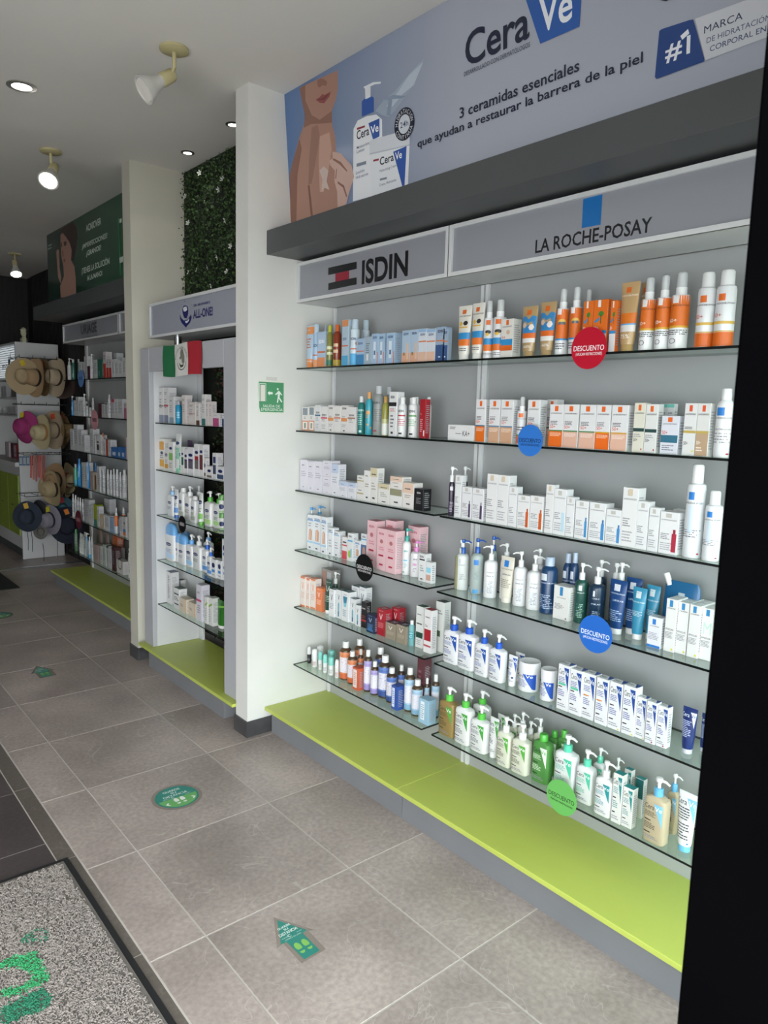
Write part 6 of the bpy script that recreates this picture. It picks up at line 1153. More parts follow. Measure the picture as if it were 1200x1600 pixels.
STOCK = {
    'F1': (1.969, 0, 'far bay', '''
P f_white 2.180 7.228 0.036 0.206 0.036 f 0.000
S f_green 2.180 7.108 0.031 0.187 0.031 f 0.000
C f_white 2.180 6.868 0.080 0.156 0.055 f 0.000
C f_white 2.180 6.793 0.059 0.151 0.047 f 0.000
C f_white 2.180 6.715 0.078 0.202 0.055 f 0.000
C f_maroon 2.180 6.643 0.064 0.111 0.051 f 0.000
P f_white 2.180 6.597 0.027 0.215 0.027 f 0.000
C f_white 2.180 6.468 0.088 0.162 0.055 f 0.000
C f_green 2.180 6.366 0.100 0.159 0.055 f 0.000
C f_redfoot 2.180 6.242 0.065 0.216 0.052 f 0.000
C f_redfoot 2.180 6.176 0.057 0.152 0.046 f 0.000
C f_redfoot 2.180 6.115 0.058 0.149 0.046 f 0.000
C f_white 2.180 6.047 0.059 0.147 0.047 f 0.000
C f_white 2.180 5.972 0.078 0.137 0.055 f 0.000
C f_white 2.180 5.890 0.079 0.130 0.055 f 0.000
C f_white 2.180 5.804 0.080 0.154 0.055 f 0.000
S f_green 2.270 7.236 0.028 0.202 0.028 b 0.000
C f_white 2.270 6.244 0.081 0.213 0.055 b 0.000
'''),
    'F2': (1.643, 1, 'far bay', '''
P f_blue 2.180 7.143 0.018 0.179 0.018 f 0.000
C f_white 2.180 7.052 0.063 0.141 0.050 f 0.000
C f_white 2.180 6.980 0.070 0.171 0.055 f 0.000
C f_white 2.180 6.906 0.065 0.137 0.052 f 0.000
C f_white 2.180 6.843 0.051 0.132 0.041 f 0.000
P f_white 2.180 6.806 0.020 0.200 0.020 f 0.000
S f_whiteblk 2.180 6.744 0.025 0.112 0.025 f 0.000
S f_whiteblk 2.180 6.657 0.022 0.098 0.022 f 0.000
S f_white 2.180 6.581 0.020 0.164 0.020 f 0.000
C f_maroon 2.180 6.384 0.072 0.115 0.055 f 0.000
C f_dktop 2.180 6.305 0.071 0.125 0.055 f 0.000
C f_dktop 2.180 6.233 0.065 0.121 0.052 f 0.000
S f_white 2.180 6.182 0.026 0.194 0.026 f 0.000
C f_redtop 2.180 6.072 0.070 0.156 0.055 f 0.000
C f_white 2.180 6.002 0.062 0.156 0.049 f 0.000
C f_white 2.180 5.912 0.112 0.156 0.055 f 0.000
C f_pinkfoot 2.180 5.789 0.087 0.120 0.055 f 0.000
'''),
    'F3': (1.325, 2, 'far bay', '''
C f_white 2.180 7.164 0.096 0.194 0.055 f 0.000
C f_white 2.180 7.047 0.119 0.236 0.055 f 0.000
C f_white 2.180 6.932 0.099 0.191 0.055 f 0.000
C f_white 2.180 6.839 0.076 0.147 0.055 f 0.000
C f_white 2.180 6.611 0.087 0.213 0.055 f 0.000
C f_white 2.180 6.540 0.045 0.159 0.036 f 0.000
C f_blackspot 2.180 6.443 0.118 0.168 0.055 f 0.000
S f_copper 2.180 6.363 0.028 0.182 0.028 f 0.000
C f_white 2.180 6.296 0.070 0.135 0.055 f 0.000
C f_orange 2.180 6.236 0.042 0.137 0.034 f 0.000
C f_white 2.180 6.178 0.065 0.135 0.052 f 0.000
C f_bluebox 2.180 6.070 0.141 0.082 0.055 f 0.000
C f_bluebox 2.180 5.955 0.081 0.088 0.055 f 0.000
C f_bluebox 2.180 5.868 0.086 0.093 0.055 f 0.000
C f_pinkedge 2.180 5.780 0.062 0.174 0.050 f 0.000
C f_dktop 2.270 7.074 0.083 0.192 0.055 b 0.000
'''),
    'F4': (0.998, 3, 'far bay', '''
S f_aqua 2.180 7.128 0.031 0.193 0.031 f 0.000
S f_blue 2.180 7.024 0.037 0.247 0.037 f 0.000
C f_white 2.180 6.870 0.069 0.223 0.055 f 0.000
C f_white 2.180 6.798 0.067 0.228 0.055 f 0.000
S f_blue 2.180 6.754 0.020 0.246 0.020 f 0.000
C f_beige 2.180 6.639 0.089 0.158 0.055 f 0.000
C f_amber 2.180 6.549 0.076 0.160 0.055 f 0.000
C f_white 2.180 6.467 0.070 0.220 0.055 f 0.000
S f_white 2.180 6.423 0.015 0.202 0.015 f 0.000
S f_white 2.180 6.363 0.028 0.202 0.028 f 0.000
S f_white 2.180 6.256 0.022 0.208 0.022 f 0.000
S f_white 2.180 6.188 0.026 0.208 0.026 f 0.000
S f_white 2.180 6.109 0.020 0.226 0.020 f 0.000
S f_white 2.180 6.049 0.029 0.226 0.029 f 0.000
S f_white 2.180 5.963 0.019 0.209 0.019 f 0.000
S f_white 2.180 5.903 0.043 0.232 0.043 f 0.000
S f_blue 2.270 6.839 0.030 0.222 0.030 b 0.000
'''),
    'F5': (0.679, 4, 'far bay', '''
S f_white 2.180 7.213 0.022 0.220 0.022 f 0.000
S f_white 2.180 7.140 0.024 0.216 0.024 f 0.000
S f_white 2.180 7.061 0.019 0.205 0.019 f 0.000
S f_white 2.180 6.998 0.019 0.206 0.019 f 0.000
S f_white 2.180 6.931 0.022 0.202 0.022 f 0.000
C f_grey 2.180 6.796 0.122 0.212 0.055 f 0.000
C f_white 2.180 6.696 0.075 0.167 0.055 f 0.000
C f_white 2.180 6.632 0.042 0.182 0.034 f 0.000
C f_limegreen 2.180 6.567 0.080 0.190 0.055 f 0.000
C f_white 2.180 6.494 0.053 0.183 0.042 f 0.000
C f_amberside 2.180 6.408 0.111 0.120 0.055 f 0.000
C f_white 2.180 6.280 0.115 0.126 0.055 f 0.000
C f_palebl 2.180 6.161 0.113 0.124 0.055 f 0.000
Y f_orspray 2.180 6.089 0.028 0.221 0.028 f 0.000
C f_white 2.180 5.947 0.073 0.158 0.055 f 0.000
C f_kidbox 2.180 5.876 0.061 0.167 0.049 f 0.000
C f_white 2.180 5.769 0.076 0.212 0.055 f 0.000
C f_grey 2.270 6.523 0.134 0.245 0.055 b 0.000
Y f_orspray 2.270 6.171 0.033 0.208 0.033 b 0.000
'''),
    'F6': (0.352, 5, 'far bay', '''
S f_greencap 2.180 7.184 0.037 0.207 0.037 f 0.000
T f_white 2.180 7.042 0.048 0.190 0.036 f 0.000
T f_greentube 2.180 6.986 0.055 0.189 0.036 f 0.000
T f_white 2.180 6.900 0.083 0.219 0.036 f 0.000
P f_skyp 2.180 6.847 0.022 0.220 0.022 f 0.000
S f_skyfoot 2.180 6.775 0.023 0.197 0.023 f 0.000
S f_white 2.180 6.702 0.020 0.211 0.020 f 0.000
C f_beige 2.180 6.584 0.125 0.152 0.055 f 0.000
C f_beige 2.180 6.490 0.056 0.159 0.045 f 0.000
C f_white 2.180 6.430 0.056 0.163 0.044 f 0.000
C f_greenedge 2.180 6.363 0.069 0.187 0.055 f 0.000
C f_dktop 2.180 6.286 0.058 0.188 0.046 f 0.000
C f_white 2.180 6.220 0.067 0.181 0.054 f 0.000
C f_maroon2 2.180 6.142 0.080 0.204 0.055 f 0.000
C f_round 2.180 5.992 0.148 0.110 0.055 f 0.000
P f_white 2.180 5.804 0.026 0.244 0.026 f 0.000
C f_photo 2.270 6.780 0.143 0.272 0.055 b 0.000
C f_photo 2.270 6.610 0.122 0.268 0.055 b 0.000
C f_photo 2.270 6.446 0.102 0.276 0.055 b 0.000
C f_orangeplain 2.270 6.344 0.099 0.271 0.055 b 0.000
C f_white 2.270 6.281 0.025 0.160 0.055 b 0.000
'''),
    'H1': (1.811, 1, 'white corner unit', '''
C f_grey 2.200 9.828 0.115 0.127 0.055 f 0.000
C f_grey 2.200 9.701 0.116 0.126 0.055 f 0.000
'''),
    'H2': (1.611, 2, 'white corner unit', '''
J f_white 2.200 9.989 0.016 0.073 0.016 f 0.000
J f_white 2.200 9.888 0.024 0.074 0.024 f 0.000
J f_white 2.200 9.780 0.020 0.068 0.020 f 0.000
C f_white 2.200 9.515 0.192 0.089 0.055 f 0.000
C f_white 2.200 9.321 0.175 0.091 0.055 f 0.000
'''),
    'H3': (1.093, 3, 'white corner unit', '''
C f_pinkedge 2.200 9.712 0.186 0.180 0.055 f 0.000
C f_maroon 2.200 9.482 0.110 0.177 0.055 f 0.000
C f_redfull 2.200 9.242 0.105 0.176 0.055 f 0.000
'''),
    'M1': (1.969, 0, 'middle bay', '''
T blue_or 2.175 3.230 0.069 0.216 0.036 f 0.000
A blue_can 2.175 3.175 0.038 0.219 0.038 f 0.000
C blue_low_or 2.175 3.107 0.070 0.178 0.055 f 0.000
S yel_oil 2.175 3.055 0.031 0.204 0.031 f 0.000
S red_oil 2.175 2.999 0.041 0.203 0.041 f 0.000
C blue_or_top 2.175 2.908 0.052 0.220 0.048 f 0.000
A white_blue_can 2.175 2.858 0.045 0.221 0.045 f 0.000
C blue_two 2.175 2.787 0.061 0.125 0.049 f 0.000
C grey_plain 2.175 2.729 0.048 0.126 0.039 f 0.000
C blue_pic 2.175 2.679 0.048 0.140 0.039 f 0.000
C blue_pic 2.175 2.631 0.045 0.137 0.036 f 0.000
C blue_pic 2.175 2.567 0.056 0.135 0.045 f 0.000
C peach_low 2.175 2.462 0.054 0.140 0.043 f 0.000
C peach_low 2.175 2.407 0.052 0.139 0.042 f 0.000
C white_peach 2.175 2.355 0.050 0.139 0.040 f 0.000
C white_peach 2.175 2.302 0.052 0.138 0.042 f 0.000
C navy_low 2.175 2.247 0.053 0.141 0.042 f 0.000
C navy_low 2.175 2.215 0.029 0.133 0.024 f 0.000
A blue_can 2.270 3.220 0.019 0.223 0.019 b 0.000
A white_blue_can 2.270 2.895 0.043 0.228 0.043 b 0.000
C blue_pic 2.270 2.626 0.028 0.147 0.022 b 0.000
'''),
    'M2': (1.643, 1, 'middle bay', '''
C window_or 2.175 3.246 0.061 0.124 0.049 f 0.000
C window_or 2.175 3.186 0.054 0.126 0.043 f 0.000
C band_blue 2.175 3.131 0.051 0.135 0.041 f 0.000
C band_pink 2.175 3.074 0.059 0.130 0.047 f 0.000
C band_orange 2.175 3.015 0.049 0.134 0.039 f 0.000
C band_salmon 2.175 2.960 0.057 0.132 0.046 f 0.000
C band_orange 2.175 2.903 0.051 0.136 0.041 f 0.000
C band_brown 2.175 2.844 0.062 0.130 0.050 f 0.000
S teal 2.175 2.789 0.035 0.181 0.035 f 0.000
S turq_or 2.175 2.730 0.036 0.201 0.036 f 0.000
S clear_silver 2.175 2.670 0.053 0.228 0.053 f 0.000
S gold_cap 2.175 2.607 0.031 0.181 0.031 f 0.000
C white_black 2.175 2.538 0.052 0.201 0.046 f 0.000
S white_redtext 2.175 2.492 0.039 0.177 0.039 f 0.000
S white_grntext 2.175 2.420 0.043 0.177 0.043 f 0.000
C red_white 2.175 2.339 0.035 0.167 0.028 f 0.000
S clear_silver 2.270 2.699 0.037 0.229 0.037 b 0.000
S white_plain 2.270 2.534 0.023 0.178 0.023 b 0.000
S white_grntext 2.270 2.496 0.027 0.181 0.027 b 0.000
S white_plain 2.270 2.417 0.028 0.179 0.028 b 0.000
'''),
    'M3': (1.325, 2, 'middle bay', '''
C lilac 2.175 3.255 0.066 0.163 0.053 f 0.000
C lilac 2.175 3.187 0.063 0.161 0.051 f 0.000
C lilac 2.175 3.119 0.069 0.163 0.055 f 0.000
C lilac 2.175 3.041 0.075 0.093 0.055 f 0.000
C lilac_blue 2.175 2.971 0.061 0.159 0.049 f 0.000
C lilac_blue 2.175 2.903 0.068 0.080 0.054 f 0.000
C lilac_blue 2.175 2.830 0.067 0.082 0.054 f 0.000
C gold_line 2.175 2.763 0.052 0.065 0.042 f 0.000
C white_lines 2.175 2.712 0.046 0.149 0.036 f 0.000
C cream_top 2.175 2.661 0.054 0.163 0.043 f 0.000
C cream_top 2.175 2.586 0.080 0.094 0.055 f 0.000
C olive_band 2.175 2.500 0.084 0.081 0.055 f 0.000
C peach_box 2.175 2.417 0.073 0.117 0.055 f 0.000
C black_box 2.175 2.346 0.060 0.095 0.048 f 0.000
C lilac 2.175 3.041 0.075 0.080 0.055 s 0.093
C gold_line 2.175 2.763 0.052 0.058 0.042 s 0.065
C peach_box 2.175 2.500 0.084 0.057 0.055 s 0.081
'''),
    'M4': (0.998, 3, 'middle bay', '''
P white_bluepump 2.231 3.280 0.034 0.229 0.034 f 0.000
C pic_hand 2.218 3.247 0.058 0.191 0.046 f 0.000
C pic_hand 2.219 3.184 0.065 0.197 0.052 f 0.000
C pic_hand 2.204 3.102 0.049 0.199 0.043 f 0.000
C white_bluestripe 2.214 3.055 0.043 0.149 0.041 f 0.000
C white_bluestripe 2.220 3.009 0.047 0.134 0.040 f 0.000
C pic_red 2.221 2.940 0.044 0.118 0.035 f 0.000
C pic_green 2.215 2.886 0.042 0.143 0.035 f 0.000
C pic_hand 2.227 2.842 0.043 0.110 0.038 f 0.000
C pic_face 2.232 2.797 0.045 0.152 0.038 f 0.000
C pink_box 2.223 2.725 0.071 0.227 0.055 f 0.000
C pink_box 2.207 2.630 0.068 0.206 0.055 f 0.000
C pink_box 2.205 2.558 0.069 0.205 0.055 f 0.000
P white_tealpump 2.237 2.503 0.039 0.221 0.039 f 0.000
P white_pinkpump 2.239 2.446 0.056 0.170 0.056 f 0.000
C white_blk_text 2.217 2.354 0.045 0.126 0.036 f 0.000
C pic_blue 2.217 2.310 0.036 0.096 0.029 f 0.000
P white_bluepump 2.270 3.271 0.052 0.237 0.052 b 0.000
C pink_box 2.270 2.642 0.069 0.235 0.055 b 0.000
C pink_box 2.299 2.504 0.080 0.226 0.055 b 0.000
'''),
    'M5': (0.679, 4, 'middle bay', '''
C v_orange 2.192 3.274 0.045 0.166 0.041 f 0.000
C v_orange 2.201 3.238 0.034 0.165 0.035 f 0.000
C v_orange 2.208 3.198 0.045 0.166 0.039 f 0.000
C v_orange_solid 2.210 3.145 0.058 0.129 0.046 f 0.000
T v_dkgreen 2.214 3.085 0.054 0.183 0.036 f 0.000
C v_white 2.203 3.019 0.046 0.149 0.041 f 0.000
C v_teal 2.214 2.972 0.045 0.150 0.040 f 0.000
C v_tealpic 2.210 2.911 0.061 0.155 0.053 f 0.000
C v_teal 2.220 2.860 0.040 0.127 0.036 f 0.000
C v_teal 2.212 2.808 0.036 0.107 0.030 f 0.000
C black_red 2.219 2.768 0.040 0.131 0.033 f 0.000
C v_navy 2.191 2.680 0.059 0.093 0.047 f 0.000
C v_red 2.207 2.619 0.058 0.133 0.047 f 0.000
C v_taupe 2.205 2.545 0.073 0.079 0.055 f 0.000
C v_taupe 2.206 2.469 0.067 0.089 0.055 f 0.000
S aqua_clear 2.216 2.421 0.027 0.122 0.027 f 0.000
C derm_green 2.232 2.372 0.050 0.195 0.040 f 0.000
C derm_red 2.213 2.298 0.047 0.198 0.037 f 0.000
C mirror_box 2.270 3.161 0.097 0.221 0.055 b 0.000
P v_greenpump 2.270 3.097 0.028 0.214 0.028 b 0.000
C v_white 2.270 2.906 0.061 0.177 0.048 b 0.000
C v_white 2.270 2.845 0.052 0.186 0.042 b 0.000
C v_red 2.270 2.585 0.053 0.135 0.042 b 0.000
C derm_back 2.270 2.281 0.052 0.234 0.042 b 0.000
'''),
    'M6': (0.352, 5, 'middle bay', '''
R roll_black 2.218 3.259 0.025 0.096 0.025 f 0.000
R roll_white 2.207 3.194 0.034 0.100 0.034 f 0.000
R roll_aqua 2.212 3.141 0.024 0.099 0.024 f 0.000
R roll_aqua 2.206 3.088 0.026 0.101 0.026 f 0.000
R roll_aqua 2.207 3.038 0.032 0.102 0.032 f 0.000
R roll_white 2.209 2.984 0.024 0.102 0.024 f 0.000
S soap_orange 2.218 2.948 0.063 0.206 0.063 f 0.000
S soap_orange 2.215 2.878 0.050 0.172 0.050 f 0.000
C bar_orange 2.195 2.792 0.048 0.116 0.054 f 0.000
S soap_lav 2.216 2.746 0.043 0.214 0.043 f 0.000
S soap_lav 2.217 2.691 0.042 0.174 0.042 f 0.000
S soap_blue 2.227 2.639 0.066 0.212 0.066 f 0.000
S soap_blue 2.220 2.571 0.053 0.171 0.053 f 0.000
C bar_blue 2.192 2.487 0.045 0.118 0.051 f 0.000
S soap_sky 2.219 2.438 0.050 0.212 0.050 f 0.000
S soap_sky 2.213 2.379 0.053 0.172 0.053 f 0.000
C bar_sky 2.194 2.287 0.063 0.116 0.050 f 0.000
R roll_white 2.270 3.236 0.039 0.096 0.039 b 0.000
R roll_aqua 2.270 3.130 0.043 0.100 0.043 b 0.000
S soap_orange 2.284 2.910 0.057 0.217 0.057 b 0.000
S soap_orange 2.270 2.865 0.030 0.177 0.030 b 0.000
S soap_blue 2.270 2.722 0.057 0.224 0.057 b 0.000
S soap_blue 2.276 2.554 0.035 0.179 0.035 b 0.000
C maroon 2.272 2.397 0.046 0.264 0.047 b 0.000
S soap_sky 2.270 2.360 0.025 0.178 0.025 b 0.000
S soap_sky 2.270 2.308 0.035 0.209 0.035 b 0.000
'''),
    'N1': (1.969, 0, 'near bay', '''
T cream_kid 2.175 2.123 0.074 0.218 0.036 f 0.000
T cream_kid 2.175 2.050 0.069 0.221 0.036 f 0.000
Y white_kid 2.175 1.994 0.040 0.223 0.040 f 0.000
Y white_kid 2.175 1.943 0.050 0.223 0.050 f 0.000
C kid_box 2.175 1.884 0.059 0.146 0.047 f 0.000
T beige_kid 2.175 1.790 0.073 0.185 0.036 f 0.000
T beige_kid 2.175 1.707 0.071 0.190 0.036 f 0.000
Y orange_kid 2.175 1.647 0.045 0.230 0.045 f 0.000
Y orange_kid 2.175 1.590 0.043 0.231 0.043 f 0.000
C orange_kid_box 2.175 1.526 0.038 0.177 0.031 f 0.000
C orange_kid_box 2.175 1.477 0.057 0.177 0.046 f 0.000
C orange_kid_box 2.175 1.426 0.023 0.168 0.022 f 0.000
T gold_tube 2.175 1.379 0.067 0.226 0.036 f 0.000
Y orange_spray 2.175 1.314 0.049 0.233 0.049 f 0.000
Y orange_spray 2.175 1.260 0.044 0.233 0.044 f 0.000
Y orange_spray 2.175 1.208 0.056 0.235 0.056 f 0.000
A white_or_can 2.175 1.123 0.054 0.224 0.054 f 0.000
A white_or_can 2.175 1.066 0.057 0.225 0.057 f 0.000
Y orange_kid 2.270 1.604 0.031 0.236 0.031 b 0.000
T gold_tube 2.270 1.382 0.034 0.235 0.036 b 0.000
'''),
    'N2': (1.643, 1, 'near bay', '''
C flat_white 2.175 2.107 0.146 0.066 0.055 f 0.000
C sun_orange 2.175 2.000 0.050 0.167 0.040 f 0.000
C sun_peach 2.175 1.928 0.057 0.168 0.046 f 0.000
C sun_peach 2.175 1.865 0.061 0.168 0.049 f 0.000
Y silver_can 2.175 1.805 0.036 0.181 0.036 f 0.000
C sun_green_or 2.175 1.737 0.056 0.170 0.045 f 0.000
C sun_green_or 2.175 1.633 0.061 0.150 0.049 f 0.000
C sun_green 2.175 1.570 0.062 0.150 0.050 f 0.000
C sun_green 2.175 1.501 0.063 0.151 0.051 f 0.000
C sun_yel_or 2.175 1.439 0.057 0.152 0.046 f 0.000
C sun_yel_peach 2.175 1.376 0.062 0.153 0.050 f 0.000
C cream_dark 2.175 1.304 0.041 0.158 0.033 f 0.000
C white_dark 2.175 1.261 0.043 0.157 0.034 f 0.000
C sun_teal 2.175 1.196 0.059 0.120 0.047 f 0.000
C gold_band 2.175 1.131 0.039 0.158 0.031 f 0.000
C gold_low 2.175 1.090 0.041 0.159 0.033 f 0.000
S lrp_bottle 2.175 1.037 0.047 0.204 0.047 f 0.000
C sun_green 2.270 1.727 0.049 0.173 0.039 b 0.000
C aqua_edge 2.270 1.275 0.024 0.160 0.022 b 0.000
C aqua_edge 2.270 1.250 0.024 0.160 0.022 b 0.000
'''),
    'N3': (1.325, 2, 'near bay', '''
P plum_pump 2.175 2.156 0.024 0.209 0.024 f 0.000
C lrp_white 2.175 2.107 0.037 0.177 0.029 f 0.000
C lrp_plum 2.175 2.057 0.054 0.131 0.043 f 0.000
C lrp_plum 2.175 1.995 0.061 0.133 0.049 f 0.000
C lrp_tall 2.175 1.922 0.054 0.196 0.043 f 0.000
C lrp_tall 2.175 1.865 0.057 0.197 0.046 f 0.000
C lrp_white 2.175 1.814 0.039 0.157 0.031 f 0.000
C lrp_orange 2.175 1.761 0.059 0.129 0.047 f 0.000
C lrp_orange 2.175 1.699 0.060 0.133 0.048 f 0.000
C lrp_tall 2.175 1.641 0.035 0.180 0.028 f 0.000
C lrp_bluebar 2.175 1.595 0.053 0.167 0.043 f 0.000
C lrp_white 2.175 1.549 0.034 0.145 0.027 f 0.000
C lrp_blue 2.175 1.501 0.052 0.135 0.042 f 0.000
C lrp_blue 2.175 1.437 0.063 0.137 0.050 f 0.000
C lrp_blue 2.175 1.373 0.059 0.120 0.047 f 0.000
C lrp_tall 2.175 1.315 0.055 0.198 0.046 f 0.000
C lrp_white 2.175 1.266 0.041 0.162 0.035 f 0.000
C lrp_white 2.175 1.225 0.037 0.146 0.030 f 0.000
C lrp_red 2.175 1.173 0.062 0.136 0.050 f 0.000
A lrp_mist 2.175 1.106 0.056 0.291 0.056 f 0.000
A lrp_mist 2.175 1.044 0.050 0.215 0.050 f 0.000
P plum_pump 2.270 2.173 0.026 0.205 0.026 b 0.000
C lrp_red 2.270 1.193 0.040 0.136 0.032 b 0.000
'''),
    'N4': (0.998, 3, 'near bay', '''
P clear_oil 2.240 2.159 0.055 0.215 0.055 f 0.000
P milky_blue 2.240 2.151 0.057 0.220 0.057 f 0.000
P clear_blue 2.240 2.067 0.055 0.238 0.055 f 0.000
P lrp_lotion 2.240 1.989 0.055 0.221 0.055 f 0.000
T cream_lrp 2.240 1.892 0.067 0.187 0.036 f 0.000
P lrp_lotion 2.240 1.831 0.054 0.220 0.054 f 0.000
P lrp_lotion 2.240 1.763 0.061 0.218 0.061 f 0.000
S blue_micellar 2.240 1.695 0.064 0.220 0.064 f 0.000
C lrp_ribbon 2.228 1.602 0.070 0.126 0.055 f 0.000
P green_gel 2.240 1.542 0.049 0.223 0.049 f 0.000
P navy_gel 2.240 1.479 0.060 0.221 0.060 f 0.000
T navy_tube 2.235 1.382 0.069 0.191 0.036 f 0.000
T aqua_tube 2.240 1.302 0.054 0.181 0.036 f 0.000
C lrp_small_blue 2.211 1.214 0.047 0.103 0.038 f 0.000
C lrp_efc 2.214 1.162 0.036 0.178 0.030 f 0.000
C lrp_efc 2.222 1.125 0.037 0.174 0.030 f 0.000
C lrp_efc 2.219 1.085 0.036 0.174 0.030 f 0.000
C lrp_efc_green 2.229 1.047 0.038 0.170 0.031 f 0.000
P clear_blue 2.298 2.022 0.035 0.249 0.035 b 0.000
P lrp_lotion 2.279 1.937 0.046 0.233 0.046 b 0.000
P lrp_lotion 2.304 1.783 0.037 0.234 0.037 b 0.000
S blue_micellar 2.307 1.650 0.036 0.235 0.036 b 0.000
S blue_micellar 2.286 1.603 0.033 0.248 0.033 b 0.000
P navy_gel 2.303 1.503 0.043 0.236 0.043 b 0.000
P navy_gel 2.303 1.437 0.035 0.237 0.035 b 0.000
P navy_gel 2.274 1.397 0.032 0.249 0.032 b 0.000
T navy_tube 2.279 1.349 0.062 0.198 0.036 b 0.000
T aqua_tube 2.279 1.274 0.052 0.189 0.036 b 0.000
K blue_pouch 2.270 1.171 0.126 0.241 0.050 b 0.000
'''),
    'N5': (0.679, 4, 'near bay', '''
V cv_blue 2.196 2.140 0.092 0.207 0.050 f 0.000
V cv_blue 2.194 2.050 0.091 0.216 0.050 f 0.000
V cv_blue 2.192 1.959 0.073 0.196 0.044 f 0.000
V cv_blue 2.190 1.878 0.073 0.197 0.044 f 0.000
T cv_tube_blue 2.203 1.808 0.045 0.124 0.036 f 0.000
J cv_jar 2.202 1.742 0.084 0.117 0.084 f 0.000
J cv_jar 2.192 1.633 0.062 0.120 0.062 f 0.000
C cv_box_mint 2.179 1.535 0.050 0.173 0.040 f 0.000
C cv_box_mint 2.180 1.482 0.052 0.169 0.041 f 0.000
C cv_box_or 2.185 1.430 0.051 0.168 0.041 f 0.000
C cv_box_or 2.182 1.374 0.048 0.169 0.039 f 0.000
C cv_box 2.185 1.322 0.050 0.169 0.040 f 0.000
C cv_box 2.185 1.269 0.047 0.171 0.038 f 0.000
C cv_box 2.192 1.227 0.034 0.146 0.027 f 0.000
C cv_box_red 2.185 1.186 0.035 0.144 0.028 f 0.000
C cv_box_red 2.190 1.148 0.036 0.140 0.029 f 0.000
T cv_navy 2.209 1.076 0.050 0.154 0.036 f 0.000
T cv_tube_blue 2.270 1.828 0.048 0.117 0.036 b 0.000
T cv_navy 2.270 1.050 0.032 0.125 0.036 b 0.000
'''),
    'N6': (0.352, 5, 'near bay', '''
V cv_oil 2.185 2.140 0.091 0.221 0.050 f 0.000
V cv_green 2.182 2.041 0.087 0.223 0.050 f 0.000
V cv_green 2.182 1.948 0.083 0.200 0.050 f 0.000
T cv_tube_green 2.192 1.878 0.048 0.166 0.036 f 0.000
V cv_clearwhite 2.173 1.802 0.067 0.203 0.040 f 0.000
V cv_clearwhite 2.175 1.722 0.078 0.200 0.047 f 0.000
V cv_micellar 2.185 1.628 0.075 0.192 0.045 f 0.000
V cv_mint 2.191 1.523 0.089 0.224 0.050 f 0.000
V cv_mint 2.194 1.435 0.070 0.202 0.042 f 0.000
V cv_teal 2.175 1.342 0.067 0.200 0.040 f 0.000
C cv_box_teal 2.176 1.284 0.037 0.179 0.030 f 0.000
C cv_box_teal 2.181 1.245 0.038 0.145 0.030 f 0.000
V cv_tan 2.166 1.141 0.078 0.225 0.047 f 0.000
T cv_tube_sky 2.199 1.053 0.065 0.199 0.036 f 0.000
V cv_green 2.270 2.024 0.081 0.219 0.048 b 0.000
T cv_tube_green 2.270 1.907 0.043 0.150 0.036 b 0.000
V cv_clearwhite 2.270 1.835 0.046 0.180 0.029 b 0.000
V cv_clearwhite 2.270 1.792 0.039 0.203 0.027 b 0.000
V cv_clearwhite 2.270 1.751 0.041 0.179 0.028 b 0.000
V cv_clearwhite 2.270 1.704 0.051 0.207 0.030 b 0.000
V cv_micellar 2.270 1.636 0.047 0.179 0.035 b 0.000
V cv_micellar 2.270 1.591 0.040 0.202 0.030 b 0.000
V cv_mint 2.270 1.426 0.045 0.193 0.027 b 0.000
V cv_teal 2.270 1.349 0.032 0.184 0.019 b 0.000
C cv_box_teal 2.270 1.302 0.027 0.162 0.022 b 0.000
C cv_box_teal_red 2.270 1.256 0.031 0.145 0.025 b 0.000
V cv_tan 2.270 1.134 0.038 0.213 0.023 b 0.000
'''),
    'R1': (1.645, 0, 'framed cabinet', '''
C ord_greyfoot 1.945 4.554 0.070 0.222 0.055 f 0.000
C ord_redfoot 1.945 4.480 0.068 0.224 0.055 f 0.000
C ord_plain 1.945 4.401 0.071 0.166 0.055 f 0.000
S blue_drop 1.945 4.335 0.038 0.141 0.038 f 0.000
C ord_pink 1.945 4.219 0.054 0.176 0.043 f 0.000
C ord_red 1.945 4.111 0.091 0.134 0.055 f 0.000
C ord_brown 1.945 4.031 0.045 0.129 0.036 f 0.000
C ord_tealfoot 1.945 3.957 0.047 0.180 0.038 f 0.000
C ord_pink 1.945 3.911 0.036 0.139 0.029 f 0.000
C ord_pink 1.945 3.870 0.037 0.139 0.030 f 0.000
C ord_pinkfoot 1.945 3.805 0.074 0.075 0.055 f 0.000
C ord_navy 1.945 3.706 0.049 0.075 0.039 f 0.000
'''),
    'R2': (1.342, 1, 'framed cabinet', '''
C cet_yellow 1.945 4.557 0.070 0.201 0.055 f 0.000
C cet_yellow2 1.945 4.487 0.055 0.145 0.044 f 0.000
C cet_green 1.945 4.419 0.075 0.189 0.055 f 0.000
T cet_mint 1.945 4.336 0.076 0.241 0.036 f 0.000
C cet_mintbox 1.945 4.285 0.022 0.163 0.030 f 0.000
C cet_dkgreen 1.945 4.248 0.043 0.163 0.034 f 0.000
C cet_purple 1.945 4.201 0.044 0.155 0.035 f 0.000
C cet_purple 1.945 4.135 0.076 0.169 0.055 f 0.000
C cet_red 1.945 4.053 0.060 0.191 0.048 f 0.000
C cet_brown 1.945 3.993 0.052 0.194 0.042 f 0.000
C cet_small 1.945 3.945 0.029 0.117 0.023 f 0.000
C cet_small 1.945 3.890 0.072 0.071 0.055 f 0.000
C cet_navy 1.945 3.822 0.052 0.154 0.042 f 0.000
C cet_navy_small 1.945 3.754 0.079 0.079 0.055 f 0.000
C cet_navy_small 1.945 3.690 0.038 0.076 0.030 f 0.000
T cet_purple_clear 2.060 4.422 0.068 0.196 0.036 b 0.000
'''),
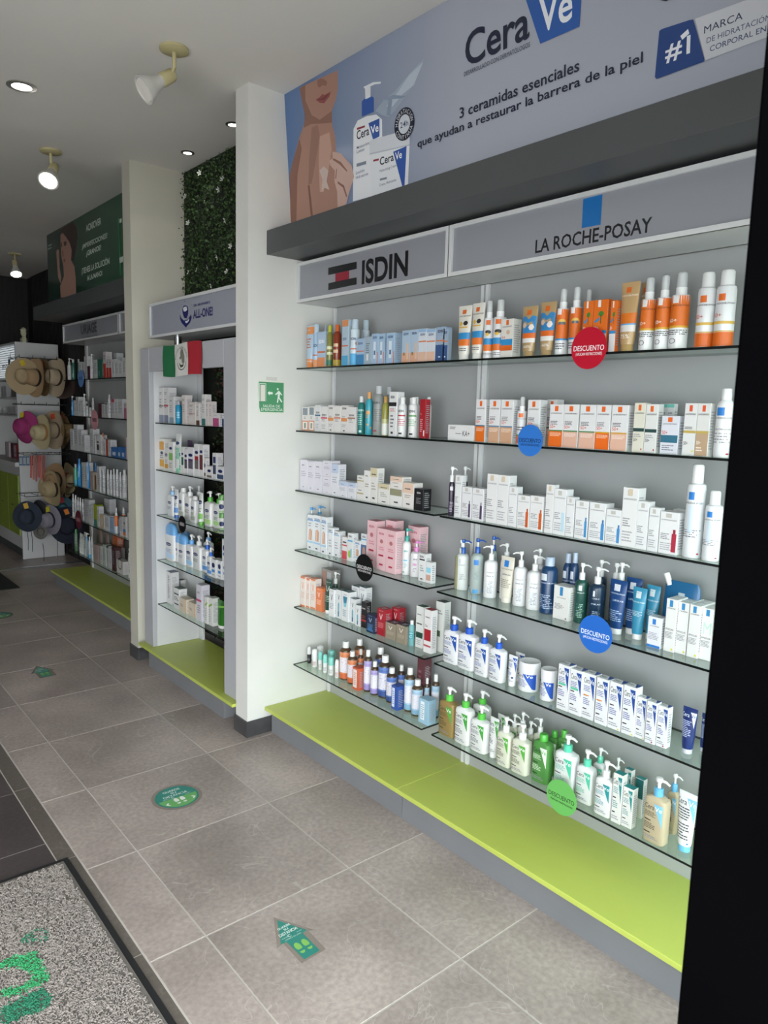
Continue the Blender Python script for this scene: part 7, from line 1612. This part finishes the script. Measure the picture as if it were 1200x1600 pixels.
    'R3': (1.044, 2, 'framed cabinet', '''
V cet_bluecap 1.962 4.487 0.086 0.199 0.050 f 0.000
T cet_tubeblue 1.957 4.403 0.056 0.184 0.036 f 0.000
V cet_white 1.969 4.341 0.066 0.200 0.049 f 0.000
V cet_pump 1.977 4.263 0.087 0.217 0.050 f 0.000
V cet_white 1.969 4.167 0.067 0.163 0.040 f 0.000
T cet_tubegreen 1.959 4.059 0.052 0.196 0.036 f 0.000
V cet_greenpump 1.977 3.989 0.085 0.211 0.050 f 0.000
V cet_greenpump 1.992 3.904 0.082 0.209 0.050 f 0.000
J cet_jar 1.983 3.840 0.045 0.100 0.045 f 0.000
V cet_bl 2.060 4.561 0.061 0.148 0.037 b 0.000
V cet_pump 2.060 4.306 0.074 0.212 0.044 b 0.000
J cet_jar 1.983 3.843 0.043 0.106 0.043 s 0.100
'''),
    'R4': (0.743, 3, 'framed cabinet', '''
V cet_skycap 1.968 4.526 0.132 0.246 0.050 f 0.000
V cet_skycap_s 1.989 4.455 0.054 0.189 0.048 f 0.000
V cet_skycap_s 1.982 4.373 0.100 0.192 0.050 f 0.000
V cet_skypump 1.991 4.276 0.090 0.207 0.050 f 0.000
V cet_pump 1.992 4.174 0.111 0.214 0.050 f 0.000
V cet_blpump 2.004 4.083 0.069 0.206 0.047 f 0.000
V cet_blpump 1.983 3.981 0.057 0.171 0.034 f 0.000
C cet_soap 1.982 3.917 0.057 0.111 0.053 f 0.000
C cet_soap 1.993 3.862 0.049 0.111 0.052 f 0.000
C cet_soap 2.002 3.805 0.064 0.110 0.055 f 0.000
V cet_skycap_s 2.060 4.512 0.086 0.182 0.050 b 0.000
V cet_skypump 2.060 4.180 0.077 0.230 0.046 b 0.000
C cet_soapbig 2.002 3.809 0.071 0.137 0.055 s 0.110
'''),
    'R5': (0.444, 4, 'framed cabinet', '''
C vert_grey 1.979 4.554 0.075 0.218 0.055 f 0.000
C green_top 1.966 4.406 0.085 0.138 0.055 f 0.000
C orange_side 1.960 4.300 0.098 0.093 0.055 f 0.000
C orange_side 1.969 4.186 0.096 0.087 0.055 f 0.000
C acm_box 1.961 4.069 0.070 0.227 0.055 f 0.000
C green_slash 1.969 3.989 0.043 0.169 0.034 f 0.000
C green_slash 1.972 3.939 0.056 0.171 0.046 f 0.000
T green_tube 1.989 3.862 0.095 0.169 0.036 f 0.000
C maroon_top 2.060 4.570 0.044 0.147 0.035 b 0.000
'''),
}

SHELF_WORD = {5: ['top', 'second', 'third', 'fourth', 'lowest'], 6: ORDW}
rj = random.Random(11)
used_labels = {}
def add_product(K, st, x, y, z, w, h, d, label, group):
    name, cat = KINDNAME[K]
    rnd = K in 'PSAYJR'
    depth = 0 if K == 'C' else (w/2 if rnd else (d/2 if K in 'VK' else .018))
    e = empty(name, (x+depth, y, z+.0003), label, cat, group,
              (math.atan2(y, x)*.85+rj.uniform(-.06, .06)) if rnd else (rj.uniform(-.03, .03) if K != 'C' else 0))
    for pn, me in parts_for(K, st, w, h, d):
        o = bpy.data.objects.new(pn, me); link(o, e)
for sh, (z, idx, bay, txt) in STOCK.items():
    rows = [l.split() for l in txt.strip().splitlines()]
    cnt = {}
    nsh = SHELF_WORD[5] if bay == 'framed cabinet' else ORDW
    extra = []
    for rw in rows:
        if rw[1].startswith('lrp_efc'):
            for k in (1, 2):
                n_ = rw[:]; n_[6] = '%.3f' % min(float(rw[6]), .032); n_[2] = '%.3f' % (float(rw[2])+k*.0335); n_[7] = 'b'; n_[4] = '%.3f' % (float(rw[4])-.001*k); extra.append(n_)
            rw[6] = '%.3f' % min(float(rw[6]), .032)
    rows += extra
    for rw in rows:
        K, st = rw[:2]; X, yc, w, h, d = map(float, rw[2:7]); fl = rw[7]; base = float(rw[8])
        cnt[fl] = cnt.get(fl, 0)+1
        look = ST[st][0]
        o_ = ORDS[cnt[fl]-1]
        if bay == 'white corner unit': plc = '%s in its row in the far white corner unit' % o_
        elif fl == 'f': plc = '%s from far end, %s shelf, %s' % (o_, nsh[idx], bay)
        elif fl == 'b': plc = '%s in back row, %s shelf, %s' % (o_, nsh[idx], bay)
        else: plc = '%s upper stacked box, %s shelf, %s' % (o_, nsh[idx], bay) if K == 'C' else 'stacked upper jar, %s shelf, %s' % (nsh[idx], bay)
        lab = look+', '+plc
        wd_ = lab.split()
        if len(wd_) > 16:
            lw = look.split(); lw = lw[:len(lw)-(len(wd_)-16)]
            while lw[-1] in ('with', 'and', 'of', 'in', 'a', 'on'): lw = lw[:-1]
            lab = ' '.join(lw)+', '+plc
        add_product(K, st, X, yc, z+base, w, h, d, lab, '%s on the %s shelf of the %s' % (KINDNAME[K][1]+'s', nsh[idx], bay))

# ------------------------------------------------------------------ round discount tags clipped to shelf fronts
def disc_tag(y, z, rr, col, tc_, label, words=True, x=2.146, yaw=0):
    e = empty('discount_tag', (x, y, z), label, 'tag', 'round discount tags on the shelf fronts', yaw)
    mb = MB(); n = 36
    vs = [(xx, rr*math.cos(2*PI*k/n), rr*math.sin(2*PI*k/n)) for xx in (-.0012, .0012) for k in range(n)]
    mb.add(vs, [tuple(range(n)), tuple(range(n, 2*n))[::-1]]+[(k, k+n, (k+1) % n+n, (k+1) % n) for k in range(n)], mat(col, .3))
    mb.build('tag_disc', e)
    p = Printing(lambda u, v, h: (-.0012-h, rr*(1-2*u), rr*(2*v-1)), lift=.0003)
    if words:
        p.text('DESCUENTO', .07, .44, .93, .57, tc_); p.text('(APLICAN RESTRICCIONES)' if col != '63ac58' else 'Aplican restricciones', .14, .33, .88, .40, tc_)
        p.build('label_print', e)
    else:
        p.rect(.2, .4, .8, .6, tc_); p.build('label_print', e)
disc_tag(2.68, 1.010, .066, '0c0c0e', 'e0e0e0', 'black round discount tag on the fourth shelf, middle bay')
disc_tag(1.494, 1.984, .070, 'b3122b', 'f0e8ea', 'red round discount tag on the top shelf, near bay')
disc_tag(1.723, 1.662, .058, '2f6fc0', '101828', 'blue round tag with black writing on second shelf, near bay')
disc_tag(1.394, 1.010, .066, '2563bb', 'e8eef6', 'blue round tag with white writing on fourth shelf, near bay')
disc_tag(1.489, .365, .066, '63ac58', '10180e', 'green round discount tag on the lowest shelf, near bay')
disc_tag(4.195, 1.035, .052, '101012', '8a8a8c', 'black oval tag on the third shelf of the framed cabinet', False, 1.915)
disc_tag(6.75, 1.975, .075, '5a84bc', '3f6090', 'pale blue round tag on the top shelf, far bay', False)
disc_tag(6.42, 1.62, .085, 'b9868c', '7a5058', 'pink round tag on the second shelf, far bay', False)
disc_tag(6.93, .69, .085, '5a1224', '9a6a74', 'maroon round tag on the fifth shelf, far bay', False)

# ------------------------------------------------------------------ white corner unit at the back with hat rack
cu_ = empty('corner_unit', (2.10, 8.75, 0), 'tall white corner unit with open shelves and green doors', 'cabinet')
def cb(name, x0, x1, y0, y1, z0, z1, m, par=cu_): return bevel_box(name, x0-2.10, x1-2.10, y0-8.75, y1-8.75, z0, z1, m, par, .002)
M_unit = noise_mat('matt_white_board', 'b5b6b6', 'bbbcbc', 3, .5)[0]
M_dgreen = noise_mat('olive_door', '7f9336', '87993c', 3, .45)[0]
cb('end_panel', 2.10, 2.545, 8.75, 8.775, .005, 2.40, M_unit)
cb('back_board', 2.52, 2.545, 8.776, 10.18, .005, 2.40, M_unit)
cb('end_panel', 2.16, 2.519, 10.155, 10.18, .005, 2.40, M_unit)
cb('top_board', 2.10, 2.545, 8.776, 10.18, 2.375, 2.40, M_unit)
for zz in (2.02, 1.811, 1.611):
    cb('shelf_board', 2.14, 2.519, 8.776, 10.154, zz-.022, zz-.001, M_unit)
cb('counter_board', 2.06, 2.519, 8.776, 10.154, 1.044, 1.0925, M_unit)
for k in range(3):
    d_ = cb('door', 2.085, 2.10, 8.80+.455*k, 9.245+.455*k, .27, .94, M_dgreen)
    mb = MB(); mb.tube([(0, 0, 0), (-.02, 0, 0)], .008, mat('1c1c1c', .4), 10); h_ = mb.build('door_knob', d_); h_.location = (-.016, 9.02+.455*k-8.75, .60)
cb('lower_carcass', 2.102, 2.519, 8.776, 10.154, .12, 1.043, M_unit)
cb('kick_board', 2.14, 2.519, 8.776, 10.154, .005, .119, M_soffit)
# ribbed light box with leaf logo
lb = empty('light_box', (2.12, 8.79, 2.03), 'glowing white ribbed light box sign at the top of the corner unit', 'sign')
mb = MB(); mb.box(0, .03, 0, 1.34, .0, .33, emit_mat('glowing_panel', 'd5dde2', .55)); mb.build('glowing_panel', lb)
sl = MB().box(-.004, 0, 0, 1.34, 0, .006, mat('70767a', .5)).mesh('rib')
for k in range(13):
    o = bpy.data.objects.new('rib', sl); o.location = (0, 0, .012+.025*k); link(o, lb)
p = Printing(lambda u, v, h: (-.0045-h, u, v)); p.text('mo', .62, .09, .36, .17, '3c4440')
p.poly([(.30, .10), (.24, .17), (.20, .28), (.26, .22), (.33, .14)], '3c4440'); p.poly([(.34, .10), (.34, .18), (.30, .24), (.29, .15)], '3c4440'); p.build('lettering', lb)
# figurine on top of the unit
fgn = empty('figurine', (2.22, 8.86, 2.4006), 'cream bust figurine standing on top of the corner unit', 'figurine')
M_fig = mat('a9a78f', .5)
mb = MB(); mb.loft([(0, .035, .060), (.02, .038, .062), (.045, .032, .055), (.06, .018, .022), (.075, .014, .016)], M_fig, 18); mb.build('bust', fgn, 50)
mb = MB(); mb.loft([(.07, .014, .014), (.085, .026, .024), (.11, .032, .028), (.13, .028, .026), (.145, .036, .034), (.15, .020, .020), (.165, .012, .012)], M_fig, 18); mb.build('head', fgn, 50)
mb = MB(); mb.tube([(0, -.075, 0), (0, -.075, .15)], .006, M_fig, 8); mb.build('rod', fgn)

# ------------------------------------------------------------------ wire rack and hats
HP = PR['hat_pts']
YR = 8.45
M_wire = mat('2c2c2e', .35, .8)
rk = empty('hat_rack', (2.3, 8.74, 0), 'black wire hat rack fixed to the white end panel', 'rack')
for zz in (2.215, 1.73, 1.20, .755):
    mb = MB()
    mb.tube([(-.25, -.01, zz), (.24, -.01, zz)], .004, M_wire, 6); mb.build('back_bar', rk)
    mb = MB(); mb.tube([(-.25, -.36, zz), (.26, -.36, zz)], .004, M_wire, 6); mb.build('front_bar', rk)
    for xx in (-.25, -.12, .0, .12, .24):
        mb = MB(); mb.tube([(xx, -.01, zz+.005), (xx, -.36, zz+.005), (xx, -.365, zz+.03)], .003, M_wire, 6); mb.build('prong', rk)
def hat(pos, axis, br, cr, ch, col, band, label, curl=.0, roll=0, tagc=None, name='straw_hat', cat='hat', crown_e=1.0, rough=.75, floppy=0, grp='hats hanging on the wire rack'):
    """brim in the local xy plane, crown along +z, axis = direction of the crown"""
    e = bpy.data.objects.new(name, None); e.empty_display_size = .05; link(e); tag(e, label, cat, grp)
    e.location = pos
    qd = Vector(axis).normalized().to_track_quat('Z', 'Y')
    e.rotation_euler = qd.to_euler(); e.rotation_euler.rotate_axis('Z', roll)
    m = noise_mat('hat_'+col, col, col, 60, rough, .5)[0] if ('hat_'+col) not in bpy.data.materials else bpy.data.materials['hat_'+col]
    n = 36; mb = MB(); vs = []; fs = []
    R_ = [(cr, .0), (cr+(br-cr)*.33, 0), (cr+(br-cr)*.66, 0), (br, 0)]
    for side in (0, 1):
        for j, (rr, _) in enumerate(R_):
            for k in range(n):
                a = 2*PI*k/n; ex = 1.0+.12*math.sin(a)**2
                z = curl*(math.cos(a)**2)*((rr-cr)/(br-cr))**2*br*1.1 - floppy*((rr-cr)/(br-cr))**1.5*br*(.35+.12*math.sin(3*a)) - side*.003
                vs.append((rr*math.cos(a), rr*ex*math.sin(a), z))
    nr = len(R_)
    for side in (0, 1):
        o_ = side*nr*n
        for j in range(nr-1):
            for k in range(n):
                f_ = (o_+j*n+k, o_+j*n+(k+1) % n, o_+(j+1)*n+(k+1) % n, o_+(j+1)*n+k)
                fs.append(f_[::-1] if side == 0 else f_)
    for k in range(n): fs.append(((nr-1)*n+k, (nr-1)*n+(k+1) % n, nr*n+(nr-1)*n+(k+1) % n, nr*n+(nr-1)*n+k))
    mb.add(vs, fs, m); mb.build('brim', e, 60)
    mb = MB(); rings = []
    for j, (t, s_) in enumerate([(0, 1.0), (.25, .97), (.6, .92), (.85, .84), (.97, .66), (1.0, .4), (.93, .15), (.90, .03)]):
        rings.append((t*ch, cr*s_*.98, cr*s_*1.1))
    mb.loft(rings, m, 28); mb.build('crown', e, 60)
    if band:
        mb = MB(); mb.loft([(.001, cr*1.005, cr*1.125), (ch*.22, cr*.99, cr*1.11)], mat(band, .6), 28); mb.build('hat_band', e, 60)
    if tagc:
        mb = MB(); mb.box(-.022, .022, -.003, .003, -.03, .03, mat(tagc, .5)); o = mb.build('price_tag', e); o.location = (0, br*.8, .02); o.rotation_euler = (PI/2*.8, .2, .3)
    return e
def P3(k, dy=0, dx=0, dz=0): return (HP[k][0]+dx, YR+dy, HP[k][1]+dz)
hat(P3('h1', 0, .035), (-.45, -1, .05), .172, .078, .11, 'a08d6c', None, 'wide tan straw hat facing out, leftmost on the top rack row', .10, 0, 'c9b02c')
hat(P3('h2', -.06, .045), (-1, -.45, .05), .185, .082, .12, '9c8262', '17171a', 'tan straw hat with black band, second on top rack row', .30)
hat(P3('h2b', -.02, .03), (-1, -.35, 0), .175, .075, .11, '7a6142', None, 'dull brown straw hat between band hat and cream hat, top row', .30, 0, 'b8432c')
hat(P3('h3', -.08, .05), (-1, -.55, .1), .185, .080, .125, 'a2947c', '2a2420', 'cream cowboy hat with brown underside near end of top row', .35)
hat(P3('h4', .02), (-.5, -1, 0), .175, .080, .11, '33211a', None, 'dark brown felt hat at the far bay end of top row', .2, 0, 'c9a02c')
hat(P3('p1', 0), (-1, -.5, .1), .155, .085, .085, '8c2a60', None, 'magenta pink fabric bucket hat on the second rack row', 0, 0, 'c4b42c', 'bucket_hat', floppy=.8, rough=.85)
hat(P3('p2', -.10, .05), (-1, -.45, 0), .165, .080, .125, 'aa9e7c', '9a7448', 'cream woven straw hat with tan band, second rack row', .25)
hat(P3('p3', -.05, .02), (-1, -.6, 0), .185, .080, .11, '9c8c74', '4a4238', 'greyish straw hat behind the cream woven hat, second row', .30, 0, 'c0482c')
hat(P3('p4', -.02, -.03), (1, -.5, 0), .185, .075, .12, '7c6440', None, 'golden straw hat turned toward the far bay, second row', .30, 0, 'd0502c')
hat(P3('q1', -.10, .07, -.03), (-1, -.4, -.1), .175, .085, .12, '988867', '2a2118', 'pale straw hat with crown toward the aisle, third row', .28)
hat(P3('q2', -.06, .02), (-1, -.55, 0), .170, .082, .115, '8a7052', '0f0f12', 'tan hat with broad black band on the third row', .2)
hat(P3('q3', -.03, .0), (.9, -.7, 0), .175, .075, .10, '908060', '7a1c1c', 'straw hat with red band at the end of third row', .3)
hat(P3('b1', -.08), (-.6, -1, 0), .150, .082, .075, '202a38', None, 'navy blue soft sun hat first on the lowest rack row', 0, 0, 'b8902c', 'bucket_hat', floppy=.35, rough=.85)
hat(P3('b2', .04, .02), (-1, -.4, 0), .150, .070, .07, '26262c', None, 'black soft hat tucked behind the navy hat, lowest row', 0, 0, None, 'bucket_hat', floppy=.3, rough=.85)
hat(P3('b4', -.10, -.04), (-1, -.5, -.05), .150, .078, .10, '77737e', '0e1226', 'grey woven cap hat with navy ribbon on the lowest row', 0, 0, 'b0a82c', 'sun_hat', floppy=.25)
hat(P3('b3', -.04, .0), (-.5, -1, 0), .075, .040, .02, '55544f', '1c1c1c', 'small flat grey visor hanging under the grey hat', 0, 0, None, 'visor')
hat(P3('b5', -.12, -.06, -.02), (-.35, -1, .15), .185, .10, .09, '0c1226', None, 'large dark navy floppy hat beside the far bay shelves', 0, 0, 'd0782c', 'sun_hat', floppy=.3, rough=.85)
hat(P3('b4', .02, .13, .10), (-.6, -1, 0), .12, .06, .06, '2c5560', None, 'teal fabric hat partly hidden above the floppy navy hat', 0, 0, 'b83c48', 'bucket_hat', floppy=.4, rough=.85)
# hanging chin cords
for i, (k, dx, L_) in enumerate([('b1', -.01, .24), ('b1', .03, .26), ('b3', 0, .20), ('b4', .02, .30), ('b4', .12, .28)]):
    x, z = HP[k][0]+dx, HP[k][1]-.12; mb = MB(); mb.tube([(x, YR-.1, z), (x+.01, YR-.1, z-L_*.5), (x+.005, YR-.1, z-L_)], .003, mat('141416', .8), 5)
    o = mb.build('chin_cord'); tag(o, '%s thin black chin cord below the lowest hats, from aisle side' % ORDS[i], 'cord', 'chin cords under the hats')
# blister packs hanging on the panel edge
bl = MB(); bl.box(-.016, .016, -.002, .002, -.10, 0, mat('3a5a78', .4)); bl.box(-.012, .012, -.010, -.002, -.085, -.015, mat('9aa4ac', .25)); bl = bl.mesh('blister')
for i in range(4):
    o = bpy.data.objects.new('blister_pack', bl); o.location = (HP['chip'][0]-.045+.036*i, YR+.05, 1.2-.02); link(o)
    tag(o, '%s silver blue blister pack hanging in the third rack row' % ORDS[i], 'blister pack', 'blister packs on the rack')
for i in range(6):
    mb = MB(); x = HP['red'][0]-.06+.026*i; mb.tube([(x, YR-.02, 1.19), (x-.012, YR-.02, .95-.02*(i % 3))], .008, mat(['a82c14', 'b8401c', '8c2010'][i % 3], .5), 6)
    o = mb.build('hanging_strap'); tag(o, '%s red orange strap hanging beside the blister packs' % ORDS[i], 'strap', 'red orange straps on the rack')
